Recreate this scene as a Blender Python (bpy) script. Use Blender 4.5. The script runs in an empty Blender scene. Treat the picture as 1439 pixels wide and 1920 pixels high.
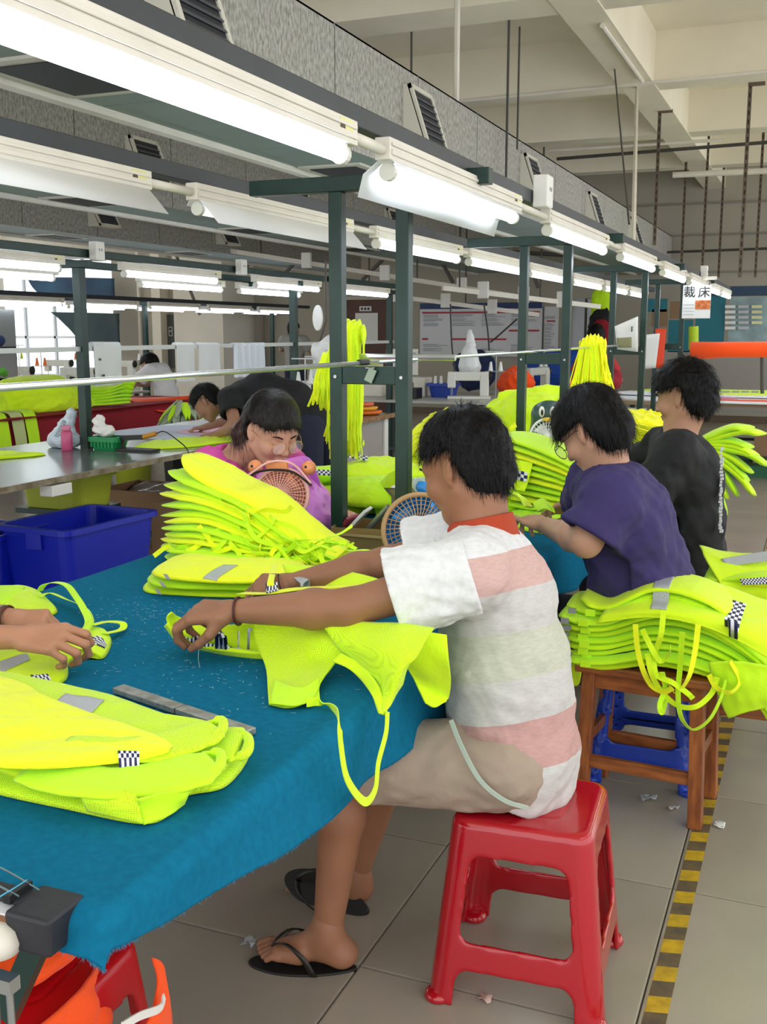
import bpy, bmesh, math, random
import numpy as np
from mathutils import Matrix, Vector
random.seed(7); rng = np.random.default_rng(7)
PI = math.pi
SC = bpy.context.scene
COL = SC.collection
# ------------------------------------------------------------------ camera
FPX = 1980.0; PITCH = math.radians(9.69); YAW = math.radians(22.3); CH = 1.5
cam_d = bpy.data.cameras.new('camera'); cam = bpy.data.objects.new('camera', cam_d); COL.objects.link(cam)
cam_d.sensor_fit = 'VERTICAL'; cam_d.sensor_height = 36; cam_d.lens = FPX/1920*36; cam_d.clip_start = .05
cam.location = (0, 0, CH); cam.rotation_euler = (PI/2-PITCH, 0, YAW)
SC.camera = cam
# ------------------------------------------------------------------ world: daylight that comes in through the open side and rear of the hall
w = bpy.data.worlds.new('daylight'); SC.world = w; w.use_nodes = True
bgn = w.node_tree.nodes['Background']; bgn.inputs[0].default_value = (.96, .98, 1, 1); bgn.inputs[1].default_value = 1.35
SC.view_settings.view_transform = 'Standard'; SC.view_settings.look = 'None'
SC.view_settings.gamma = 1; SC.view_settings.exposure = 0.62; SC.view_settings.use_curve_mapping = False
TUBE_STRENGTH = 9.0
# ------------------------------------------------------------------ pixel helpers (photo frame 1439x1920) used to measure positions
_F = np.array([-math.sin(YAW)*math.cos(PITCH), math.cos(YAW)*math.cos(PITCH), -math.sin(PITCH)])
_R = np.array([math.cos(YAW), math.sin(YAW), 0]); _U = np.cross(_R, _F)
def ray(x, y): return _F+_R*(x-719.5)/FPX-_U*(y-960)/FPX
def Zp(x, y, z): d = ray(x, y); return np.array([0, 0, CH])+d*((z-CH)/d[2])
def Xp(x, y, X): d = ray(x, y); return np.array([0, 0, CH])+d*(X/d[0])
def Yp(x, y, Y): d = ray(x, y); return np.array([0, 0, CH])+d*(Y/d[1])
def V(*a): return np.array(a, float)
def nrm(a): a = np.asarray(a, float); return a/(np.linalg.norm(a)+1e-9)
# ------------------------------------------------------------------ materials
def srgb(h):
    h = h.lstrip('#'); o = []
    for i in (0, 2, 4):
        c = int(h[i:i+2], 16)/255; o.append(c/12.92 if c <= .04045 else ((c+.055)/1.055)**2.4)
    return (*o, 1)
MATS = {}
def mat(name, col, rough=.6, metal=0, var=0, vscale=8, bump=0, bscale=60, spec=.5, col2=None, emit=None, es=0, alpha=1, trans=0, sheen=0, sub=0, stretch=None, coat=0):
    if name in MATS: return MATS[name]
    m = bpy.data.materials.new(name); m.use_nodes = True; nt = m.node_tree; b = nt.nodes['Principled BSDF']
    c = srgb(col) if isinstance(col, str) else (*col, 1)
    b.inputs['Base Color'].default_value = c; b.inputs['Roughness'].default_value = rough; b.inputs['Metallic'].default_value = metal
    b.inputs['Specular IOR Level'].default_value = spec
    if sheen: b.inputs['Sheen Weight'].default_value = sheen
    if coat: b.inputs['Coat Weight'].default_value = coat; b.inputs['Coat Roughness'].default_value = .08
    if sub: b.inputs['Subsurface Weight'].default_value = sub; b.inputs['Subsurface Radius'].default_value = (.012, .004, .002)
    if trans: b.inputs['Transmission Weight'].default_value = trans
    if alpha < 1: b.inputs['Alpha'].default_value = alpha
    if emit: b.inputs['Emission Color'].default_value = srgb(emit); b.inputs['Emission Strength'].default_value = es
    if var or bump or col2:
        tc = nt.nodes.new('ShaderNodeTexCoord'); src = tc.outputs['Object']
        if stretch:
            mp = nt.nodes.new('ShaderNodeMapping'); mp.inputs['Scale'].default_value = stretch; nt.links.new(src, mp.inputs[0]); src = mp.outputs[0]
        if var or col2:
            n = nt.nodes.new('ShaderNodeTexNoise'); n.inputs['Scale'].default_value = vscale; n.inputs['Detail'].default_value = 5; nt.links.new(src, n.inputs['Vector'])
            r = nt.nodes.new('ShaderNodeValToRGB'); r.color_ramp.elements[0].position = .35; r.color_ramp.elements[1].position = .65
            c2 = srgb(col2) if col2 else tuple(min(1, x*(1+var)) for x in c[:3])+(1,)
            c1 = c if col2 else tuple(x*(1-var) for x in c[:3])+(1,)
            r.color_ramp.elements[0].color = c1; r.color_ramp.elements[1].color = c2
            nt.links.new(n.outputs[0], r.inputs[0]); nt.links.new(r.outputs[0], b.inputs['Base Color'])
        if bump:
            n2 = nt.nodes.new('ShaderNodeTexNoise'); n2.inputs['Scale'].default_value = bscale; n2.inputs['Detail'].default_value = 3; nt.links.new(src, n2.inputs['Vector'])
            bp = nt.nodes.new('ShaderNodeBump'); bp.inputs['Strength'].default_value = bump; bp.inputs['Distance'].default_value = .01
            nt.links.new(n2.outputs[0], bp.inputs['Height']); nt.links.new(bp.outputs[0], b.inputs['Normal'])
    MATS[name] = m; return m
def checker_mat(name, c1, c2, sx, sy, rough=.5):
    m = mat(name, c1, rough); nt = m.node_tree
    tc = nt.nodes.new('ShaderNodeTexCoord'); mp = nt.nodes.new('ShaderNodeMapping'); mp.inputs['Scale'].default_value = (sx, sy, 1)
    ch = nt.nodes.new('ShaderNodeTexChecker'); ch.inputs['Scale'].default_value = 1
    ch.inputs['Color1'].default_value = srgb(c1); ch.inputs['Color2'].default_value = srgb(c2)
    nt.links.new(tc.outputs['UV'], mp.inputs[0]); nt.links.new(mp.outputs[0], ch.inputs[0]); nt.links.new(ch.outputs[0], nt.nodes['Principled BSDF'].inputs['Base Color'])
    return m
HV = (.72, 1.0, .010)                                               # fluorescent yellow of the vests
def hv_mat(name, c, mesh_scale=0, rough=.65, dk=.45):
    m = mat(name, c, rough, spec=.25, sheen=.15); nt = m.node_tree; b = nt.nodes['Principled BSDF']
    tc = nt.nodes.new('ShaderNodeTexCoord')
    n = nt.nodes.new('ShaderNodeTexNoise'); n.inputs['Scale'].default_value = 260; nt.links.new(tc.outputs['Object'], n.inputs['Vector'])
    n3 = nt.nodes.new('ShaderNodeTexNoise'); n3.inputs['Scale'].default_value = 14; n3.inputs['Detail'].default_value = 4; n3.inputs['Distortion'].default_value = .8; nt.links.new(tc.outputs['Object'], n3.inputs['Vector'])
    b1 = nt.nodes.new('ShaderNodeBump'); b1.inputs['Strength'].default_value = .25; b1.inputs['Distance'].default_value = .002; nt.links.new(n.outputs[0], b1.inputs['Height'])
    b2 = nt.nodes.new('ShaderNodeBump'); b2.inputs['Strength'].default_value = .5; b2.inputs['Distance'].default_value = .012; nt.links.new(n3.outputs[0], b2.inputs['Height']); nt.links.new(b1.outputs[0], b2.inputs['Normal'])
    nt.links.new(b2.outputs[0], b.inputs['Normal'])
    if mesh_scale:
        mp = nt.nodes.new('ShaderNodeMapping'); mp.inputs['Scale'].default_value = (mesh_scale, mesh_scale, mesh_scale); mp.inputs['Rotation'].default_value = (.3, .2, .6); nt.links.new(tc.outputs['Object'], mp.inputs[0])
        v = nt.nodes.new('ShaderNodeTexVoronoi'); v.inputs['Scale'].default_value = 1; v.inputs['Randomness'].default_value = .15; nt.links.new(mp.outputs[0], v.inputs['Vector'])
        r = nt.nodes.new('ShaderNodeValToRGB'); r.color_ramp.elements[0].position = .2; r.color_ramp.elements[1].position = .34
        r.color_ramp.elements[0].color = (c[0]*dk, c[1]*dk, c[2]*dk, 1); r.color_ramp.elements[1].color = (*c, 1)
        nt.links.new(v.outputs[0], r.inputs[0]); nt.links.new(r.outputs[0], b.inputs['Base Color'])
    return m
hiviz = hv_mat('hiviz_cloth', HV); hiviz_mesh = hv_mat('hiviz_mesh', (.66, .95, .014), 330)
hiviz_b = hv_mat('hiviz_cloth_lemon', (.90, .98, .010)); hiviz_g = hv_mat('hiviz_cloth_green', (.60, .97, .012))
orange_c = hv_mat('orange_cloth', (1, .09, .005))
reflect = mat('reflective_strip', '#b9bcc0', .35, .25, bump=.3, bscale=200)
checker = checker_mat('checker_strip', '#f2f4f6', '#101a4a', 26, 4)
checker_s = checker_mat('checker_small', '#f2f4f6', '#101a4a', 8, 3); checker_v = checker_mat('checker_upright', '#f2f4f6', '#101a4a', 4, 12)
green_m = mat('green_steel', '#16332c', .38, .1, var=.15, vscale=12)
dark_m = mat('dark_steel', '#33383c', .45, .1, var=.1)
cream_m = mat('cream_metal', '#e3ddd0', .45, var=.05, vscale=5)
white_m = mat('white_plastic', '#eceae4', .4)
steel_m = mat('galvanised_steel', '#b9bdbd', .3, .9)
alu_m = mat('bright_rod', '#d6dad8', .25, .8)
tube_m = mat('lit_tube', '#ffffff', .5, emit='#e6f1ff', es=TUBE_STRENGTH)
black_m = mat('black_plastic', '#141414', .45)
wood_m = mat('stained_wood', '#a86230', .4, col2='#7a4220', vscale=9, stretch=(6, 6, 1), bump=.08, bscale=40)
wood_h = mat('stained_wood_rail', '#a86230', .4, col2='#7c4420', vscale=9, stretch=(1, 6, 6), bump=.08, bscale=40)
ply_m = mat('plywood_edge', '#a98257', .7, col2='#7c5a3a', vscale=30)
card_m = mat('cardboard', '#a5835f', .85, var=.08, vscale=6)
# ------------------------------------------------------------------ mesh helpers
def tag(o, label=None, cat=None, group=None, kind=None):
    if label: o['label'] = label
    if cat: o['category'] = cat
    if group: o['group'] = group
    if kind: o['kind'] = kind
    return o
def root(name, label, cat, loc=(0, 0, 0), group=None):
    o = bpy.data.objects.new(name, None); o.empty_display_size = .05; COL.objects.link(o); o.location = tuple(float(v) for v in loc)
    return tag(o, label, cat, group)
def mk(name, vs, fs, m, parent=None, smooth=False, uv=None, label=None):
    me = bpy.data.meshes.new(name); me.from_pydata([tuple(map(float, v)) for v in vs], [], [tuple(map(int, f)) for f in fs]); me.update()
    if m is not None:
        for mm in (m if isinstance(m, (list, tuple)) else [m]): me.materials.append(mm)
    if smooth: me.polygons.foreach_set('use_smooth', [True]*len(me.polygons))
    if uv is not None:
        l = me.uv_layers.new(name='UVMap'); idx = np.zeros(len(me.loops), int); me.loops.foreach_get('vertex_index', idx)
        l.data.foreach_set('uv', np.asarray(uv, float)[idx].ravel())
    o = bpy.data.objects.new(name, me); COL.objects.link(o)
    if parent is not None:
        o.parent = parent
        off = Vector(parent.location); p = parent.parent
        while p is not None: off += Vector(p.location); p = p.parent
        if parent.type == 'EMPTY': o.matrix_parent_inverse = Matrix.Translation(-off)
    if label: o['label'] = label
    return o
class MB:
    def __init__(s): s.v = []; s.f = []
    def add(s, vs, fs):
        n = len(s.v); s.v += [tuple(map(float, v)) for v in vs]; s.f += [tuple(i+n for i in f) for f in fs]; return s
    def box(s, lo, hi, bev=0):
        x0, y0, z0 = lo; x1, y1, z1 = hi
        return s.hexa([(x0, y0, z0), (x1, y0, z0), (x1, y1, z0), (x0, y1, z0), (x0, y0, z1), (x1, y0, z1), (x1, y1, z1), (x0, y1, z1)])
    def hexa(s, p): return s.add(p, [(3, 2, 1, 0), (4, 5, 6, 7), (0, 1, 5, 4), (1, 2, 6, 5), (2, 3, 7, 6), (3, 0, 4, 7)])
    def bar(s, a, b, w, h, up=(0, 0, 1)):
        a = np.array(a, float); b = np.array(b, float); d = nrm(b-a); up = np.array(up, float)
        if abs(d@up) > .95: up = np.array([0, 1., 0])
        x = nrm(np.cross(d, up)); z = np.cross(x, d); x = x*w/2; z = z*h/2
        return s.hexa([a-x-z, a+x-z, b+x-z, b-x-z, a-x+z, a+x+z, b+x+z, b-x+z])
    def tube(s, pts, r, n=8, cap=True, closed=False):
        pts = [np.array(p, float) for p in pts]; m = len(pts); rs = r if hasattr(r, '__len__') else [r]*m
        vs = []; prev = None
        for i, p in enumerate(pts):
            if closed: d = pts[(i+1) % m]-pts[i-1]
            else: d = pts[min(i+1, m-1)]-pts[max(i-1, 0)]
            d = nrm(d)
            if prev is None:
                u = np.array([0, 0, 1.]) if abs(d[2]) < .9 else np.array([1., 0, 0]); u = nrm(u-d*(u@d))
            else: u = nrm(prev-d*(prev@d))
            prev = u; v = np.cross(d, u)
            for k in range(n):
                t = 2*PI*k/n; vs.append(p+(u*math.cos(t)+v*math.sin(t))*rs[i])
        fs = []
        for i in range(m if closed else m-1):
            for k in range(n):
                a = i*n+k; b = i*n+(k+1) % n; c = ((i+1) % m)*n+(k+1) % n; d_ = ((i+1) % m)*n+k; fs.append((a, b, c, d_))
        if cap and not closed: fs.append(tuple(range(n))[::-1]); fs.append(tuple((m-1)*n+k for k in range(n)))
        return s.add(vs, fs)
    def lathe(s, c, prof, n=20, ax=(0, 0, 1)):
        c = np.array(c, float); d = nrm(ax); u = nrm(np.cross(d, (1, 0, 0) if abs(d[0]) < .9 else (0, 1, 0))); v = np.cross(d, u)
        vs = [c+d*z+(u*math.cos(2*PI*k/n)+v*math.sin(2*PI*k/n))*r for r, z in prof for k in range(n)]
        fs = [(i*n+k, i*n+(k+1) % n, (i+1)*n+(k+1) % n, (i+1)*n+k) for i in range(len(prof)-1) for k in range(n)]
        if prof[0][0] > 1e-4: fs.append(tuple(range(n))[::-1])
        if prof[-1][0] > 1e-4: fs.append(tuple((len(prof)-1)*n+k for k in range(n)))
        return s.add(vs, fs)
    def ball(s, c, r, n=14, m=8):
        c = np.array(c, float); r = np.array(r if hasattr(r, '__len__') else (r, r, r), float)
        vs = [c+r*np.array([math.sin(PI*i/m)*math.cos(2*PI*k/n), math.sin(PI*i/m)*math.sin(2*PI*k/n), math.cos(PI*i/m)]) for i in range(m+1) for k in range(n)]
        return s.add(vs, [(i*n+k, (i+1)*n+k, (i+1)*n+(k+1) % n, i*n+(k+1) % n) for i in range(m) for k in range(n)])
    def prism(s, pts, d):
        n = len(pts); d = np.array(d, float); p = [np.array(q, float) for q in pts]
        return s.add(p+[q+d for q in p], [tuple(range(n))[::-1], tuple(range(n, 2*n))]+[(i, (i+1) % n, n+(i+1) % n, n+i) for i in range(n)])
    def build(s, name, m, parent=None, smooth=False, label=None, bev=0):
        o = mk(name, s.v, s.f, m, parent, smooth, None, label)
        if bev:
            b = o.modifiers.new('bevel', 'BEVEL'); b.width = bev; b.segments = 2; b.limit_method = 'ANGLE'; b.angle_limit = .7
        return o
def cat_spline(P, n, closed=False):
    P = np.asarray(P, float); m = len(P); out = []
    segs = m if closed else m-1
    ts = np.linspace(0, segs, n, endpoint=not closed)
    for t in ts:
        i = min(int(t), segs-1); f = t-i
        if closed: p0, p1, p2, p3 = P[(i-1) % m], P[i % m], P[(i+1) % m], P[(i+2) % m]
        else: p1, p2 = P[i], P[i+1]; p0 = P[i-1] if i > 0 else 2*p1-p2; p3 = P[i+2] if i+2 < m else 2*p2-p1
        out.append(.5*((2*p1)+(-p0+p2)*f+(2*p0-5*p1+4*p2-p3)*f*f+(-p0+3*p1-3*p2+p3)*f**3))
    return np.array(out)
_wv = []
for _s in range(8):
    _r = np.random.default_rng(100+_s); _wv.append([(nrm(_r.normal(size=3)), _r.uniform(0, 6.28), 1.0+.9*k, 1/(1+.75*k)) for k in range(6)])
def wrinkle(P, scale, seed=0):                                       # smooth fold-like noise about -1..1 of points (...,3)
    P = np.asarray(P, float)*scale; o = 0; W = _wv[seed % 8]
    q = P+.6*np.stack([np.sin(P[..., 1]*1.3+seed), np.sin(P[..., 2]*1.1+2*seed), np.sin(P[..., 0]*.9+seed*.7)], -1)
    for d, ph, fr, am in W: o = o+am*np.sin((q@d)*fr*2.2+ph+seed)
    return o/2.6
def grid_faces(nu, nv, off=0, flip=False):
    f = []
    for i in range(nu-1):
        for j in range(nv-1):
            a = off+i*nv+j; q = (a, a+1, a+nv+1, a+nv); f.append(q[::-1] if flip else q)
    return f
def gnormals(G):
    du = np.gradient(G, axis=0); dv = np.gradient(G, axis=1); n = np.cross(dv, du); return n/(np.linalg.norm(n, axis=-1, keepdims=True)+1e-9)
def slab(name, G, th, m, parent=None, uv=None, label=None):          # closed thin cloth from a grid of points (nu,nv,3)
    nu, nv = G.shape[:2]; N = gnormals(G); A = (G+N*th/2).reshape(-1, 3); B = (G-N*th/2).reshape(-1, 3); k = nu*nv
    f = grid_faces(nu, nv, 0)+grid_faces(nu, nv, k, True)
    for j in range(nv-1): f.append((j+1, j, k+j, k+j+1)); a = (nu-1)*nv+j; f.append((a, a+1, k+a+1, k+a))
    for i in range(nu-1): a = i*nv; b = a+nv; f.append((a, b, k+b, k+a)); a = i*nv+nv-1; b = a+nv; f.append((b, a, k+a, k+b))
    U = None
    if uv is not None or True:
        uu, vv = np.meshgrid(np.linspace(0, 1, nu), np.linspace(0, 1, nv), indexing='ij'); U = np.stack([uu.ravel(), vv.ravel()], -1); U = np.vstack([U, U])
    return mk(name, np.vstack([A, B]), f, m, parent, True, U, label)
def patch_grid(rows, nu, nv, wr=0, ws=9, seed=0):                    # Catmull-Rom patch through rows of control points
    R = np.array([cat_spline(r, nv) for r in rows]); G = np.array([cat_spline(R[:, j], nu) for j in range(nv)]).transpose(1, 0, 2)
    if wr: G = G+gnormals(G)*(wr*wrinkle(G, ws, seed))[..., None]
    return G
def patch(name, rows, m, parent=None, nu=40, nv=40, th=.003, wr=.004, ws=9, seed=0, label=None):
    return slab(name, patch_grid(rows, nu, nv, wr, ws, seed), th, m, parent, label=label)
def pad(name, outline, z0, h, m, parent=None, nr=14, na=90, wr=.004, ws=12, seed=0, tilt=(0, 0), p=3.2, label=None, sag=None):
    O = cat_spline([(q[0], q[1], 0) for q in outline], na, True)[:, :2]; c = O.mean(0)      # closed flat cushion of cloth on a plane
    zf = lambda xy: z0+tilt[0]*(xy[..., 0]-c[0])+tilt[1]*(xy[..., 1]-c[1])
    rr = np.linspace(0, 1, nr)**.6; vs = []; top = []; bot = []
    for r in rr:
        xy = c+(O-c)*r; zz = h*(1-r**p)**(1/p) if r < 1 else 0
        P = np.c_[xy, zf(xy)+zz/1.0]; wgt = (1-r**6)
        P[:, 2] += wr*wrinkle(P, ws, seed)*wgt*min(1, h/.012)
        top.append(P)
    for r in rr[::-1][1:]:
        xy = c+(O-c)*r; bot.append(np.c_[xy, zf(xy)-.0*xy[:, 0]])
    A = np.array(top+bot); n = len(A)
    if sag is not None: A = sag(A)
    f = [(i*na+k, i*na+(k+1) % na, (i+1)*na+(k+1) % na, (i+1)*na+k) for i in range(n-1) for k in range(na)]
    f = [q[::-1] for q in f]
    o = mk(name, A.reshape(-1, 3), f, m, parent, True, None, label); return o
def ribbon(name, pts, wd, m, parent=None, n=60, th=.0015, twist=0, up=(0, 0, 1), label=None, ret=False):
    C = cat_spline(pts, n); T = np.gradient(C, axis=0); T /= np.linalg.norm(T, axis=1, keepdims=True)+1e-9
    up = np.array(up, float); rows = []
    for i in range(n):
        s = np.cross(T[i], up)
        if np.linalg.norm(s) < .15: s = prev if i else np.cross(T[i], (.3, .9, .1))
        s = nrm(s)
        if i and s@prev < 0: s = -s
        if i: s = nrm(.6*prev+.4*s)
        prev = s; a = twist*i/n; nn = np.cross(s, T[i]); q = s*math.cos(a)+nn*math.sin(a)
        rows.append([C[i]-q*wd/2, C[i]+q*wd/2])
    o = slab(name, np.array(rows), th, m, parent, label=label)
    o.data.polygons.foreach_set('use_smooth', [False]*len(o.data.polygons)); return o
def copy_tree(o, loc=None, label=None, group=None, rz=None, parent=None):
    c = o.copy(); COL.objects.link(c)
    if parent is not None: c.parent = parent
    for ch in o.children: copy_tree(ch, parent=c)
    if loc is not None: c.location = loc
    if rz is not None: c.rotation_euler[2] = rz
    if label: c['label'] = label
    if group: c['group'] = group
    return c
def text(name, s, size, m, parent, loc, rot, ext=.0008, spacing=1, bold=0):
    cu = bpy.data.curves.new(name, 'FONT'); cu.body = s; cu.size = size; cu.align_x = 'CENTER'; cu.align_y = 'CENTER'; cu.extrude = ext; cu.offset = bold; cu.space_character = spacing
    t = bpy.data.objects.new(name, cu); COL.objects.link(t); bpy.context.view_layer.update()
    me = bpy.data.meshes.new_from_object(t); bpy.data.objects.remove(t); me.materials.clear(); me.materials.append(m)
    me.transform(Matrix.Translation(loc) @ Matrix(rot).to_4x4() if not isinstance(rot, Matrix) else Matrix.Translation(loc) @ rot.to_4x4())
    o = bpy.data.objects.new(name, me); COL.objects.link(o)
    if parent is not None:
        o.parent = parent
        if parent.type == 'EMPTY': o.matrix_parent_inverse = Matrix.Translation(-Vector(parent.location))
    return o
FRONT = Matrix(((1, 0, 0), (0, 0, -1), (0, 1, 0)))                   # text standing upright, read from -Y
def S(o): o['kind'] = 'structure'; return o
# ================================================================== THE ROOM
tile_m = mat('glazed_floor_tile', '#a0988a', .22, var=.06, vscale=2.2, bump=.02, bscale=9, spec=.5)
tile_m2 = mat('glazed_floor_tile_b', '#9b9385', .26, var=.06, vscale=2.6, bump=.02, bscale=9, spec=.5)
grout_m = mat('grout', '#4f4a42', .9)
ceil_m = mat('ceiling_paint', '#efe7d3', .85, var=.03, vscale=2)
wall_m = mat('grey_wall_paint', '#aca698', .85, var=.04, vscale=1.5)
flr = S(MB().box((-15, -3, -.06), (5, 19, -.006)).build('floor', grout_m))
tv, tf = [], []
base_t = None; TS = .65
nt = 0
def tile_mesh(m):
    g = .0022; b = .004; h = TS/2
    vs = [(-h+g, -h+g, -.012), (h-g, -h+g, -.012), (h-g, h-g, -.012), (-h+g, h-g, -.012), (-h+g, -h+g, -.001), (h-g, -h+g, -.001), (h-g, h-g, -.001), (-h+g, h-g, -.001),
          (-h+g+b, -h+g+b, 0), (h-g-b, -h+g+b, 0), (h-g-b, h-g-b, 0), (-h+g+b, h-g-b, 0)]
    fs = [(8, 9, 10, 11)]+[(i, (i+1) % 4, 4+(i+1) % 4, 4+i) for i in range(4)]+[(4+i, 4+(i+1) % 4, 8+(i+1) % 4, 8+i) for i in range(4)]
    me = bpy.data.meshes.new('tile'); me.from_pydata(vs, [], fs); me.materials.append(m); return me
tms = [tile_mesh(tile_m), tile_mesh(tile_m2)]
far = []
for i in range(-22, 9):
    for j in range(-3, 29):
        cx = -.282-TS/2+i*TS; cy = 2.12+TS/2+(j-1)*TS
        if cx < -14.8 or cx > 4.9: continue
        near = (abs(cx) < 2.6 and 0 < cy < 9.5 and -.95 < (cx/max(cy, .01)) < .15) or (abs(cx+.3) < 1.2 and cy < 3.5 and cy > .5)
        if near and nt < 130:
            o = bpy.data.objects.new('tile', tms[(i*7+j*3) % 2]); COL.objects.link(o); o.parent = flr; o.location = (cx, cy, (random.random()-.5)*.0006); nt += 1
        else: far.append((cx, cy))
mb = MB()
for cx, cy in far: mb.add([(v.co.x+cx, v.co.y+cy, v.co.z) for v in tms[0].vertices], [tuple(p.vertices) for p in tms[0].polygons])
o = mb.build('distant_tiles', tile_m, flr); o['kind'] = 'stuff'
# ceiling slab, cross beams, long beam
S(MB().box((-15, -1, 4.25), (4.2, 19, 4.4)).build('ceiling', ceil_m))
for k, (y0, y1) in enumerate([(2.3, 2.75), (5.0, 5.45), (7.7, 8.15), (10.6, 10.95), (13.3, 13.65), (16, 16.3)]):
    S(MB().box((-15, y0, 3.8), (4.2, y1, 4.25)).build('trim_%d' % (k+1), ceil_m))
S(MB().box((-1.93, -1, 3.79), (-1.61, 18.5, 4.25)).build('trim_7', ceil_m))
S(MB().box((-8.6, -1, 3.79), (-8.2, 18.5, 4.25)).build('trim_8', ceil_m))
# rear wall, pierced by the window bay on the left
BY = 18.5
wx = lambda x: float(Yp(x, 622, BY)[0])
wz = lambda x, y: float(Yp(x, y, BY)[2])
wA, wB = -17.6, wx(214)
mb = MB()
mb.box((-19, BY, 0), (wA, BY+.2, 4.25)); mb.box((wA, BY, 0), (wB, BY+.2, .55)); mb.box((wA, BY, 3.05), (wB, BY+.2, 4.25)); mb.box((wB, BY, 0), (5, BY+.2, 4.25))
wb = S(mb.build('wall_back', wall_m))
for k, z in enumerate((2.45, 3.05, 3.55)): MB().box((-3.5, 18.47, z), (5, 18.5, z+.03)).build('ledge', mat('wall_ledge', '#8d897e', .8), wb)
S(MB().box((wB, 18.46, 0), (5, 18.5, .12)).build('baseboard_back', mat('skirting', '#6b5a48', .6)))
S(MB().box((-19.2, -1, 0), (-19, 18.7, 4.25)).build('wall_left', wall_m))
# piers
S(MB().box((wx(390), 17.3, 0), (wx(478), 18.5, 4.25)).build('trim_9', mat('cream_pier', '#ddd8ca', .85, var=.04, vscale=2)))
S(MB().box((wx(-60), 17.9, 0), (wx(12), 18.5, 4.25)).build('trim_10', MATS['cream_pier']))
S(MB().box((wx(302), 18.2, 0), (wx(318), 18.5, 4.25)).build('trim_11', MATS['cream_pier']))
fr_m = mat('window_frame_paint', '#c9cdd0', .5)
glass = mat('window_glass', '#eef6f7', .05, trans=1, spec=.3)
def window(n, x0, x1, y, z0, z1, cols, rows):
    wf = MB(); t = .05
    wf.box((x0, y-.04, z0), (x1, y+.04, z0+t)); wf.box((x0, y-.04, z1-t), (x1, y+.04, z1))
    for i in range(cols+1): x = x0+(x1-x0-t)*i/cols; wf.box((x, y-.035, z0), (x+t, y+.035, z1))
    for j in range(1, rows): z = z0+(z1-z0)*j/rows; wf.box((x0, y-.035, z-t/2), (x1, y+.035, z+t/2))
    f = S(wf.build('window_%d' % n, fr_m))
    cw = (x1-x0-t)/cols; rh = (z1-z0)/rows
    for i in range(cols):
        for j in range(rows):
            MB().box((x0+t+cw*i, y-.004, z0+t/2+rh*j), (x0+cw*(i+1), y+.004, z0+rh*(j+1)-t/2)).build('pane', glass, f)
window(1, wA, wB, 18.6, .55, 3.05, 5, 3)
# brown door, notice and the tiled white corner, notice boards
door_m = mat('brown_door', '#5a3a30', .6, var=.08, vscale=3)
d = S(MB().box((wx(652), 18.43, 0), (wx(728), 18.5, wz(690, 562))).build('door_1', door_m))
mb = MB(); x0, x1, z1 = wx(646), wx(735), wz(690, 556)
mb.box((x0, 18.4, 0), (wx(652), 18.5, z1)); mb.box((wx(728), 18.4, 0), (x1, 18.5, z1)); mb.box((x0, 18.4, z1-.06), (x1, 18.5, z1)); mb.build('door_frame', mat('door_frame_paint', '#bdb6a6', .6), d)
paper_m = mat('white_paper', '#e6e6e2', .8)
tag(MB().box((wx(670), 18.415, wz(690, 642)), (wx(712), 18.425, wz(690, 587))).build('notice_sheet', paper_m), 'white notice sheet taped to the brown door', 'notice')
r = root('door_sign', 'small white sign with three dark characters above the notice on the brown door', 'sign', (wx(690), 18.42, wz(690, 579)))
a, b = wx(678), wx(700); zc = wz(690, 579)
MB().box((a, 18.41, zc-.045), (b, 18.425, zc+.045)).build('plate', paper_m, r)
for q in (682.8, 688.9, 694.9): MB().box((wx(q)-.022, 18.405, zc-.024), (wx(q)+.022, 18.411, zc+.022)).build('dark_character', black_m, r, bev=.004)
navy_m = mat('navy_print', '#1e3566', .5); redp_m = mat('red_print', '#b3263a', .5); greyp_m = mat('grey_print', '#b9bcc2', .6); blackp = mat('dark_print', '#44464e', .6)
def board(label, xa, xb, ya, yb, ym, bands, cols, group=None, head=None, seed=0):
    r = root('notice_board', label, 'notice board', (wx((xa+xb)/2), 18.45, wz(ym, (ya+yb)/2)), group)
    X0, X1, Z1, Z0 = wx(xa), wx(xb), wz(ym, ya), wz(ym, yb)
    MB().box((X0, 18.44, Z0), (X1, 18.485, Z1)).build('panel', mat('board_white', '#dcdde0', .5), r)
    H = Z1-Z0; W = X1-X0
    if head:
        MB().box((X0, 18.435, Z1-.11*H), (X1, 18.443, Z1)).build('heading_band', navy_m, r)
        hb = MB(); [hb.box((X0+W*(.38+.03*q), 18.431, Z1-.075*H), (X0+W*(.38+.03*q)+.014*W, 18.4355, Z1-(.035+.012*(q % 3))*H)) for q in range(9)]; hb.build('heading_print', mat('white_print', '#b9c0d0', .5), r)['kind'] = 'stuff'
    for u0, u1, vv in bands: MB().box((X0+W*u0, 18.434, Z1-H*vv-.035*H), (X0+W*u1, 18.4395, Z1-H*vv)).build('red_band', redp_m, r)
    rr = random.Random(seed); mb = MB(); mg = MB()
    for c in range(cols):
        u = .03+.97*c/cols; ww = .9/cols
        for q in range(9):
            v = .22+q*.08
            if any(abs(v-b[2]) < .05 for b in bands): continue
            if rr.random() < .3: mg.box((X0+W*u, 18.434, Z1-H*v-.055*H), (X0+W*(u+ww*.55), 18.4395, Z1-H*v+.01*H))
            elif rr.random() < .8:
                for t in range(3): mb.box((X0+W*u, 18.434, Z1-H*(v+t*.022)), (X0+W*(u+ww*(.4+.5*rr.random())), 18.4392, Z1-H*(v+t*.022)+.006*H))
    mg.build('picture_blocks', greyp_m, r)['kind'] = 'stuff'; mb.build('text_lines', blackp, r)['kind'] = 'stuff'
    return r
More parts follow.
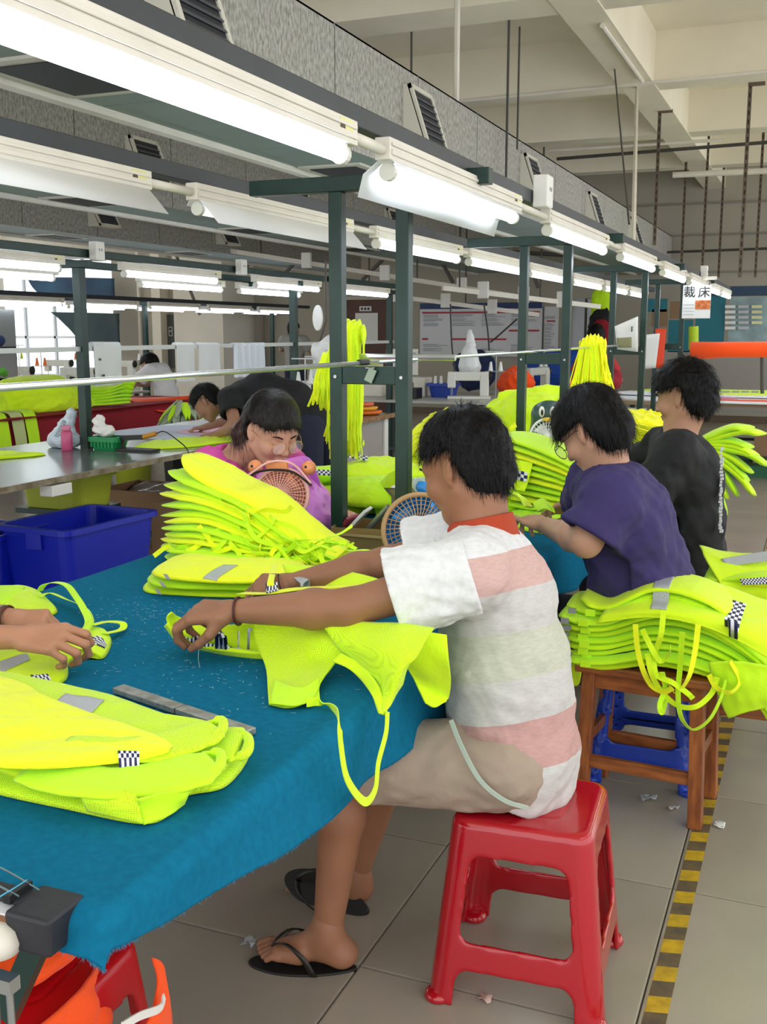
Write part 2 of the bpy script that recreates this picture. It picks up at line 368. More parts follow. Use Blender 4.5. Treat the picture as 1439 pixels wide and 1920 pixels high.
board('long notice board under a navy heading with red title bands', 790, 1018, 568, 668, 900, [(.02, .98, .16), (.02, .07, .66), (.27, .72, .66), (.74, .98, .5)], 4, head='\u5b89 \u5168 \u751f \u4ea7 \u516c \u544a', seed=3)
board('narrow pale poster with red strip on the rear wall right of the long notice board', 1022, 1048, 575, 660, 1035, [(.2, .8, .3)], 1, seed=5)
# steel grille gate and sign on the left
gm = mat('grille_steel', '#8b847a', .5, .4)
def grille(xa, xb, ya, yb, label):
    xm = (xa+xb)/2; r = root('grille_gate', label, 'gate', (wx(xm), 18.4, wz(xm, yb)))
    X0, X1, Z1, Z0 = wx(xa), wx(xb), wz(xm, ya), wz(xm, yb)
    MB().box((X0, 18.44, Z0), (X1, 18.47, Z1)).build('backing', mat('dark_recess', '#3a3632', .8), r)
    mb = MB(); mb.box((X0, 18.36, Z0), (X0+.05, 18.42, Z1)); mb.box((X1-.05, 18.36, Z0), (X1, 18.42, Z1)); mb.box((X0, 18.36, Z1-.05), (X1, 18.42, Z1)); mb.box((X0, 18.36, (Z0+Z1)/2), (X1, 18.42, (Z0+Z1)/2+.05)); mb.build('gate_frame', gm, r)
    for i in range(1, 8): x = X0+(X1-X0)*i/8; MB().box((x-.012, 18.375, Z0), (x+.012, 18.4, Z1)).build('bar', gm, r)
grille(354, 393, 588, 720, 'brown steel grille gate left of the cream pier')
grille(497, 513, 570, 720, 'narrow pale grille gate right of the cream pier')
r = root('wall_sign', 'dark board with white characters on the wall beside the brown grille', 'sign', (wx(332), 18.4, wz(332, 620)))
MB().box((wx(318), 18.42, wz(332, 690)), (wx(352), 18.45, wz(332, 590))).build('board', mat('sign_slate', '#4c5150', .6), r)
for q, (ua, ub) in enumerate([(321.5, 327.5), (332.5, 338.5)]):
    for va, vb in ((613.5, 620.5), (621.5, 629.5)):
        a_, b_ = wx(ua), wx(ub); c_, d_ = wz(330, vb), wz(330, va); MB().tube([V(a_, 18.415, c_), V(b_, 18.415, c_), V(b_+.01*q, 18.415, (c_+d_)/2), V(b_, 18.415, d_), V(a_, 18.415, d_)], .014, 6, closed=True).build('character_stroke', mat('chalk_white', '#b5bab4', .6), r)
MB().tube([(wx(268), 18.4, 0), (wx(268), 18.4, 4.2)], .03, 8).build('trim_12', cream_m)['kind'] = 'structure'
# navy banners hanging across the window bay
bm = mat('navy_banner', '#16304a', .7, col2='#24506a', vscale=1.2)
r = patch('hanging_banner', [[Yp(50, 520, 18), Yp(140, 520, 18), Yp(214, 522, 18)], [Yp(62, 540, 18), Yp(145, 545, 18), Yp(215, 552, 18)], [Yp(84, 560, 18), Yp(150, 568, 18), Yp(216, 580, 18)]], bm, None, 12, 20, .01, .02, 4, 1)
tag(r, 'upper navy banner hung across the bright window bay', 'banner')
r = patch('hanging_banner', [[Yp(95, 585, 17.8), Yp(150, 586, 17.8), Yp(224, 588, 17.8)], [Yp(125, 612, 17.8), Yp(165, 618, 17.8), Yp(225, 630, 17.8)], [Yp(150, 640, 17.8), Yp(185, 660, 17.8), Yp(226, 668, 17.8)]], mat('slate_banner', '#2c3e3a', .7, col2='#20343c', vscale=1.5), None, 12, 20, .01, .03, 4, 2)
tag(r, 'lower dark green banner sagging in front of the window bay', 'banner')
# ================================================================== AIR DUCTS
duct_m = mat('duct_insulation', '#86837d', .8, col2='#b5b3ac', vscale=55, bump=.25, bscale=70, stretch=(1, 1, .5))
under_m = mat('duct_underside', '#8fa09c', .6, var=.05, vscale=3)
grill_frame = mat('vent_frame_paint', '#d8d5c8', .5); grill_dark = mat('vent_dark', '#25262c', .6)
def air_duct(xr, xl, z0, z1, y1, label, vy, full=True):
    r = root('air_duct', label, 'duct', ((xr+xl)/2, 8, z0))
    mb = MB().box((xl+.01, -1, z0+.01), (xr-.012, y1, z1-.01)); mb.build('duct_core', mat('joint_dark', '#4b4a47', .9), r)
    y = -.9; k = 0
    while y < y1:
        L = 1.22; e = min(y+L-.012, y1)
        mb = MB().box((xr-.012, y, z0), (xr, e, z1)); mb.build('insulation_panel', duct_m, r)
        MB().box((xl, y, z0), (xr-.012, e, z0+.01)).build('underside_panel', under_m, r)
        y += L; k += 1
    MB().box((xl, -1, z1-.01), (xr, y1, z1)).build('top_cover', under_m, r)
    for zz in (z0,): MB().box((xl-.06, -1, z0-.03), (xl+.0, y1, z0+.03)).build('edge_rail', cream_m, r)
    for q in vy:                                                     # side vent boxes with slanted louvre front
        v = root('side_vent', None, None); bpy.data.objects.remove(v)
        zb, zt = z0+.1, z1-.1; hw = .19
        mb = MB().prism([(xr, q-hw, zb), (xr+.16, q-hw, zb), (xr+.03, q-hw, zt), (xr, q-hw, zt)], (0, 2*hw, 0)); vb = mb.build('vent_box', grill_frame, r)
        A = V(xr+.16, q, zb); B = V(xr+.03, q, zt); d = nrm(B-A); n = V(d[2], 0, -d[0]); L = np.linalg.norm(B-A)
        fr = MB(); t = .03; Y = V(0, 1, 0); c = (A+B)/2+n*.006
        for s in (-1, 1): fr.bar(c+Y*s*(hw-t/2)-d*L/2, c+Y*s*(hw-t/2)+d*L/2, .024, t, Y); fr.bar(c+d*s*(L/2-t/2)-Y*hw, c+d*s*(L/2-t/2)+Y*hw, t, .024, n)
        fr.build('louvre_frame', grill_frame, vb)
        MB().bar(c-d*(L/2-t), c+d*(L/2-t), 2*hw-2*t, .008, n).build('louvre_recess', grill_dark, vb)
        sl = MB()
        for i in range(1, 8):
            p = c+d*(L-2*t)*(i/8-.5)+n*.006; sl.bar(p-Y*(hw-t), p+Y*(hw-t), .03, .006, n+d*.6)
        sl.build('slats', mat('vent_slat', '#55585e', .5), vb)
    for q in vy[:4]:                                                 # grilles in the underside
        q2 = q-.25; xc = (xl+xr)/2-.05
        g = MB().box((xc-.2, q2-.3, z0-.012), (xc+.2, q2+.3, z0)).build('under_vent', grill_frame, r)
        MB().box((xc-.15, q2-.24, z0-.016), (xc+.15, q2+.24, z0-.012)).build('under_louvre', grill_dark, g)
    return r
air_duct(-2.4, -2.95, 2.46, 3.05, 18.4, 'nearest grey insulated air duct with slanted side vents, above the front lamp rack', [3.71, 6.35, 9.02, 11.64, 14.3])
air_duct(-5.0, -5.6, 2.5, 3.07, 18.0, 'second grey insulated air duct, seen between the two lamp rows', [4.6, 7.2, 9.8, 12.4])
air_duct(-7.6, -8.25, 2.55, 3.0, 17.5, 'furthest grey air duct, high over the left sewing lines', [7.4, 10.1, 12.8])
# hanging rods of the near duct and services
def hang(label, a, b, r_, m, group=None, n=6):
    o = MB().tube([a, b], r_, n).build('hanger_rod', m); return tag(o, label, 'rod', group)
rodm = mat('hanger_steel', '#4c4a46', .5, .3)
a = Zp(772, 60, 3.8); hang('short steel hanger rod between ceiling beam and the nearest duct', a, (a[0], a[1], 3.0), .009, rodm)
hang('pale conduit drop from the ceiling to the top of the nearest duct', (-2.55, 7.6, 3.05), (-2.55, 7.6, 3.85), .022, cream_m)
a = Zp(955, 38, 3.8); hang('long hanger rod left of the pair below the ceiling beam', a, (a[0], a[1], 2.6), .010, rodm)
a = Zp(975, 50, 3.8); hang('shorter hanger rod right of the pair below the ceiling beam', a, (a[0], a[1], 2.9), .008, rodm)
hang('slanting hanger rod running down from the long ceiling beam', Zp(1153, 130, 3.79), Zp(1120, 405, 2.1)+V(0, 1.0, .05), .007, rodm)
hang('pale pipe hanger down to the front lamp beam', Zp(1195, 165, 3.79), Zp(1188, 455, 2.05), .018, cream_m)
pm = mat('perforated_strut', '#6a5a4c', .6, .2)
def strut(x, yt, yb, Y, label, g='perforated struts above the cutting tables'):
    t = Yp(x, yt, Y); b = Yp(x-6, yb, Y); t[2] = 4.25 if t[2] > 3.9 or Y > 15 else 3.8; b = V(t[0], t[1], b[2])
    r = root('perforated_strut', label, 'strut', b)
    MB().box((t[0]-.018, Y-.003, b[2]), (t[0]+.018, Y, t[2])).build('flange', pm, r)
    sl = MB(); z = b[2]+.05
    while z < t[2]-.05: sl.box((t[0]-.006, Y-.0045, z), (t[0]+.006, Y-.0028, z+.045)); z += .08
    sl.build('slots', mat('slot_dark', '#1c1a18', .8), r)['kind'] = 'stuff'
    MB().box((t[0]-.02, Y-.005, t[2]-.03), (t[0]+.13, Y+.03, t[2])).build('top_bracket', pm, r)
strut(1238, 210, 460, 11.9, 'leftmost perforated strut hanging from the ceiling with an angle bracket')
strut(1408, 158, 520, 10.95, 'tallest perforated strut hanging at the right above the cutting tables')
for x, yt, Y in ((1286, 332, 15.5), (1326, 330, 15.5), (1356, 360, 16.5), (1428, 325, 15.5)):
    strut(x, yt, 520, Y, 'short perforated strut hanging %s' % {1286: 'second from the left in the rear row', 1326: 'third from the left in the rear row', 1356: 'with a bent bracket, in front of the rear wall', 1428: 'at the right edge of the rear row'}[x])
def pipe(label, a, b, r_, m=None, name='conduit_pipe'): return tag(MB().tube([a, b], r_, 8).build(name, m or cream_m), label, 'pipe')
pipe('pale conduit under the second cross beam', Zp(860, 190, 3.78), Zp(1500, 128, 3.78), .018)
pipe('thin dark pipe crossing below the third cross beam', Zp(1045, 298, 3.6), Zp(1500, 262, 3.6), .02, rodm)
pipe('pale conduit along the third cross beam', Zp(1030, 282, 3.78), Zp(1360, 262, 3.78), .02)
pipe('pale conduit along the underside of the long beam', Zp(1130, 48, 3.77), Zp(1205, 152, 3.77), .02)
pipe('thin cable tray pipe along the rear wall above the sign', (-3.5, 17.9, 2.75), (1.5, 17.9, 2.8), .02, rodm)
pipe('long pale fluorescent batten near the rear ceiling', Zp(1262, 328, 3.6), Zp(1500, 318, 3.6), .04)
# ================================================================== LAMPS
hole_m = mat('screw_hole', '#5a4a40', .6)
def batten(L, shade=True, refl_right=False):                         # runs along +Y from 0 to L; seen from the +X side
    r = root('tube_lamp', None, None)
    h = MB(); h.box((-.02, 0, -.0), (.022, L, .055)); h.box((.022, .01, .012), (.027, L-.01, .026)); h.box((.022, .01, .034), (.027, L-.01, .044)); h.build('housing', cream_m, r, bev=.003)
    if shade:
        pr = [(-.075, -.085), (-.06, -.03), (-.02, -.0), (.022, -.0), (.03, -.012)] if not refl_right else [(.09, -.075), (.05, -.03), (.022, 0), (-.02, 0), (-.03, -.015)]
        G = np.array([[(x, y, z) for x, z in pr] for y in (0.02, L-.02)]); slab('reflector', G, .002, mat('white_reflector', '#f0f2f2', .35), r)
    MB().tube([(.0, .05, -.024), (.0, L-.05, -.024)], .0185, 14).build('tube', tube_m, r, smooth=True)
    for y in (.035, L-.055):
        e = MB(); e.box((-.014, y, -.040), (.014, y+.016, .0)); e.lathe((0, y+.008, -.024), [(.0, -.0105), (.023, -.0105), (.023, .0105), (0, .0105)], 14, (0, 1, 0)); e.build('lamp_holder', mat('lamp_holder_plastic', '#dedccf', .4), r, bev=.002)
    MB().lathe((.0225, L*.93, .028), [(.011, 0), (.011, .0035)], 12, (1, 0, 0)).build('screw', hole_m, r)
    MB().box((.0225, L-.1, .016), (.0235, L-.03, .05)).build('yellow_sticker', mat('yellow_sticker', '#e6e39a', .6), r)
    return r
protoA = batten(1.27, True); protoB = batten(1.27, True, True)
usedA = [False, False, False]
protoC = batten(1.27, False)
def put_lamp(loc, label, which=0, group=None, keep=False):
    if which == 0 and not keep: which = 2
    p = (protoA, protoB, protoC)[which]
    if not usedA[which]: usedA[which] = True; o = p; o.location = loc
    else: o = copy_tree(p, loc)
    tag(o, label, 'lamp', group); return o
def rack_beam(x, z, y0, y1, label, m=dark_m):
    return tag(MB().box((x-.028, y0, z), (x+.028, y1, z+.05)).build('rack_beam', m, bev=.003), label, 'beam')
rack_beam(-1.09, 1.985, -.6, 13.6, 'long dark steel beam carrying the near front row of lamps')
rack_beam(-1.98, 1.985, -.2, 13.6, 'long dark steel beam carrying the second row of lamps')
# front row: tube centre line follows the photograph
ys = [1.08, 2.55, 4.25, 5.93, 7.6, 9.2, 10.7, 12.1]
nm = ['nearest', 'second', 'third', 'fourth', 'fifth', 'sixth', 'seventh', 'farthest']
for k, y in enumerate(ys): put_lamp((-1.05, y, 1.925), '%s lit tube lamp of the front row on the main rack' % nm[k], 0, 'front row lamps', k == 1)
ys2 = [1.55, 3.07, 4.6, 6.0, 7.4, 8.8, 10.2, 11.6]
for k, y in enumerate(ys2): put_lamp((-1.94, y, 1.925), '%s lit tube lamp of the second row on the main rack' % nm[k], 1 if k < 2 else 0, 'second row lamps')
def conduit_run(x, z, spans, label):
    for i, (a, b) in enumerate(spans): tag(MB().tube([(x, a, z), (x, b, z)], .014, 10).build('wiring_conduit', cream_m, smooth=True), label % nm[i], 'pipe', 'conduits joining the lamps of the main rack')
conduit_run(-1.05, 1.95, [(ys[i]+1.27, ys[i+1]) for i in range(7)], 'short cream conduit at the far end of the %s front row lamp')
conduit_run(-1.94, 1.95, [(ys2[i]+1.27, ys2[i+1]) for i in range(7)], 'short cream conduit at the far end of the %s second row lamp')
def socket_box(loc, label, g=None, s=1):
    x, y, z = loc; r = root('socket_box', label, 'socket', loc, g)
    MB().box((x-.03*s, y-.045*s, z), (x+.03*s, y+.045*s, z+.12*s)).build('box', white_m, r, bev=.006)
    mb = MB()
    for dy in (-.012, .012): mb.box((x+.03*s, y+dy-.003, z+.06*s), (x+.0312*s, y+dy+.003, z+.075*s))
    mb.build('socket_holes', black_m, r)
socket_box((-1.03, 4.13, 1.97), 'white socket box on the front lamp beam after the second lamp')
socket_box((-1.03, 10.2, 1.97), 'small white socket box on the front lamp beam near its far end')
# green frames of the main rack
def frame(Y, label, xa=-1.52, xb=-1.28, l=-1.84, r_=-.99, z=2.0):
    r = root('lamp_rack', label, 'rack frame', (-1.4, Y, 0), 'green frames of the main rack')
    for x in (xa, xb): MB().box((x-.023, Y-.023, 0), (x+.023, Y+.023, 1.955)).build('post', green_m, r, bev=.003)
    MB().box((l, Y-.023, 1.955), (r_, Y+.023, 2.005)).build('cross_arm', green_m, r, bev=.003)
    MB().box((xa+.023, Y-.02, 1.325), (xb-.023, Y+.02, 1.385)).build('crossbar', green_m, r, bev=.003)
    bt = MB()
    for x in (xa, xb): bt.lathe((x, Y-.024, 1.35), [(.006, 0), (.006, -.004)], 8, (0, 1, 0))
    bt.build('bolts', steel_m, r)
for k, Y in enumerate((3.3, 5.72, 8.4, 10.8)): frame(Y, ['first green twin-post rack frame, standing in the near work table', 'second green twin-post frame, behind the purple shirted worker', 'third green twin-post frame, behind the yellow webbing bundle', 'fourth green frame, at the far end of the main rack'][k])
o = MB().tube([(-1.4, .9, 1.398), (-1.4, 3.36, 1.398)], .0075, 10); o.tube([(-1.4, 3.3, 1.398), (-1.4, 8.6, 1.398)], .0065, 10); o = o.build('rail_rod', alu_m, smooth=True)
tag(o, 'long bright metal rod resting on the crossbars of the main rack', 'rod')
tag(MB().tube([(-1.4, 3.2, 1.4), (-1.4, 3.27, 1.4)], .0105, 10).build('black_sleeve', black_m), 'black sleeve clamped round the bright rod at the first frame', 'clamp')
# left rack (row three) at X=-4.4
def single_frame(x, Y, label, top=1.9, zt=0, r2=None, g='posts of the left rack'):
    r = root('lamp_rack', label, 'rack frame', (x, Y, 0), g)
    MB().box((x-.03, Y-.03, 0), (x+.03, Y+.03, top)).build('post', green_m, r, bev=.003)
    MB().box((x-.5, Y-.025, top), (x+.09, Y+.025, top+.045)).build('cross_arm', green_m, r, bev=.003)
single_frame(-4.4, 5.62, 'near green post of the left lamp rack, standing by the pink bottle')
single_frame(-4.4, 8.6, 'second green post of the left lamp rack, behind the hanging white sheets')
single_frame(-4.4, 10.9, 'far green post of the left lamp rack near the man in the pale shirt')
rack_beam(-4.42, 1.97, 3.0, 11.3, 'green beam of the left lamp rack', green_m); rack_beam(-4.9, 1.945, 4.0, 10.2, 'rear green beam of the left lamp rack', green_m)
y3 = [4.15, 6.0, 7.8, 9.5]
for k, y in enumerate(y3): put_lamp((-4.36, y, 1.905), '%s lit tube lamp on the front of the left rack' % nm[k], 0, 'left rack front lamps')
for k, y in enumerate([4.7, 6.9, 8.4]): put_lamp((-4.86, y, 1.88), '%s lit tube lamp on the rear of the left rack' % nm[k], 0, 'left rack rear lamps')
socket_box((-4.35, 5.75, 1.95), 'white socket box on the left rack above its near post'); socket_box((-4.35, 7.6, 1.95), 'white socket box on the left rack between second and third lamp'); socket_box((-4.35, 9.35, 1.95), 'white socket box on the left rack near its far end')
tag(MB().box((-4.42, 3.8, 1.375), (-4.39, 11, 1.405)).build('rail_bar', mat('pale_rail', '#c6c9c4', .4, .3)), 'flat pale rail along the left rack, white sheets hang from it', 'rail')
# far left rack
X4 = -8.4
rack_beam(X4, 1.9, 7.0, 17.0, 'grey beam of the far left lamp rack'); rack_beam(X4-.7, 1.9, 7.5, 17.0, 'rear grey beam of the far left lamp rack')
for k in range(6): put_lamp((X4+.04, 7.6+k*1.5, 1.84), '%s lit tube lamp on the front of the far left rack' % nm[k], 0, 'far left rack front lamps')
for k in range(6): put_lamp((X4-.66, 8.3+k*1.5, 1.84), '%s lit tube lamp on the rear of the far left rack' % nm[k], 0, 'far left rack rear lamps')
for Y in (8.9, 12.5, 16.2): single_frame(X4-.3, Y, {8.9: 'near green post of the far left rack', 12.5: 'middle green post of the far left rack', 16.2: 'last green post of the far left rack'}[Y], 1.86, g='posts of the far left rack')
# two more lamps by the cutting tables on the right, seen from their ends
X5 = -.42
rack_beam(X5, 1.92, 11.2, 16, 'beam of the lamp rack above the cutting tables')
for k in range(4): put_lamp((X5+.02, 11.4+k*1.4, 1.86), '%s lit tube lamp above the cutting tables' % nm[k], 0, 'lamps above the cutting tables')
X6 = .55  # unseen lamp rack added to light the hall from the right
rack_beam(X6, 1.92, 1.2, 9, 'beam of the unseen lamp rack added over the aisle on the right')
for k in range(5): put_lamp((X6, 1.4+k*1.45, 1.86), '%s lit tube lamp of the added, unseen rack right of the aisle' % nm[k], 0, 'lamps of the added aisle rack')

for X_, ys_, lb in ((X5, (12, 15), 'above the cutting tables'), (X6, (3, 6, 8.5), 'added right of the aisle')):
    for i, y in enumerate(ys_): hang('thin rod holding the lamp rack %s, %s' % (lb, ('nearest', 'middle or far', 'farthest')[i]), (X_, y, 1.965), (X_, y, 4.25), .008, rodm)
# ================================================================== smooth solid modelling (signed distances -> surface nets) for bodies and clothes
class Solid:
    def __init__(s, lo, hi, res):
        s.lo = np.array(lo, float); s.res = res; s.n = np.ceil((np.array(hi)-s.lo)/res).astype(int)+1
        s.D = np.full(s.n, .5, np.float32); s.ax = [s.lo[i]+np.arange(s.n[i])*res for i in range(3)]
    def _box(s, lo, hi, m):
        a = np.clip(np.floor((np.array(lo)-m-s.lo)/s.res).astype(int), 0, s.n); b = np.clip(np.ceil((np.array(hi)+m-s.lo)/s.res).astype(int)+1, 0, s.n)
        if np.any(b <= a): return None, None
        sl = tuple(slice(a[i], b[i]) for i in range(3))
        P = np.stack(np.meshgrid(*[s.ax[i][sl[i]] for i in range(3)], indexing='ij'), -1).astype(np.float32); return sl, P
    def _mix(s, sl, d, k, op):
        A = s.D[sl]
        if op == '-': 
            d = -d
            if k <= 0: s.D[sl] = np.maximum(A, d); return
            h = np.clip(.5-.5*(A-d)/k, 0, 1); s.D[sl] = A*(1-h)+d*h+k*h*(1-h); return
        if k <= 0: s.D[sl] = np.minimum(A, d); return
        h = np.clip(.5+.5*(A-d)/k, 0, 1); s.D[sl] = A*(1-h)+d*h-k*h*(1-h)
    def cap(s, a, b, ra, rb=None, k=.02, op='+', flat=None, disp=None):       # tapered capsule, optional flattening (axis, factor)
        a = np.array(a, float); b = np.array(b, float); rb = ra if rb is None else rb; m = max(ra, rb)*(max(1, 1) if flat is None else max(1, flat[1]))+max(k, .01)+.015
        sl, P = s._box(np.minimum(a, b), np.maximum(a, b), m)
        if sl is None: return s
        ba = b-a; L2 = ba@ba+1e-12; t = np.clip(((P-a)@ba)/L2, 0, 1); q = P-a-t[..., None]*ba
        if flat is not None:
            ax = nrm(flat[0]); c = q@ax; q = q+(c*(1/flat[1]-1))[..., None]*ax
        d = np.linalg.norm(q, axis=-1)-(ra+(rb-ra)*t)
        if flat is not None and flat[1] < 1: d = d*max(.55, flat[1])
        if disp is not None: d = d-disp(P)
        s._mix(sl, d, k, op); return s
    def ell(s, c, r, M=None, k=.02, op='+', disp=None):
        c = np.array(c, float); r = np.array(r, float); m = k+.015; R = r.max() if M is not None else r
        sl, P = s._box(c-R, c+R, m)
        if sl is None: return s
        q = P-c
        if M is not None: q = q@np.array(M)                          # columns of M: local axes in world
        k0 = np.linalg.norm(q/r, axis=-1); k1 = np.linalg.norm(q/(r*r), axis=-1); d = k0*(k0-1)/(k1+1e-6)
        if disp is not None: d = d-disp(P)
        s._mix(sl, d.astype(np.float32), k, op); return s
    def carve(s, fn, lo, hi):
        sl, P = s._box(lo, hi, 0)
        if sl is not None: s.D[sl] = np.maximum(s.D[sl], -fn(P).astype(np.float32))
        return s
    def cut(s, p, n, box=None, m=0, k=0):                            # keep the side n points away from (remove where (P-p).n > 0)
        if box is None: sl, P = s._box(s.lo, s.lo+s.n*s.res, 0)
        else: sl, P = s._box(box[0], box[1], m)
        if sl is None: return s
        d = (P-np.array(p, float))@nrm(n); s.D[sl] = np.maximum(s.D[sl], d.astype(np.float32)); return s
    def warp(s, fn):
        sl, P = s._box(s.lo, s.lo+s.n*s.res, 0); band = np.abs(s.D) < .06
        s.D[band] -= fn(P[band]).astype(np.float32); return s
    def mesh(s):
        D = s.D; n = D.shape; ins = D < 0
        C = np.zeros([x-1 for x in n], np.int8)
        for i in (0, 1):
            for j in (0, 1):
                for k in (0, 1): C += ins[i:n[0]-1+i, j:n[1]-1+j, k:n[2]-1+k]
        act = (C > 0) & (C < 8); idx = np.argwhere(act); N = len(idx)
        if N == 0: return np.zeros((0, 3)), np.zeros((0, 4), int)
        ids = np.full(C.shape, -1, np.int64); ids[act] = np.arange(N)
        sm = np.zeros((N, 3)); ct = np.zeros(N); cr = [(i, j, k) for i in (0, 1) for j in (0, 1) for k in (0, 1)]
        for a in cr:
            for ax in range(3):
                if a[ax]: continue
                b = list(a); b[ax] = 1
                va = D[idx[:, 0]+a[0], idx[:, 1]+a[1], idx[:, 2]+a[2]]; vb = D[idx[:, 0]+b[0], idx[:, 1]+b[1], idx[:, 2]+b[2]]
                m = (va < 0) != (vb < 0); t = np.where(m, va/(va-vb+1e-12), 0)
                p = np.array(a, float)[None]+t[:, None]*(np.array(b)-np.array(a))[None]; sm[m] += p[m]; ct[m] += 1
        Vt = s.lo+(idx+sm/ct[:, None])*s.res
        F = []
        for ax in range(3):
            o1, o2 = [(1, 2), (2, 0), (0, 1)][ax]
            sa = [slice(None)]*3; sb = [slice(None)]*3; sa[ax] = slice(0, -1); sb[ax] = slice(1, None)
            for o in (o1, o2): sa[o] = slice(1, -1); sb[o] = slice(1, -1)
            A = ins[tuple(sa)]; B = ins[tuple(sb)]; e = np.argwhere(A != B)
            if not len(e): continue
            e2 = e.copy(); e2[:, o1] += 1; e2[:, o2] += 1
            def cell(d1, d2): c = e2.copy(); c[:, o1] -= d1; c[:, o2] -= d2; return ids[c[:, 0], c[:, 1], c[:, 2]]
            q = np.stack([cell(1, 1), cell(0, 1), cell(0, 0), cell(1, 0)], 1); inn = A[e[:, 0], e[:, 1], e[:, 2]]
            q[~inn] = q[~inn][:, ::-1]; F.append(q)
        F = np.vstack(F); F = F[(F >= 0).all(1)]
        return Vt, F
def relax(Vt, F, it=2, lam=.5):
    n = len(Vt)
    for _ in range(it):
        acc = np.zeros_like(Vt); c = np.zeros(n)
        for a in range(4):
            b = (a+1) % 4; np.add.at(acc, F[:, a], Vt[F[:, b]]); np.add.at(c, F[:, a], 1); np.add.at(acc, F[:, b], Vt[F[:, a]]); np.add.at(c, F[:, b], 1)
        Vt = Vt+lam*(acc/np.maximum(c, 1)[:, None]-Vt)
    return Vt
def fastmesh(name, Vt, F, m, parent=None, label=None, smooth=True):
    me = bpy.data.meshes.new(name); me.vertices.add(len(Vt)); me.vertices.foreach_set('co', np.asarray(Vt, np.float32).ravel())
    k = F.shape[1]; me.loops.add(F.size); me.loops.foreach_set('vertex_index', F.astype(np.int32).ravel())
    me.polygons.add(len(F)); me.polygons.foreach_set('loop_start', np.arange(0, F.size, k, dtype=np.int32)); me.polygons.foreach_set('loop_total', np.full(len(F), k, np.int32))
    me.update(calc_edges=True); me.validate()
    if smooth: me.polygons.foreach_set('use_smooth', np.ones(len(me.polygons), bool))
    me.materials.append(m); o = bpy.data.objects.new(name, me); COL.objects.link(o)
    if parent is not None:
        o.parent = parent
        if parent.type == 'EMPTY': o.matrix_parent_inverse = Matrix.Translation(-Vector(parent.location))
    if label: o['label'] = label
    return o
def solids(name, L, m, parent=None, it=1, label=None):
    Vs, Fs, n = [], [], 0
    for s in L:
        v, f = s.mesh(); v = relax(v, f, it) if it else v; Vs.append(v); Fs.append(f+n); n += len(v)
    return fastmesh(name, np.vstack(Vs), np.vstack(Fs), m, parent, label)
# ------------------------------------------------------------------ anatomy
def axes(fwd, up):                                                   # columns: forward, left, up
    f = nrm(fwd); l = nrm(np.cross(up, f)); u = np.cross(f, l); return np.stack([f, l, u], 1)
def head(S_, c, M, s=1.0, ear=True, jaw=1.0, nose=1.0, eyes=True):
    T = lambda x, y, z: c+s*(M@V(x, y, z)); k = s
    S_.ell(T(-.012, 0, .028), V(.096, .076, .088)*s, M, .01)
    S_.ell(T(.030, 0, -.030), V(.060, .060*jaw, .082)*s, M, .03*s)
    for y in (-1, 1): S_.cap(T(-.005, y*.052*jaw, -.055), T(.055, y*.022, -.098), .021*s, .017*s, .03*s)
    S_.ell(T(.068, 0, -.100), V(.018, .022, .016)*s, M, .022*s)      # chin
    for y in (-1, 1):
        S_.cap(T(.074, y*.012, .020), T(.062, y*.046, .016), .011*s, .011*s, .016*s)      # brow
        S_.ell(T(.058, y*.040, -.035), V(.026, .024, .024)*s, M, .02*s)                    # cheek
    for y in (-1, 1): S_.ell(T(.092, y*.032, -.004), V(.014, .018, .011)*s, M, .012*s, '-')  # sockets
    S_.cap(T(.085, 0, .006), T(.104*nose, 0, -.034), .008*s, .0115*s, .012*s)            # nose
    for y in (-1, 1): S_.ell(T(.092, y*.0135, -.037), V(.011, .0085, .008)*s, M, .006*s)
    if eyes:
        for y in (-1, 1): S_.ell(T(.0705, y*.032, -.004), V(.0135, .0165, .0115)*s, M, .003*s)
    S_.ell(T(.087, 0, -.064), V(.010, .022, .0055)*s, M, .006*s); S_.ell(T(.085, 0, -.075), V(.010, .019, .006)*s, M, .006*s)
    if ear:
        for y in (-1, 1):
            Me = M@np.array([[.94, 0, -.34], [0, 1, 0], [.34, 0, .94]])@np.array([[.9, y*.43, 0], [-y*.43, .9, 0], [0, 0, 1]])
            S_.ell(T(-.008, y*.079, -.008), V(.0175, .009, .0315)*s, Me, .006*s); S_.ell(T(-.002, y*.074, -.035), V(.010, .007, .010)*s, Me, .006*s)
            S_.ell(T(-.006, y*.091, -.002), V(.0105, .0055, .021)*s, Me, .004*s, '-')
    return S_
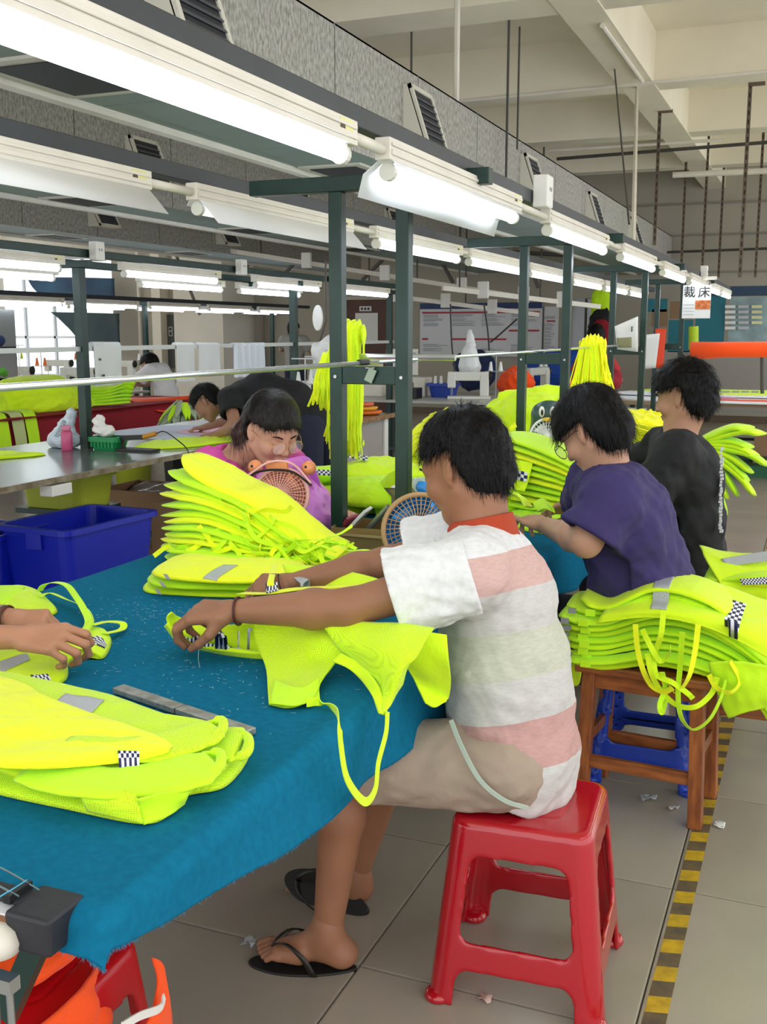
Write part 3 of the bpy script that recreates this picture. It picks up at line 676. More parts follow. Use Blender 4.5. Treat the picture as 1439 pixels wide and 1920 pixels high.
def hand_bones(w, d, n, side, curl=(.5, .55, .6, .65), thumb=(.6, .3), s=1.0, spread=.1, tw=0):
    """w wrist, d direction of the palm, n back-of-hand normal, side +1 when the thumb lies on the d x n side"""
    d = nrm(d); n = nrm(n-d*(n@d)); l = np.cross(d, n)*side            # l points to the thumb side
    B = [('palm', w, d, n, l)]
    out = []
    kn = [(.084, .030), (.089, .010), (.084, -.011), (.075, -.029)]
    for i, (f, y) in enumerate(kn):
        out.append((w+d*.012*s+l*y*.6*s, w+d*f*s+l*y*s+n*.002*s, .0135*s, .0115*s, .014))
    lens = [(.042, .025, .020), (.047, .029, .022), (.043, .027, .021), (.034, .020, .018)]
    tips = []
    for i, (f, y) in enumerate(kn):
        p = w+d*f*s+l*y*s+n*.002*s; dd = nrm(d+l*spread*(1.2-i*.8)); nn = nrm(n-dd*(n@dd)); a = 0; r = [.0098, .0088, .0078, .0065][0:4]
        if i == 3: r = [q*.88 for q in r]
        c = curl[i] if hasattr(curl[i], '__len__') else (curl[i], curl[i]*1.15, curl[i]*.8)
        for j in range(3):
            a += c[j]; q = p+(dd*math.cos(a)-nn*math.sin(a))*lens[i][j]*s; out.append((p, q, r[j]*s, r[j+1]*s, .004)); p = q
        tips.append(p)
    p = w+d*.022*s+l*.022*s-n*.006*s; q = p+nrm(d*.75+l*.65-n*thumb[0])*.038*s; out.append((p, q, .0145*s, .0115*s, .014))
    p = q; q = p+nrm(d*.95+l*(.25-thumb[1]*.5)-n*thumb[0]*.9)*.032*s; out.append((p, q, .0108*s, .0095*s, .005)); p = q
    q = p+nrm(d*1.0+l*(.05-thumb[1])-n*thumb[0]*.8)*.024*s; out.append((p, q, .0094*s, .0075*s, .004)); tips.append(q)
    return out, tips
def hand(S_, *a, **k):
    b, tips = hand_bones(*a, **k)
    for p, q, r1, r2, kk in b: S_.cap(p, q, r1, r2, kk)
    return tips
def bbox(pts, m): P = np.array(pts); return P.min(0)-m, P.max(0)+m
def hair_strands(name, surf, m, n, L, r, dirfn, seed=0, parent=None, droop=.6, lift=.006):
    Vt, F = surf; g = np.random.default_rng(seed); k = g.integers(0, len(F), n); P = Vt[F[k]].mean(1); a = Vt[F[k, 1]]-Vt[F[k, 0]]; b = Vt[F[k, 3]]-Vt[F[k, 0]]
    N = np.cross(a, b); N /= np.linalg.norm(N, axis=1, keepdims=True)+1e-12
    D = dirfn(P, N, g); D -= N*(D*N).sum(1, keepdims=True)*.8; D /= np.linalg.norm(D, axis=1, keepdims=True)+1e-9
    D = D+g.normal(size=D.shape)*.22; ll = L*(.5+g.random(n)); W = np.cross(D, N); W /= np.linalg.norm(W, axis=1, keepdims=True)+1e-9
    vs = np.zeros((n, 5, 3)); P0 = P-N*.002
    p1 = P0+D*(ll*.5)[:, None]+N*(lift*(.6+g.random(n)))[:, None]; p2 = P0+D*ll[:, None]+N*(lift*(.3+1.2*g.random(n)))[:, None]-np.array([0, 0, 1])*(ll*droop*.3)[:, None]
    vs[:, 0] = P0-W*r; vs[:, 1] = P0+W*r; vs[:, 2] = p1-W*r*.8; vs[:, 3] = p1+W*r*.8; vs[:, 4] = p2
    f = np.arange(n)[:, None]*5; F2 = np.vstack([f+np.array([0, 1, 3]), f+np.array([0, 3, 2]), f+np.array([2, 3, 4])])
    o = fastmesh(name, vs.reshape(-1, 3), F2, m, parent, smooth=False); o['kind'] = 'stuff'; return o
def skin(name, c): return mat(name, c, .5, var=.05, vscale=14, sub=.06, bump=.04, bscale=160, spec=.4)
hair_m = mat('black_hair', '#070608', .55, spec=.22); hair_br = mat('dark_brown_hair', '#130b09', .5, spec=.3)
# ================================================================== PEOPLE
def torso(S_, J, g=0, fat=1.0, k=.05, disp=None, legs=True):
    """pelvis, waist, chest, neck base and shoulders of a posed body; g = cloth allowance"""
    p, wst, ch, nb, sl, sr = [np.array(J[q], float) for q in ('pelvis', 'waist', 'chest', 'neck', 'shL', 'shR')]
    lat = nrm(sl-sr); up = nrm(nb-p); f = nrm(np.cross(lat, up)); M = np.stack([f, lat, np.cross(f, lat)], 1)
    S_.ell(p, V(.115*fat+g, .155*fat+g, .11+g), M, k, disp=disp)
    S_.ell(wst, V(.105*fat+g, .14*fat+g, .13+g), M, k, disp=disp)
    S_.ell(ch, V(.115*fat**.5+g, .155*fat**.5+g, .155+g), M, k, disp=disp)
    S_.cap(wst, ch, .10*fat+g, .11+g, k, disp=disp)
    S_.cap(p, wst, .105*fat+g, .10*fat+g, k, disp=disp)
    for q in (sl, sr):
        inn = q+(nb-q)*.22; S_.cap(inn, nb*.75+ch*.25+(q-nb)*.15, .052+g, .06+g, .05, disp=disp)
    S_.cap(sl*.9+ch*.1, sr*.9+ch*.1, .05+g, .05+g, .05, disp=disp)
    return M
def arm(S_, sh, el, wr, g=0, r=(.050, .041, .043, .026), k=.02):
    sh, el, wr = [np.array(q, float) for q in (sh, el, wr)]
    S_.cap(sh, el, r[0]+g, r[1]+g, k); m = el+(wr-el)*.3; S_.cap(el, m, r[1]+g, r[2]+g, k); S_.cap(m, wr, r[2]+g, r[3]+g, k)
def person(label, J, skc, res=.008, hres=.0045, hand_res=.0028, fat=1.0, hs=1.0, jaw=1.0, legs=False, hands=True, group=None, shirt=None, shirt_kw=None, arms_r=(.050, .041, .043, .026), sleeve=.55, loc=None, top_only=False, face_kw=None):
    loc = loc or (J['pelvis'][0], J['pelvis'][1], 0)
    R_ = root('person', label, 'person', loc, group); sk = skin('skin_'+skc.strip('#'), skc)
    A = {k: np.array(v, float) for k, v in J.items() if k not in ('hfwd', 'hup', 'hands')}
    pts = [A[q] for q in A]; lo, hi = bbox(pts, .17)
    B = Solid(lo, hi, res)
    torso(B, J, -.01, fat)
    hc = A['head']; M = axes(J['hfwd'], J.get('hup', (0, 0, 1)))
    nk = hc+M@V(-.03, 0, -.06)*hs
    B.cap(A['neck'], nk, .062*hs, .054*hs, .04); B.ell(hc+M@V(-.012, 0, .02)*hs, V(.085, .068, .08)*hs, M, .03)
    for s in 'LR':
        if 'el'+s in A: arm(B, A['sh'+s], A['el'+s], A['wr'+s], 0, arms_r)
    if legs:
        for s in 'LR':
            if 'kn'+s in A: leg(B, A['hip'+s], A['kn'+s], A['an'+s], A['toe'+s])
    L = [B]
    H = Solid(hc-.17*hs, hc+.17*hs, hres); head(H, hc, M, hs, jaw=jaw, **(face_kw or {})); H.cap(A['neck'], nk, .0615*hs, .0535*hs, .035)
    L.append(H)
    tips = {}
    if hands:
        for s, kw in J['hands'].items():
            w_ = A['wr'+s]; d = np.array(kw['d'], float); c = w_+nrm(d)*.08
            Hd = Solid(c-.14, c+.14, hand_res); e = w_+(A['el'+s]-w_)*.2
            Hd.cap(e, w_+nrm(d)*.01, arms_r[3]+.003, arms_r[3]-.002, .01)
            tips[s] = hand(Hd, w_, d, kw['n'], kw['side'], kw.get('curl', (.5, .55, .6, .65)), kw.get('thumb', (.6, .3)), kw.get('s', 1.0), kw.get('spread', .1)); L.append(Hd)
    body = solids('body', L, sk, R_, 1)
    return R_, body, A, M, tips, sk
def leg(B, hip, kn, an, toe, g=0, k=.02):
    hip, kn, an, toe = [np.array(q, float) for q in (hip, kn, an, toe)]
    B.cap(hip, kn, .085+g, .058+g, k); m = kn+(an-kn)*.28; back = nrm(kn-an); B.cap(kn, m, .055+g, .056+g, k); B.cap(m, an, .055+g, .033+g, k)
def tee(name, J, m, parent, g=.014, fat=1.0, res=.007, sl=.55, sr_=.066, hem=None, amp=.006, ws=16, seed=0, arms_r=(.050, .041), flare=.012, neck_r=.075, neck_off=0, it=1, extra=None, label=None):
    A = {k: np.array(v, float) for k, v in J.items() if k not in ('hfwd', 'hup', 'hands')}
    pts = [A[q] for q in ('pelvis', 'waist', 'chest', 'neck', 'shL', 'shR')]
    en = {}
    for s in 'LR':
        if 'el'+s in A: en[s] = A['sh'+s]+(A['el'+s]-A['sh'+s])*sl; pts.append(en[s])
    lo, hi = bbox(pts, .19); T = Solid(lo, hi, res); fn = lambda P: amp*wrinkle(P, ws, seed)*.7+amp*.4*wrinkle(P, ws*2.3, seed+3)
    torso(T, J, g, fat)
    if extra: extra(T)
    for s in en:
        sh, e = A['sh'+s], en[s]; d = nrm(e-sh); T.cap(sh*.85+A['chest']*.15, sh, .055+g, sr_-.004, .04); T.cap(sh, e+d*.05, sr_-.002, sr_+flare, .035)
    T.warp(fn)
    for s in en:
        sh, e = A['sh'+s], en[s]; d = nrm(e-sh); T.cap(sh+d*.03, e+d*.12, arms_r[0]-.004, sr_+flare-.006, 0, '-')
        T.cut(e, d, (np.minimum(e, e+d*.12)-.10, np.maximum(e, e+d*.12)+.10))
    nb = A['neck']; up = nrm(nb-A['chest']); up = nrm(up+V(0, 0, .6)); T.cap(nb-up*.005+nrm(A['head']-nb)*0, nb+up*.2, neck_r-.012, neck_r+.02, 0, '-')
    T.cut(nb+up*(.045+neck_off), up, (nb-.12, nb+.2))
    if hem is not None: T.cut(hem[0], hem[1])
    return solids(name, [T], m, parent, it, label)
def hair_cap(J, M, hs, m, parent, front=.058, fz=.052, nape=-.085, grow=.014, res=.005, n=2500, L=.035, r=.0007, seed=0, disp=.004, extra=None, side=.0, strands=True, name='hair', dirfn=None, lift=.006, droop=.6, earcut=True, EARZ=.036):
    c = np.array(J['head'], float); T = lambda x, y, z: c+hs*(M@V(x, y, z)); H = Solid(c-.2*hs, c+.2*hs, res)
    H.ell(T(-.016, 0, .032), V(.096+grow, .077+grow, .088+grow)*hs, M, .02); H.ell(T(-.055, 0, -.035), V(.052+grow, .058+grow*.8, .06)*hs, M, .03)
    if extra: extra(H, T)
    H.warp(lambda P: disp*wrinkle(P, 34, seed)+disp*.6*wrinkle(P, 80, seed+1))
    # hairline: cut away the face, the temples below the line and the space round the ears
    def loc_(P): q = (P-c)@M/hs; return q[..., 0]+.003*np.sin(q[..., 2]*190+seed), np.abs(q[..., 1]), q[..., 2]+.0035*np.sin(q[..., 0]*230+q[..., 1]*90+seed)
    def face_(P): x, y, z = loc_(P); return np.maximum((front-.014-side)-.30*(fz-z)+.25*(y-.05)*0-x, z-fz+.9*np.maximum(y-.035, 0))*hs
    def ear_(P): x, y, z = loc_(P); return np.maximum(np.maximum(-.032-x, z-EARZ), .03-y)*hs
    def low_(P): x, y, z = loc_(P); return np.maximum(-.012+.55*(z+.03)*0-x, z+.03)*hs
    H.carve(face_, c-.2*hs, c+.2*hs); H.carve(low_, c-.2*hs, c+.2*hs)
    if earcut: H.carve(ear_, c-.2*hs, c+.2*hs)
    H.cut(T(0, 0, nape), -M[:, 2]+.25*M[:, 0])
    v, f = H.mesh(); v = relax(v, f, 1); o = fastmesh(name, v, f, m, parent)
    if strands:
        crown = T(-.04, 0, .11)
        def df(P, N, g): d = P-crown; return d/(np.linalg.norm(d, axis=1, keepdims=True)+1e-6)-np.array([0, 0, .35])
        hair_strands('hair_strands', (v, f), m, n, L, r, dirfn or df, seed, o, droop, lift)
    return o
def brows(J, M, hs, m, parent):
    c = np.array(J['head'], float); T = lambda x, y, z: c+hs*(M@V(x, y, z))
    for y in (-1, 1): MB().tube([T(.0925, y*.016, .018), T(.089, y*.034, .024), T(.072, y*.051, .018)], [.0022, .003, .0015], 6).build('eyebrow', m, parent)
def glasses(J, M, hs, m, parent, gl, r=.022):
    c = np.array(J['head'], float); T = lambda x, y, z: c+hs*(M@V(x, y, z)); o = MB()
    for y in (-1, 1): o.tube([T(.108, y*(.033)+r*1.15*math.cos(t), -.008+r*math.sin(t)) for t in np.linspace(0, 2*PI, 20, endpoint=False)], .0014, 6, closed=True)
    o.tube([T(.108, -.010, -.004), T(.112, 0, -.001), T(.108, .010, -.004)], .0013, 6)
    for y in (-1, 1): o.tube([T(.107, y*.056, 0), T(.06, y*.078, .002), T(0, y*.084, .004), T(-.018, y*.082, -.014)], .0013, 6)
    f = o.build('glasses', m, parent, smooth=True)
    for y in (-1, 1): MB().lathe(T(.108, y*.033, -.008), [(0, 0), (r*1.1, .0004), (0, .0012)], 18, M[:, 0]).build('lens', gl, f)
    return f
# ------------------------------------------------------------------ the man in the striped shirt
MAN = dict(pelvis=(-.60, 2.30, .535), waist=(-.635, 2.30, .70), chest=(-.665, 2.305, .885), neck=(-.70, 2.31, 1.035),
    shL=(-.675, 2.135, .985), shR=(-.80, 2.46, .985), head=Yp(868, 872, 2.33), hfwd=(-.90, .22, -.40), hup=(0, 0, 1),
    elL=Zp(655, 1140, .905), wrL=Zp(438, 1146, .88), elR=Zp(722, 1058, .92), wrR=Zp(548, 1094, .875),
    hipL=(-.60, 2.21, .52), knL=(-.965, 2.13, .49), anL=(-1.0, 2.085, .085), toeL=(-1.19, 2.03, .03),
    hipR=(-.60, 2.39, .52), knR=(-.95, 2.38, .47), anR=Yp(668, 1640, 2.38), toeR=Yp(565, 1655, 2.40),
    hands=dict(L=dict(d=(-1, -.12, -.12), n=(.05, -.30, .95), side=-1, curl=((.5, .9, .7), (.55, .95, .7), (.6, 1.0, .7), (.7, 1.0, .7)), thumb=(.7, .1), s=1.1),
               R=dict(d=(-1, -.05, -.15), n=(.05, -.35, .9), side=1, curl=((.6, 1.0, .8), (.6, 1.0, .8), (.65, 1.0, .8), (.7, 1., .8)), thumb=(.6, .3), s=1.08)))
mr, mbody, MA, MM, mtips, msk = person('man in a striped white and pink shirt on the red stool, sewing a yellow vest', MAN, '#96674b', .006, .0035, .0025, legs=True, hs=1.04)
# feet with toes
def foot(an, toe, parent, skm, sidey=1, res=.003, heel=None):
    an = np.array(an, float); toe = np.array(toe, float); d = toe-an; d = nrm(d-V(0, 0, d[2])) if heel is None else nrm(toe-heel)
    up = V(0, 0, 1.) if heel is None else nrm(np.cross(np.cross(d, nrm(an-heel)), d)); l = np.cross(up, d)
    h = an+V(0, 0, -.045)-d*.035 if heel is None else np.array(heel, float)
    c = h+d*.11; F_ = Solid(c-.2, c+.2, res)
    F_.cap(an+up*.03, an, .036, .036, .02); F_.ell(h+up*.002, (.032, .032, .034), None, .03); F_.cap(an, h+d*.11+up*.012, .034, .022, .03); F_.cap(h, h+d*.14+l*.01*sidey, .03, .024, .03, flat=(up, .75)); F_.cap(h+d*.10-l*.022, h+d*.15-l*.020, .021, .018, .02); F_.cap(h+d*.10+l*.022, h+d*.15+l*.020, .021, .017, .02)
    for i, (y, L, r) in enumerate([(.031, .055, .0125), (.012, .052, .0095), (-.004, .046, .009), (-.018, .038, .0085), (-.031, .028, .008)]):
        a = h+d*.148+l*y*sidey-up*.004; b = a+d*(L*.55)+up*.003; e = a+d*L-up*.006; F_.cap(a, b, r*1.1, r, .006); F_.cap(b, e, r, r*.95, .003)
    return F_, h, d, l, up
fl, h, d, l, up = foot(MAN['anL'], MAN['toeL'], mr, msk, -1)
sol = [fl]; FL = (h, d, l, up)
fr, h, d, l, up = foot(MAN['anR'], MAN['toeR'], mr, msk, 1, heel=Yp(672, 1668, 2.38)); sol.append(fr); FR = (h, d, l, up)
Bm = solids('foot_skin', sol, msk, mr, 1)
# merge feet into the body mesh so that the body stays one mesh
def join(a, b):
    bm_ = bmesh.new(); bm_.from_mesh(a.data); bm_.from_mesh(b.data); bm_.to_mesh(a.data); bm_.free(); bpy.data.objects.remove(b)
join(mbody, Bm)
def flipflop(h, d, l, up, label, parent_none=True, side=1):
    h = h-up*.036+d*.0; r = root('flip_flop', label, 'sandal', tuple(h-up*.012)); N = 40; pts = []
    for i in range(N):
        t = 2*PI*i/N; u = math.cos(t); v = math.sin(t); x = .108+.132*u; wdt = .036+.012*math.sin((u+1)*1.2)+.004*u; pts.append(h-up*.016+d*(x-.012)+l*v*wdt)
    MB().prism(pts, up*.018).build('sole', mat('black_rubber', '#15130f', .6), r, bev=.003)
    for s in (-1, 1):
        G = cat_spline([h+d*.172+up*.012, h+d*.158+up*.050+l*s*.006, h+d*.125+up*.068+l*s*.034, h+d*.085+up*.045+l*s*.050, h+d*.062+up*.0+l*s*.046], 14)
        slab('strap', np.array([[g+nrm(g-(h+d*.1))*.002-d*.008, g+nrm(g-(h+d*.1))*.002+d*.008] for g in G]), .003, mat('black_strap', '#1f1c14', .45), r)
    return r
flipflop(*FL, 'black flip-flop on the man\'s planted left foot'); _t = Yp(548, 1648, 2.36); _h = Yp(680, 1705, 2.33); _d = nrm(_t-_h); _u = nrm(np.cross(np.cross(_d, V(.35, -.75, .55)), _d)); _l = np.cross(_u, _d)
flipflop(_h+_u*.036+_d*.02, _d, _l, _u, 'black flip-flop dangling from the man\'s tucked-back right foot')
# shorts
sh_m = mat('taupe_shorts', '#a3917f', .8, var=.05, vscale=5, bump=.25, bscale=30)
lo, hi = bbox([MAN['pelvis'], MAN['knL'], MAN['knR'], MAN['waist']], .17); T = Solid(lo, hi, .0065)
P_ = np.array(MAN['pelvis']); T.ell(P_+V(-.02, 0, -.01), (.115, .165, .11), None, .04)
for s in 'LR':
    hp = np.array(MAN['hip'+s]); kn = np.array(MAN['kn'+s]); dd = nrm(kn-hp); T.cap(hp+V(0, 0, .01), kn+V(0, 0, .012), .108, .10, .05)
T.warp(lambda P: .007*wrinkle(P*V(1, 1, .7), 15, 2)+.004*wrinkle(P, 38, 4))
for s in 'LR':
    hp = np.array(MAN['hip'+s]); kn = np.array(MAN['kn'+s]); dd = nrm(kn-hp); e = kn-dd*.04; T.cap(e-dd*.05+V(0, 0, .012), e+dd*.2, .082, .092, 0, '-'); T.cut(e, dd, (np.minimum(e, kn+dd*.12)-.11, np.maximum(e, kn+dd*.12)+.11))
T.cut((-.56, 2.3, .70), (-.1, 0, 1)); T.cut((-.56, 2.3, .437), (0, 0, -1))
sho = solids('shorts', [T], sh_m, mr, 1)
# striped shirt: bands across the body, white yoke and sleeves
def stripe_mat():
    m = bpy.data.materials.new('striped_jersey'); m.use_nodes = True; nt = m.node_tree; b = nt.nodes['Principled BSDF']; b.inputs['Roughness'].default_value = .85; b.inputs['Specular IOR Level'].default_value = .2
    tc = nt.nodes.new('ShaderNodeTexCoord'); sp = nt.nodes.new('ShaderNodeSeparateXYZ'); nt.links.new(tc.outputs['Object'], sp.inputs[0])
    # height measured along the leaning back: z - .12*x, slightly bent by noise
    a = nt.nodes.new('ShaderNodeMath'); a.operation = 'MULTIPLY_ADD'; a.inputs[1].default_value = -.20; nt.links.new(sp.outputs[0], a.inputs[0]); nt.links.new(sp.outputs[2], a.inputs[2])
    a2 = nt.nodes.new('ShaderNodeMath'); a2.operation = 'MULTIPLY_ADD'; a2.inputs[1].default_value = .10; nt.links.new(sp.outputs[1], a2.inputs[0]); nt.links.new(a.outputs[0], a2.inputs[2])
    mr_ = nt.nodes.new('ShaderNodeMapRange'); mr_.inputs[1].default_value = SB0; mr_.inputs[2].default_value = SB1; nt.links.new(a2.outputs[0], mr_.inputs[0])
    r = nt.nodes.new('ShaderNodeValToRGB'); nt.links.new(mr_.outputs[0], r.inputs[0]); r.color_ramp.interpolation = 'CONSTANT'; E = r.color_ramp.elements
    E.remove(E[1]); E[0].position = 0; E[0].color = srgb(SBANDS[0][1])
    for pos, c in SBANDS[1:]: e = E.new(min(max(pos, .001), .999)); e.color = srgb(c)
    n = nt.nodes.new('ShaderNodeTexNoise'); n.inputs['Scale'].default_value = 55; n.inputs['Detail'].default_value = 8; mp = nt.nodes.new('ShaderNodeMapping'); mp.inputs['Scale'].default_value = (1, 1, 3.5); nt.links.new(tc.outputs['Object'], mp.inputs[0]); nt.links.new(mp.outputs[0], n.inputs['Vector'])
    mx = nt.nodes.new('ShaderNodeMix'); mx.data_type = 'RGBA'; mx.blend_type = 'MULTIPLY'; mx.inputs[0].default_value = .35
    rr = nt.nodes.new('ShaderNodeValToRGB'); rr.color_ramp.elements[0].color = (.72, .72, .72, 1); rr.color_ramp.elements[0].position = .35; rr.color_ramp.elements[1].position = .6; nt.links.new(n.outputs[0], rr.inputs[0])
    nt.links.new(r.outputs[0], mx.inputs[6]); nt.links.new(rr.outputs[0], mx.inputs[7]); nt.links.new(mx.outputs[2], b.inputs['Base Color'])
    bp = nt.nodes.new('ShaderNodeBump'); bp.inputs['Strength'].default_value = .3; bp.inputs['Distance'].default_value = .004; n2 = nt.nodes.new('ShaderNodeTexNoise'); n2.inputs['Scale'].default_value = 22; n2.inputs['Detail'].default_value = 5; nt.links.new(tc.outputs['Object'], n2.inputs['Vector']); nt.links.new(n2.outputs[0], bp.inputs['Height']); nt.links.new(bp.outputs[0], b.inputs['Normal'])
    return m
# band borders read off the back of the shirt (x 1040): heights of the seams
def sval(P): return P[2]-.20*P[0]+.10*P[1]
bk = lambda x, y: sval(Yp(x, y, 2.3)+V(0, -.10, 0))
SB0, SB1 = bk(1000, 1560), bk(900, 960)
fr_ = lambda x, y: float((bk(x, y)-SB0)/(SB1-SB0))
SBANDS = [(0, '#c9c6c1'), (fr_(1000, 1405), '#c39a93'), (fr_(980, 1320), '#c9c6c1'), (fr_(975, 1245), '#c4c5b2'), (fr_(960, 1165), '#c9c6c1'), (fr_(960, 1090), '#cfaba3'), (fr_(930, 1025), '#dddcdc')]
jersey = stripe_mat()
def manshirt(T):
    T.cap((-.63, 2.31, .53), (-.65, 2.31, .75), .125, .125, .05, flat=((0, 1, 0), 1.25)); T.cap((-.595, 2.32, .455), (-.61, 2.31, .74), .118, .115, .05, flat=((0, 1, 0), 1.42))
sh_o = tee('shirt', MAN, jersey, mr, g=.016, res=.0055, sl=.62, sr_=.073, hem=(V(-.56, 2.3, .445), V(-.50, .05, -.86)), amp=.009, ws=13, seed=1, flare=.02, neck_r=.066, neck_off=.0, extra=manshirt)
# white sleeves as separate cloth over the striped body would hide the seam: a thin hem ring at each cuff
rib = mat('white_jersey', '#dcdcda', .85, var=.06, vscale=60, bump=.2, bscale=60)
for s in 'LR':
    sh0 = np.array(MAN['sh'+s]); e0 = np.array(MAN['el'+s]); dd = nrm(e0-sh0); e = sh0+(e0-sh0)*.62
    lo, hi = bbox([sh0, e], .12); T = Solid(lo, hi, .0055)
    T.cap(sh0+dd*.0, e+dd*.05, .083, .101, .02); T.ell(sh0, (.085, .085, .085), None, .02); T.warp(lambda P: .008*wrinkle(P, 13, 1)*.7+.006*wrinkle(P*V(.6, 1, 1.3), 26, 4)+.003)
    T.cap(sh0+dd*.06, e+dd*.12, .046, .087, 0, '-'); T.cut(e+dd*.002, dd, (np.minimum(e, e+dd*.12)-.12, np.maximum(e, e+dd*.12)+.12)); T.cut(sh0-dd*.006, -dd)
    solids('sleeve', [T], rib, mr, 1, 'white sleeve')
# orange polo collar
nb = np.array(MAN['neck']); hd = np.array(MAN['head']); ax_ = nrm(hd+MM@V(-.03, 0, -.06)-nb); u_ = nrm(np.cross(ax_, (0, 0, 1.))); 
rows = []
f0 = nrm(V(-1, .1, 0)-ax_*(V(-1, .1, 0)@ax_)); l0 = np.cross(ax_, f0)
for t in np.linspace(.30, 2*PI-.30, 44):
    rad = .071; bk_ = (1-math.cos(t))/2; o = nb+f0*math.cos(t)*rad*1.08+l0*math.sin(t)*rad
    rows.append([o+ax_*(-.018+.0*bk_)+(o-nb)*.22, o+ax_*(.012+.008*bk_)+(o-nb)*.05, o+ax_*(.026+.022*bk_)-(o-nb)*.06, o+ax_*(.028+.026*bk_)-(o-nb)*.10, ])
slab('collar', np.array([cat_spline(r_, 8) for r_ in rows]), .004, mat('orange_collar', '#a83a16', .8, bump=.1, bscale=90), mr, label='orange collar')
hair_cap(MAN, MM, 1.04, hair_m, mr, front=.046, fz=.072, nape=-.098, grow=.012, res=.004, n=6000, L=.022, seed=3, disp=.004, lift=.003, droop=.9)
brows(MAN, MM, 1.04, hair_m, mr)
# bracelet on the near wrist, cord of red-brown beads on the other
def bracelet(wp, ax, r, m, label, tr=.0028):
    ax = nrm(ax); u = nrm(np.cross(ax, (0, 0, 1.))); v = np.cross(ax, u)
    return tag(MB().tube([wp+u*math.cos(t)*r+v*math.sin(t)*r for t in np.linspace(0, 2*PI, 26, endpoint=False)], tr, 8, closed=True).build('bracelet', m, smooth=True), label, 'bracelet')
wL, eL = np.array(MAN['wrL']), np.array(MAN['elL']); bracelet(wL+nrm(eL-wL)*.012, eL-wL, .031, mat('dark_red_cord', '#4a1a16', .5), 'dark red cord bracelet on the seated man\'s near wrist')
wR, eR = np.array(MAN['wrR']), np.array(MAN['elR']); bracelet(wR+nrm(eR-wR)*-.03, eR-wR, .030, mat('black_cord', '#241814', .5), 'thin black cord bracelet on the seated man\'s far wrist', .0018)
# beltcord: pale green trim at the shirt's side slit
ribbon('green_piping', [Yp(846, 1350, 2.09), Yp(866, 1400, 2.078), Yp(900, 1462, 2.07), Yp(945, 1500, 2.08), Yp(990, 1515, 2.11)], .010, mat('pale_green_trim', '#b4c2b2', .8), mr, 40, .003, up=(0, 1, 0), label='pale green trim')
# ------------------------------------------------------------------ red plastic stool
def plastic_stool(name, label, c, m, H=.425, top=.15, foot=.20, rz=0, group=None):
    c = np.array(c, float); r = root(name, label, 'stool', (c[0], c[1], 0), group); ca, sa = math.cos(rz), math.sin(rz)
    W = lambda x, y, z: V(c[0]+x*ca-y*sa, c[1]+x*sa+y*ca, z)
    s = Solid(np.array([c[0]-.3, c[1]-.3, -.01]), np.array([c[0]+.3, c[1]+.3, H+.05]), .0055 if group != 'far' else .011)
    Rz = np.array([[ca, -sa, 0], [sa, ca, 0], [0, 0, 1.]])
    X, Yq, Z = np.meshgrid(*s.ax, indexing='ij'); px = (X-c[0])*ca+(Yq-c[1])*sa; py = -(X-c[0])*sa+(Yq-c[1])*ca
    def shell(off, zt, px=px, py=py, Z=Z):
        half = top+(foot-top)*(H-Z)/H-off; q = np.stack([np.abs(px)-half+.045, np.abs(py)-half+.045], -1); d = np.linalg.norm(np.maximum(q, 0), axis=-1)+np.minimum(q.max(-1), 0)-.045
        e = Z-zt; dd = np.maximum(d, e); rr = .018; return np.where((d > -rr) & (e > -rr), np.sqrt(np.maximum(d+rr, 0)**2+np.maximum(e+rr, 0)**2)-rr, dd)
    D = shell(0, H); D = np.maximum(D, -shell(.011, H-.011))
    # leg openings: arch between the legs above and below the cross rails
    def rbox(u, z, uc, zc, hu, hz, rad): q = np.stack([np.abs(u-uc)-hu+rad, np.abs(z-zc)-hz+rad], -1); return np.linalg.norm(np.maximum(q, 0), axis=-1)+np.minimum(q.max(-1), 0)-rad
    for u, wv in ((px, py), (py, px)):
        half = top+(foot-top)*(H-Z)/H; hu = half-.058
        up_ = rbox(u, Z, 0, H*.585, hu, H*.235, .03); dn = rbox(u, Z, 0, -.02, hu-.004, H*.20+.02, .03)
        D = np.maximum(D, -np.maximum(np.minimum(up_, dn), -(np.abs(wv)-half*.55)))
    # recessed panel lines on the seat
    ring = np.abs(rbox(px, py, 0, 0, .085, .085, .03))-.004; D = np.maximum(D, -np.maximum(ring, H-.005-Z))
    hole = np.hypot(px, py)-.012; D = np.maximum(D, -hole); D = np.maximum(D, -Z)
    s.D[:] = D; v, f = s.mesh(); v = relax(v, f, 1); fastmesh('stool_shell', v, f, m, r)
    for qx in (-1, 1):
        for qy in (-1, 1): MB().lathe(W(qx*(foot-.026), qy*(foot-.026), 0), [(.030, 0), (.033, .004), (.031, .014), (.024, .02)], 16).build('foot_pad', m, r, smooth=True)
    return r
red_pl = mat('red_plastic', '#b00a1c', .16, spec=.6, coat=.3)
plastic_stool('plastic_stool', 'glossy red plastic stool the man in the striped shirt sits on', (-.555, 2.265), red_pl, H=.43, top=.158, foot=.2, rz=math.radians(4))
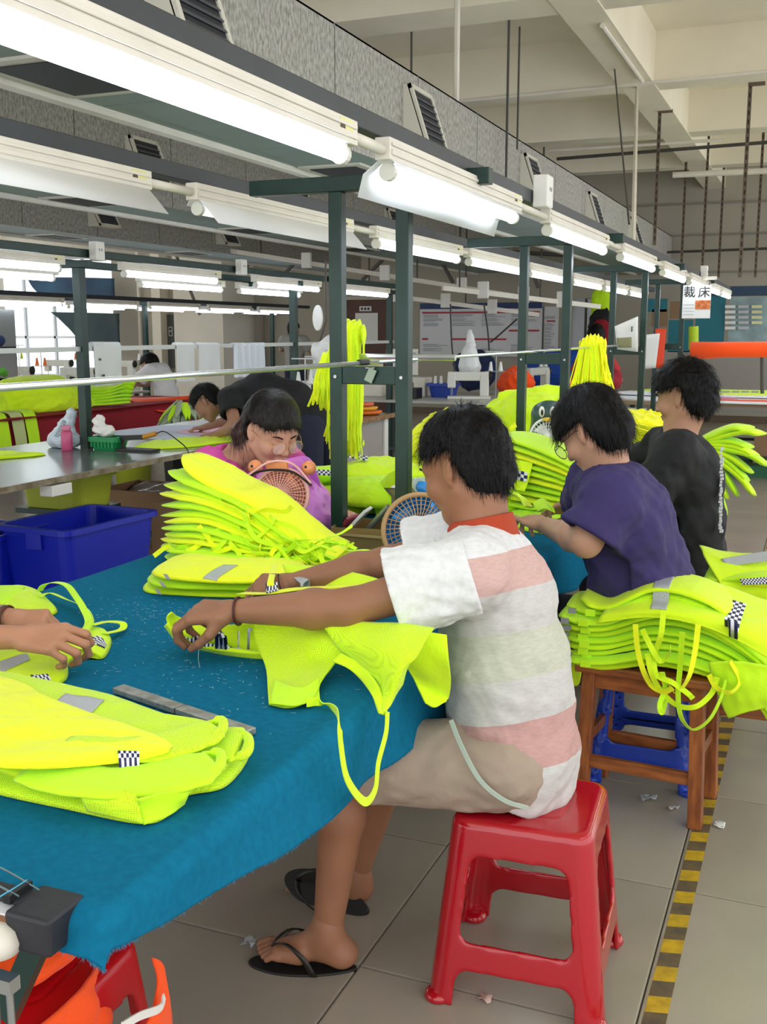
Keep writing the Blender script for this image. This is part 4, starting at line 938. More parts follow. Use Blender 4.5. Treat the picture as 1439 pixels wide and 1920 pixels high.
# ================================================================== NEAR WORK TABLE AND ITS CLOTH
TX0, TX1, TY0, TY1, TZ = -2.07, -.835, 1.055, 7.9, .75
def work_table(label, x0, x1, y0, y1, z, top_m, leg_m=green_m, th=.025, legs_y=None, name='work_table', ins=.12):
    r = root(name, label, 'table', ((x0+x1)/2, (y0+y1)/2, 0))
    MB().box((x0, y0, z-th), (x1, y1, z)).build('table_top', top_m, r, bev=.002)
    for y in (legs_y or (y0+.12, y1-.12)):
        for x in (x0+ins, x1-ins):
            MB().box((x-.022, y-.022, 0), (x+.022, y+.022, z-th)).build('leg', leg_m, r)
        MB().box((x0+ins+.022, y-.018, .2), (x1-ins-.022, y+.018, .235)).build('rail', leg_m, r)
    return r
work_table('near work table under the teal felt cloth', TX0, TX1, TY0, TY1, TZ-.006, ply_m, legs_y=(TY0+.18, 4.4, TY1-.12), ins=.48)
felt = mat('teal_felt', '#136b8c', .95, var=.08, vscale=60, bump=.06, bscale=300, spec=.06)
def drape(x0, x1, y0, y1, z, dr, dn, nx=90, ny=220):
    ys_ = np.concatenate([np.linspace(y0-dn, y0+.03, 26)[:-1], np.linspace(y0+.03, y1, ny)]); xs_ = np.concatenate([np.linspace(x0, x1-.03, nx), np.linspace(x1-.03, x1+dr, 34)[1:]])
    X, Y = np.meshgrid(xs_, ys_, indexing='ij'); ex = np.maximum(X-x1, 0); ey = np.maximum(y0-Y, 0)
    # hem length varies along the side
    hl = np.interp(Y, [1.05, 1.35, 1.64, 2.0, 3.5], [.068, .112, .158, .195, .19])+.008*np.sin(Y*5+1)+.004*np.sin(Y*17); ex = ex*hl/dr
    ey = ey*(.085+.010*np.sin(X*9))/dn; e = np.hypot(ex, ey)+1e-9; e6 = (ex**6+ey**6)**(1/6); dx_, dy_ = ex/e, ey/e; e = np.maximum(e6, 1e-9); rho = .03; a = np.minimum(e/rho, PI/2); ln = np.maximum(e-rho*PI/2, 0)
    out = rho*np.sin(a)*1+ln*(.10+.10*np.sin(Y*8+X*7)+.06*np.sin(Y*19)); dn_ = rho*(1-np.cos(a))+ln
    bx = np.minimum(X, x1); by = np.maximum(Y, y0)
    P = np.stack([bx+out*dx_, by-out*dy_, z-dn_*.99], -1)
    P[..., 2] += .0012*wrinkle(P*V(1, 1, 0), 7, 3)
    return P
G = drape(TX0+.003, TX1, TY0, TY1, TZ, .2, .1)
clo = slab('tablecloth', G, .004, felt); tag(clo, 'teal blue felt cloth with frayed hem covering the near work table', 'tablecloth')
# frayed hem fibres
hem = np.concatenate([G[-1, :, :], ]); g_ = np.random.default_rng(4); vs, fs = [], []
for i in range(3600):
    if i < 2800: k = g_.integers(3, 150); p = hem[k]+(hem[k+1]-hem[k])*g_.random()
    else: k = g_.integers(60, G.shape[0]-1); p = G[k, 0]
    L = .003+.007*g_.random()**2; d = nrm(g_.normal(size=3)*.5+V(.1, 0, -1)); n = len(vs); w_ = nrm(np.cross(d, g_.normal(size=3)))*.0006
    vs += [p-w_, p+w_, p+d*L]; fs.append((n, n+1, n+2))
fb = mk('frayed_fibres', vs, fs, mat('felt_fibre', '#2b7ea0', .9), clo); fb['kind'] = 'stuff'
# lint specks scattered over the felt: snipped thread ends
vs, fs = [], []
for i in range(380):
    c0, r0 = [(Zp(300, 1160, TZ), .22), (Zp(420, 1240, TZ), .25), (Zp(250, 1150, TZ), .15), (Zp(400, 1300, TZ), .3)][i % 4]; p = c0+np.array([*(g_.normal(size=2)*r0*.6), .0035])
    if p[0] > TX1-.02 or p[0] < TX0 or p[1] < 1.1: continue
    a = g_.random()*PI; L = .002+.004*g_.random(); d = V(math.cos(a), math.sin(a), 0)*L; w_ = V(-math.sin(a), math.cos(a), 0)*.0005; n = len(vs)
    vs += [p-d-w_, p+d-w_, p+d+w_, p-d+w_, ]; fs.append((n, n+1, n+2, n+3))
lint = mk('lint', vs, fs, mat('thread_white', '#b9cfd0', .8)); tag(lint, 'tiny white thread clippings scattered over the teal cloth', 'lint', kind='stuff')
CT = TZ+.004                                                        # top of the felt
# steel ruler / bar
r = root('metal_bar', 'worn silvery metal bar lying diagonally on the teal cloth', 'bar', tuple(Zp(345, 1333, CT)))
a = Zp(222, 1291, CT+.008); b = Zp(470, 1374, CT+.008)
MB().bar(a, b, .030, .013).build('bar', mat('worn_aluminium', '#b4b3ab', .42, .6, col2='#8d8b80', vscale=40, bump=.2, bscale=60), r, bev=.002)
m_ = (a+b)/2; dd = nrm(b-a); MB().bar(m_-dd*.001, m_+dd*.001, .0304, .0134).build('joint', black_m, r)
# wooden edge batten at the near end with black tape and binder clip
e0 = V(-1.6, 1.012, TZ-.018); e1 = Zp(112, 1722, TZ)*V(1, 0, 0)+V(0, 1.0, TZ-.018)
r = root('edge_batten', 'wooden batten with white laminate clamped to the near end of the table', 'board', (-1.0, 1.0, .7))
e1 = V(-.925, 1.012, TZ-.018); MB().bar(e0, e1, .05, .030).build('wood', mat('raw_batten', '#8a5f3c', .7, col2='#6b4528', vscale=18, stretch=(1, 8, 8)), r, bev=.002)
MB().bar(e0+V(0, -.003, .0165), e1+V(0, -.003, .0165), .040, .003).build('laminate', mat('white_laminate', '#d9dbdc', .35), r)
tape = mat('black_tape', '#25252a', .55, bump=.1, bscale=50)
MB().bar(V(-1.6, 1.026, TZ+.004), V(-.935, 1.026, TZ+.004), .034, .006).build('tape_strip', tape, r, bev=.001)
MB().box((-.94, .985, TZ-.047), (-.868, 1.062, TZ+.0065)).build('tape_wrap', tape, r, bev=.006)
bc = root('binder_clip', 'wire binder clip tied with blue thread on the black tape', 'clip', (-.97, 1.02, TZ)); wire = mat('clip_wire', '#9fb4bd', .3, .9)
o = V(-.955, 1.022, TZ+.011)
MB().tube(cat_spline([o+V(.03, .016, 0), o+V(-.02, .02, .012), o+V(-.055, .018, .020), o+V(-.062, 0, .021), o+V(-.052, -.012, .019), o+V(-.02, -.008, .010), o+V(.02, -.012, .004)], 30), .0014, 6).build('wire_handle', wire, bc)
MB().box(tuple(o+V(.0, -.02, -.006)), tuple(o+V(.012, .024, .006))).build('clip_body', black_m, bc)
MB().tube(cat_spline([o+V(.006, .02, .008), o+V(.01, -.01, .012), o+V(.0, -.03, .006), o+V(-.006, -.04, -.002), o+V(.004, -.035, -.010), o+V(-.012, -.042, -.018)], 30), .001, 5).build('tied_thread', mat('blue_thread', '#4fa8c9', .7), bc)
# ------------------------------------------------------------------ vest primitives
def leaf(name, C, W, th, wd, m, parent=None, n=40, k=22, wr=.003, ws=14, seed=0, label=None, pw=2.6):
    """folded garment: a flat tube along C (n x 3), width vector W, thickness th(s), width wd(s)"""
    C = cat_spline(C, n); T = np.gradient(C, axis=0); T /= np.linalg.norm(T, axis=1, keepdims=True); W = nrm(W); vs = np.zeros((n, k, 3))
    for i in range(n):
        s = i/(n-1); w = nrm(W-T[i]*(W@T[i])); u = np.cross(T[i], w); t_ = th(s); d_ = wd(s)
        for j in range(k):
            a = 2*PI*j/k; c, q = math.cos(a), math.sin(a); vs[i, j] = C[i]+w*(abs(c)**(2/pw)*np.sign(c))*d_/2+u*(abs(q)**(2/pw)*np.sign(q))*t_/2
    cen = C[:, None]; nn = (vs-cen); nn /= np.linalg.norm(nn, axis=-1, keepdims=True)+1e-9
    vs = vs+nn*(wr*wrinkle(vs, ws, seed))[..., None]
    f = [(i*k+j, i*k+(j+1) % k, (i+1)*k+(j+1) % k, (i+1)*k+j) for i in range(n-1) for j in range(k)]
    V_ = vs.reshape(-1, 3).tolist(); V_ += [list(C[0]), list(C[-1])]; e = len(V_)
    f += [((j+1) % k, j, e-2) for j in range(k)]+[((n-1)*k+j, (n-1)*k+(j+1) % k, e-1) for j in range(k)]
    return mk(name, V_, f, m, parent, True, None, label)
from mathutils.bvhtree import BVHTree
def bvh_of(o):
    if 'bvh' not in BV: BV['bvh'] = {}
    if o.name not in BV['bvh']: me = o.data; BV['bvh'][o.name] = BVHTree.FromPolygons([v.co.copy() for v in me.vertices], [tuple(p.vertices) for p in me.polygons])
    return BV['bvh'][o.name]
BV = {}
def meshes(r): return [c for c in r.children_recursive if c.type == 'MESH' and c.name.split('.')[0] not in ('tie', 'tie_loop', 'tie_end', 'reflective_strip', 'checkered_strip')]
def band(name, pts4, z, m, parent, nu=16, nv=16, off=.002, label=None, on=None, dirn=(0, 0, -1)):
    """strip laid over a surface: four corners given in world space"""
    a, b, c, d = [np.array(q, float) for q in pts4]
    G = np.array([[(a*(1-u)+b*u)*(1-v)+(d*(1-u)+c*u)*v for v in np.linspace(0, 1, nv)] for u in np.linspace(0, 1, nu)])
    if on is not None:                                               # lay the strip onto the cloth below (drop) or behind it (push)
        D = Vector(dirn); T = [bvh_of(o) for o in (on if isinstance(on, (list, tuple)) else [on])]
        for i in range(nu):
            for j in range(nv):
                best = None
                for t_ in T:
                    h_ = t_.ray_cast(Vector(G[i, j])-D*.12, D, .4)
                    if h_[0] is not None and (best is None or h_[3] < best): best = h_[3]; G[i, j] = np.array(h_[0])-np.array(D)*.0022
    return slab(name, G, off, m, parent, label=label)
# ------------------------------------------------------------------ foreground pile of vests, left bottom
def zout(px, z): return [Zp(x, y, z)[:2] for x, y in px]
def vest_root(label, p, group=None): return root('safety_vest', label, 'vest', tuple(p), group)
gp = 'vests piled in the foreground'
v = vest_root('lowest mesh vest of the foreground pile, its open hem toward the table edge', Zp(250, 1500, CT), gp)
pad('mesh_panel', zout([(-220, 1420), (-60, 1470), (0, 1492), (120, 1518), (262, 1546), (318, 1530), (348, 1495), (420, 1478), (462, 1432), (466, 1400), (440, 1376), (380, 1380), (300, 1400), (150, 1400), (-100, 1380)], CT), CT+.001, .026, hiviz_mesh, v, wr=.004, seed=1, p=2.2, nr=18, na=150)
patch('folded_hem', [[Zp(130, 1462, CT+.048), Zp(190, 1470, CT+.05), Zp(255, 1488, CT+.045)], [Zp(150, 1490, CT+.04), Zp(200, 1500, CT+.036), Zp(262, 1512, CT+.03)], [Zp(165, 1520, CT+.012), Zp(215, 1532, CT+.01), Zp(268, 1545, CT+.006)]], hiviz_mesh, v, 16, 16, .003, .003, 16, 2)
patch('open_flap', [[Zp(258, 1500, CT+.044), Zp(300, 1488, CT+.042), Zp(360, 1478, CT+.034)], [Zp(262, 1522, CT+.02), Zp(300, 1510, CT+.022), Zp(350, 1496, CT+.02)], [Zp(270, 1547, CT+.003), Zp(312, 1532, CT+.003), Zp(345, 1506, CT+.004)]], hiviz_g, v, 16, 16, .003, .003, 20, 3)
v = vest_root('second vest of the foreground pile, loops of netting bulging at its right end', Zp(400, 1420, CT+.03), gp)
pad('mesh_panel', zout([(-220, 1330), (-60, 1420), (60, 1460), (200, 1475), (300, 1462), (370, 1468), (430, 1430), (425, 1385), (380, 1362), (300, 1350), (150, 1330), (-80, 1290)], CT+.028), CT+.024, .022, hiviz, v, wr=.005, seed=3, p=2.1, nr=16, na=140)
for q, (px, w_, h_, m_) in enumerate([([(120, 1400), (220, 1405), (310, 1398), (372, 1380), (404, 1366)], .085, .062, hiviz_mesh), ([(90, 1430), (220, 1440), (330, 1424), (405, 1402), (450, 1398)], .12, .040, hiviz_mesh), ([(60, 1440), (180, 1466), (290, 1462), (352, 1446), (398, 1430)], .10, .044, hiviz_g)]):
    C_ = [Zp(x, y, CT+h_+.004*math.sin(k*2)) for k, (x, y) in enumerate(px)]
    leaf('net_fold', C_, V(.45, -.85, -.12), lambda s: .013+.012*max(0, s-.7), lambda s, w_=w_: w_*(.8+.35*s)*(1-.35*max(0, s-.85)/.15), m_, v, 40, 26, .006, 17, q, pw=3)
    e_ = C_[-1]; d_ = nrm(C_[-1]-C_[-2]); w2 = nrm(V(.45, -.85, -.12)); MB().tube(cat_spline([e_+w2*w_*.42-d_*.02, e_+w2*w_*.25+d_*.010, e_+d_*.016, e_-w2*w_*.25+d_*.010, e_-w2*w_*.42-d_*.02], 20), [.004]*3+[.009]*14+[.004]*3, 10).build('net_hem', m_, v, smooth=True)
v = vest_root('third vest of the foreground pile with a checkered patch near its rolled hem', Zp(350, 1370, CT+.05), gp)
pad('front_panel', zout([(-220, 1300), (-60, 1260), (0, 1258), (60, 1270), (150, 1290), (215, 1305), (300, 1335), (352, 1352), (400, 1355), (408, 1378), (370, 1395), (300, 1420), (200, 1440), (60, 1430), (-100, 1400)], CT+.048), CT+.044, .020, hiviz_mesh, v, wr=.004, seed=5, p=2.2, nr=16, na=140)
band('checkered_patch', [Zp(326, 1366, CT+.068), Zp(352, 1350, CT+.069), Zp(372, 1352, CT+.066), Zp(338, 1392, CT+.064)], 0, checker_s, v, on=meshes(v))
band('reflective_strip', [Zp(122, 1300, CT+.067), Zp(196, 1312, CT+.066), Zp(162, 1340, CT+.068), Zp(100, 1318, CT+.068)], 0, reflect, v, on=meshes(v))
v = vest_root('uppermost smooth yellow vest of the foreground pile, corner flap pointing right', Zp(100, 1370, CT+.07), gp)
pad('back_panel', zout([(-260, 1330), (-60, 1262), (-10, 1264), (50, 1282), (85, 1305), (170, 1335), (250, 1362), (318, 1388), (322, 1400), (300, 1412), (210, 1428), (60, 1438), (-60, 1428), (-200, 1400)], CT+.066), CT+.062, .016, hiviz_b, v, wr=.010, ws=9, seed=6, p=2.4, nr=16, na=140)
band('checkered_patch', [Zp(222, 1432, CT+.052), Zp(262, 1430, CT+.052), Zp(262, 1442, CT+.048), Zp(224, 1450, CT+.046)], 0, checker_s, v, on=meshes(v))
# vest in the left worker's hands
v = vest_root('yellow vest with a long tie loop, being sewn by the hands at the left edge', Zp(110, 1180, CT))
pad('rear_panel', zout([(-160, 1130), (-60, 1112), (0, 1104), (40, 1100), (66, 1106), (84, 1118), (108, 1148), (60, 1158), (-20, 1160), (-120, 1180)], CT), CT, .02, hiviz, v, wr=.004, seed=2, p=2.2)
pad('side_panel', zout([(-160, 1110), (-70, 1100), (30, 1098), (46, 1102), (20, 1124), (-20, 1138), (-120, 1140)], CT+.02), CT+.016, .014, hiviz_g, v, wr=.003, seed=4, p=2.2)
pad('shoulder_panel', zout([(85, 1232), (120, 1212), (150, 1190), (172, 1178), (196, 1180), (209, 1195), (206, 1215), (192, 1232), (160, 1230), (130, 1240), (128, 1262), (120, 1275), (90, 1286), (0, 1290), (-120, 1280), (-120, 1240), (0, 1238)], CT+.004), CT, .030, hiviz, v, wr=.006, seed=6, p=2.2, na=140, nr=16)
band('checkered_patch', [Zp(56, 1262, CT+.033), Zp(84, 1256, CT+.033), Zp(96, 1274, CT+.028), Zp(72, 1284, CT+.028)], 0, checker_s, v, on=meshes(v))
band('checkered_strip', [Zp(152, 1196, CT+.034), Zp(186, 1182, CT+.035), Zp(200, 1196, CT+.03), Zp(196, 1204, CT+.028)], 0, checker_s, v, on=meshes(v))
band('reflective_strip', [Zp(0, 1238, CT+.033), Zp(50, 1224, CT+.035), Zp(56, 1232, CT+.035), Zp(0, 1254, CT+.033)], 0, reflect, v, on=meshes(v))
ribbon('tie_loop', [Zp(74, 1108, CT+.02), Zp(84, 1096, CT+.05), Zp(105, 1092, CT+.065), Zp(126, 1098, CT+.07), Zp(142, 1118, CT+.06), Zp(156, 1140, CT+.05), Zp(166, 1165, CT+.04), Zp(158, 1185, CT+.04)], .018, hiviz_g, v, 60)
ribbon('tie_loop', [Zp(74, 1118, CT+.02), Zp(95, 1112, CT+.025), Zp(125, 1124, CT+.02), Zp(150, 1134, CT+.02), Zp(164, 1142, CT+.02), Zp(172, 1162, CT+.03), Zp(160, 1186, CT+.04)], .018, hiviz, v, 60, twist=1.2)
ribbon('tie_end', [Zp(172, 1172, CT+.03), Zp(200, 1166, CT+.02), Zp(229, 1168, CT+.02), Zp(228, 1180, CT+.012), Zp(196, 1188, CT+.02)], .018, hiviz, v, 50)
# ------------------------------------------------------------------ the vest held by the man
v = vest_root('yellow vest held and sewn by the man in the striped shirt, ties hanging down', Zp(560, 1230, CT+.02))
z = lambda x, y, h: Zp(x, y, CT+h)
patch('held_panel', [[z(322, 1148, .10), z(345, 1160, .07), z(400, 1172, .06), z(470, 1168, .075), z(560, 1160, .085)],
                     [z(312, 1158, .085), z(335, 1182, .05), z(400, 1198, .035), z(480, 1196, .04), z(580, 1185, .06)],
                     [z(316, 1172, .06), z(345, 1200, .025), z(405, 1214, .012), z(480, 1222, .012), z(580, 1215, .03)]], hiviz, v, 24, 50, .004, .004, 14, 1)
patch('hem_roll', [[z(314, 1168, .075), z(340, 1197, .04), z(400, 1214, .028), z(470, 1222, .022), z(520, 1224, .02)], [z(310, 1172, .06), z(338, 1204, .02), z(400, 1221, .01), z(470, 1232, .006), z(525, 1234, .006)]], hiviz, v, 8, 50, .010, .001, 14, 2)
band('checkered_band', [z(338, 1168, .072), z(376, 1184, .055), z(372, 1196, .05), z(344, 1182, .058)], 0, checker_s, v, on=meshes(v))
band('checkered_band', [z(378, 1184, .056), z(408, 1190, .05), z(404, 1200, .046), z(374, 1197, .048)], 0, checker_s, v, on=meshes(v))
band('checkered_band', [z(402, 1170, .085), z(440, 1172, .08), z(450, 1186, .06), z(412, 1198, .055)], 0, checker_s, v, on=meshes(v))
band('reflective_strip', [z(440, 1196, .052), z(468, 1176, .075), z(474, 1180, .07), z(448, 1202, .045)], 0, reflect, v, on=meshes(v))
patch('front_panel', [[z(470, 1166, .09), z(560, 1160, .10), z(640, 1160, .11), z(690, 1165, .11)],
                      [z(480, 1205, .05), z(545, 1200, .06), z(610, 1195, .08), z(665, 1205, .075)],
                      [z(498, 1250, .02), z(545, 1250, .025), z(600, 1240, .035), z(628, 1246, .035)],
                      [z(502, 1290, .008), z(545, 1292, .012), z(590, 1282, .02), z(600, 1285, .016)],
                      [z(504, 1320, .004), z(545, 1325, .004), z(580, 1316, .008), z(600, 1312, .008)]], hiviz_mesh, v, 44, 36, .004, .005, 11, 3)
patch('front_pocket', [[z(515, 1275, .022), z(565, 1290, .022), z(598, 1270, .03)], [z(510, 1300, .014), z(555, 1306, .016), z(598, 1290, .02)], [z(507, 1320, .008), z(550, 1324, .01), z(585, 1315, .012)]], hiviz_g, v, 20, 20, .003, .002, 11, 4)
edge = lambda x, y, o=0.: Xp(x, y, TX1+o+.05)
patch('side_panel', [[z(600, 1165, .12), z(680, 1165, .13), z(760, 1170, .14), z(815, 1180, .14)],
                     [z(625, 1200, .085), z(680, 1205, .10), z(740, 1215, .11), z(785, 1225, .11)],
                     [z(650, 1232, .05), z(695, 1240, .07), z(745, 1248, .085), z(770, 1245, .09)],
                     [z(680, 1270, .02), z(705, 1282, .03), z(740, 1282, .05), z(762, 1262, .06)],
                     [edge(714, 1330, .02), edge(722, 1335, .03), edge(736, 1318, .03), edge(756, 1285, .03)]], hiviz_mesh, v, 40, 32, .004, .006, 10, 5)
patch('armhole_binding', [[z(625, 1240, .05), z(660, 1258, .035), z(690, 1290, .02), edge(712, 1336, .025)], [z(640, 1225, .06), z(680, 1248, .05), z(708, 1285, .035), edge(728, 1342, .03)]], hiviz, v, 8, 40, .005, .001, 10, 1)
patch('lap_panel', [[Zp(700, 1175, .88), Zp(770, 1180, .88), Zp(838, 1190, .87)], [Zp(735, 1215, .84), Zp(790, 1225, .83), Zp(842, 1235, .82)], [Zp(760, 1245, .80), Zp(800, 1262, .78), Zp(846, 1275, .76)], [Zp(785, 1290, .74), Zp(812, 1300, .72), Zp(842, 1305, .71)], [Zp(800, 1318, .71), Zp(818, 1324, .70), Zp(836, 1316, .70)]], hiviz, v, 36, 24, .004, .006, 10, 6)
ribbon('tie', [z(575, 1318, .012), z(600, 1316, .012), z(628, 1330, .012), edge(636, 1352, .03), edge(640, 1400, .035), edge(652, 1462, .04), edge(684, 1503, .045), edge(704, 1480, .045), edge(710, 1430, .04), edge(724, 1375, .035), edge(727, 1335, .032)], .017, hiviz, v, 110, .002, up=(1, 0, .1))
ribbon('shoulder_binding', [z(452, 1112, .10), z(500, 1112, .12), z(560, 1104, .13), z(640, 1100, .15), z(700, 1096, .16)], .03, hiviz_b, v, 50)
patch('far_panel', [[z(530, 1060, .12), z(600, 1062, .14), z(680, 1078, .16), z(750, 1098, .17)], [z(540, 1085, .10), z(600, 1092, .12), z(670, 1100, .14), z(730, 1110, .15)], [z(545, 1120, .08), z(600, 1130, .09), z(670, 1140, .10), z(730, 1150, .12)]], hiviz, v, 20, 30, .004, .003, 12, 2)
band('checkered_patch', [z(498, 1094, .135), z(520, 1092, .137), z(522, 1108, .125), z(500, 1112, .125)], 0, checker_s, v, on=meshes(v))
band('reflective_tag', [z(545, 1078, .14), z(575, 1062, .15), z(586, 1082, .145), z(566, 1096, .14)], 0, reflect, v, on=meshes(v))
ribbon('tie', [z(506, 1108, .12), z(508, 1090, .14), z(512, 1072, .13), z(516, 1056, .10)], .016, hiviz_b, v, 20)
MB().tube(cat_spline([z(373, 1216, .02), z(372, 1235, .0), z(375, 1252, -.001)], 12), .0007, 5).build('loose_thread', mat('thread_white', '#dfe8e4', .8), v)
# ------------------------------------------------------------------ three folded vests under the far hand
gp = 'folded vests with rolled ends beside the sewing hands'
for i, (lab, pz, px) in enumerate([('bottom', 0, [(268, 1102), (285, 1088), (350, 1070), (450, 1060), (540, 1070), (560, 1100), (500, 1118), (420, 1120), (330, 1116), (280, 1112)]),
                    ('middle', .026, [(276, 1088), (290, 1074), (350, 1056), (450, 1050), (550, 1060), (560, 1085), (500, 1106), (420, 1106), (330, 1104), (290, 1098)]),
                    ('top', .052, [(284, 1074), (300, 1060), (345, 1042), (440, 1050), (560, 1052), (570, 1075), (500, 1092), (420, 1094), (330, 1088), (296, 1082)])]):
    v = vest_root('%s one of three flat folded vests with rolled ends beside the sewing hands' % lab, Zp(400, 1090, CT+pz), gp)
    pad('folded_body', zout(px, CT+pz), CT+pz, .027, (hiviz, hiviz_g, hiviz_b)[i], v, wr=.003, seed=i, p=2.0)
    a, b = Zp(px[0][0]+22, px[0][1]+2, CT+pz+.020), Zp(px[0][0]+28, px[0][1]+12, CT+pz+.010)
    band('grey_label', [a, a+V(.016, -.002, 0), b+V(.016, -.002, 0), b], 0, mat('grey_webbing', '#8f918c', .6), v, on=meshes(v))
band('reflective_strip', [Zp(380, 1074, CT+.078), Zp(420, 1060, CT+.078), Zp(446, 1061, CT+.078), Zp(406, 1076, CT+.078)], 0, reflect, v, on=meshes(v))
# ------------------------------------------------------------------ fanned stack of folded vests (fold edges to the left, ties tangled on the near side)
def interp(P, t): P = np.array(P, float); return cat_spline(P, 60)[int(round(t*59))]
top_l = [Yp(358, 856, 2.97), Yp(420, 896, 2.95), Yp(500, 934, 2.95), Yp(562, 984, 2.95), Yp(602, 1014, 2.97), Yp(648, 1038, 3.0)]
bot_l = [Yp(345, 1035, 2.9), Yp(400, 1042, 2.9), Yp(470, 1046, 2.9), Yp(540, 1048, 2.95), Yp(590, 1048, 3.0), Yp(640, 1050, 3.0)]
for q in bot_l: q[2] = max(q[2], CT+.012)
tipx = [358, 333, 325, 320, 326, 320, 328, 326, 332, 322, 330, 338][::-1]; tipy = [850, 880, 905, 921, 942, 962, 974, 984, 995, 1006, 1015, 1036][::-1]
NV = 12; gp = 'fanned stack of folded vests on the near table'; fan = []
ordn = ['lowest', 'second', 'third', 'fourth', 'fifth', 'sixth', 'seventh', 'eighth', 'ninth', 'tenth', 'eleventh', 'topmost']
for i in range(NV):
    t = i/(NV-1); te = t**.85; C = [bot_l[j]*(1-te)+top_l[j]*te for j in range(6)]; tp = Yp(tipx[i], tipy[i], 2.97); C[0] = tp
    if C[0][2] < CT+.014: C[0][2] = CT+.014
    w0 = V(.10, 1, .02*math.sin(i*2.3)); th = .030
    v = vest_root('%s folded vest of the big fanned stack by the pink bag%s' % (ordn[i], ', end cocked up' if i == 11 else ''), C[2]*V(1, 1, 0)+V(0, 0, CT), gp)
    leaf('folded_body', C, w0, lambda s, th=th: th*(min(1, s*7+.02)**.8)*(1-.5*s)+.003, lambda s, i=i: (.27-.05*(i == 11)+.02*math.sin(i*1.9))*(min(1, s*6+.15)**.5)*(1-.2*s), (hiviz, hiviz_b, hiviz_g)[(i*5) % 3 if i > 1 else 2], v, 44, 20, .0065+.006*(i == 11), 11, i, pw=2.3); fan.append(v)
rr = random.Random(11)
for k in range(80):                                                  # tangled ties
    s0 = rr.random()*.68+.22; t0 = rr.random()**.8; A = interp(bot_l, s0)*(1-t0)+interp(top_l, s0)*t0; A[1] = 2.835-.015*rr.random()
    pts = [A+V(0, .05, .0)]; p = A.copy(); a = rr.uniform(-1.9, 0) if k % 3 else rr.uniform(-.9, -.3)
    for j in range(rr.randint(4, 6)): a += rr.uniform(-.9, .9); p = p+V(math.cos(a)*.055, -.004*rr.random(), math.sin(a)*.045); p[2] = max(p[2], CT+.03); p[1] = 2.84-.05*rr.random()-.10*max(0, .9-p[2]); pts.append(p.copy())
    ribbon('tie', pts, .015, (hiviz, hiviz_b, hiviz_g)[k % 3], fan[min(11, int(t0*12))], 34, .0016, twist=rr.uniform(-2.5, 2.5), up=(0, 1, .2))
# ================================================================== WOODEN STOOL WITH ITS STACK OF VESTS
def wood_stool(name, label, c, H, hx, hy, rz, m=wood_m, group=None):
    r = root(name, label, 'stool', (c[0], c[1], 0), group); ca, sa = math.cos(rz), math.sin(rz); W = lambda x, y, z: V(c[0]+x*ca-y*sa, c[1]+x*sa+y*ca, z)
    tp = MB(); tp.bar(W(-hx-.035, 0, H-.014), W(hx+.035, 0, H-.014), 2*hy+.07, .028); tp.build('seat', wood_h, r, bev=.006)
    for sx in (-1, 1):
        for sy in (-1, 1):
            t_, b_ = W(sx*hx*.97, sy*hy*.95, H-.028), W(sx*hx*1.05, sy*hy*1.05, 0); d = .021
            X_, Y_ = V(ca, sa, 0)*d, V(-sa, ca, 0)*d
            MB().hexa([b_-X_-Y_, b_+X_-Y_, b_+X_+Y_, b_-X_+Y_, t_-X_-Y_, t_+X_-Y_, t_+X_+Y_, t_-X_+Y_]).build('leg', m, r, bev=.003)
    for s in (-1, 1):
        MB().bar(W(-hx, s*hy*.97, H-.055), W(hx, s*hy*.97, H-.055), .022, .05).build('apron', wood_h, r, bev=.002)
        MB().bar(W(s*hx*.97, -hy, H-.055), W(s*hx*.97, hy, H-.055), .022, .05).build('apron', wood_m, r, bev=.002)
        MB().bar(W(-hx, s*hy*1.0, .15), W(hx, s*hy*1.0, .15), .02, .04).build('stretcher', wood_h, r, bev=.002)
        MB().bar(W(s*hx*1.0, -hy, .22), W(s*hx*1.0, hy, .22), .02, .035).build('stretcher', wood_m, r, bev=.002)
    return r
SH = .475
wood_stool('wooden_stool', 'varnished wooden stool under the overflowing stack of vests beside the taped line', (-.435, 3.31), SH, .172, .118, math.radians(-5))
plastic_stool('plastic_stool', 'blue plastic stool under the worker in purple, behind the wooden stool', (-.47, 3.56), mat('blue_plastic', '#1a3fae', .3), H=.42, top=.14, foot=.185, group='far')
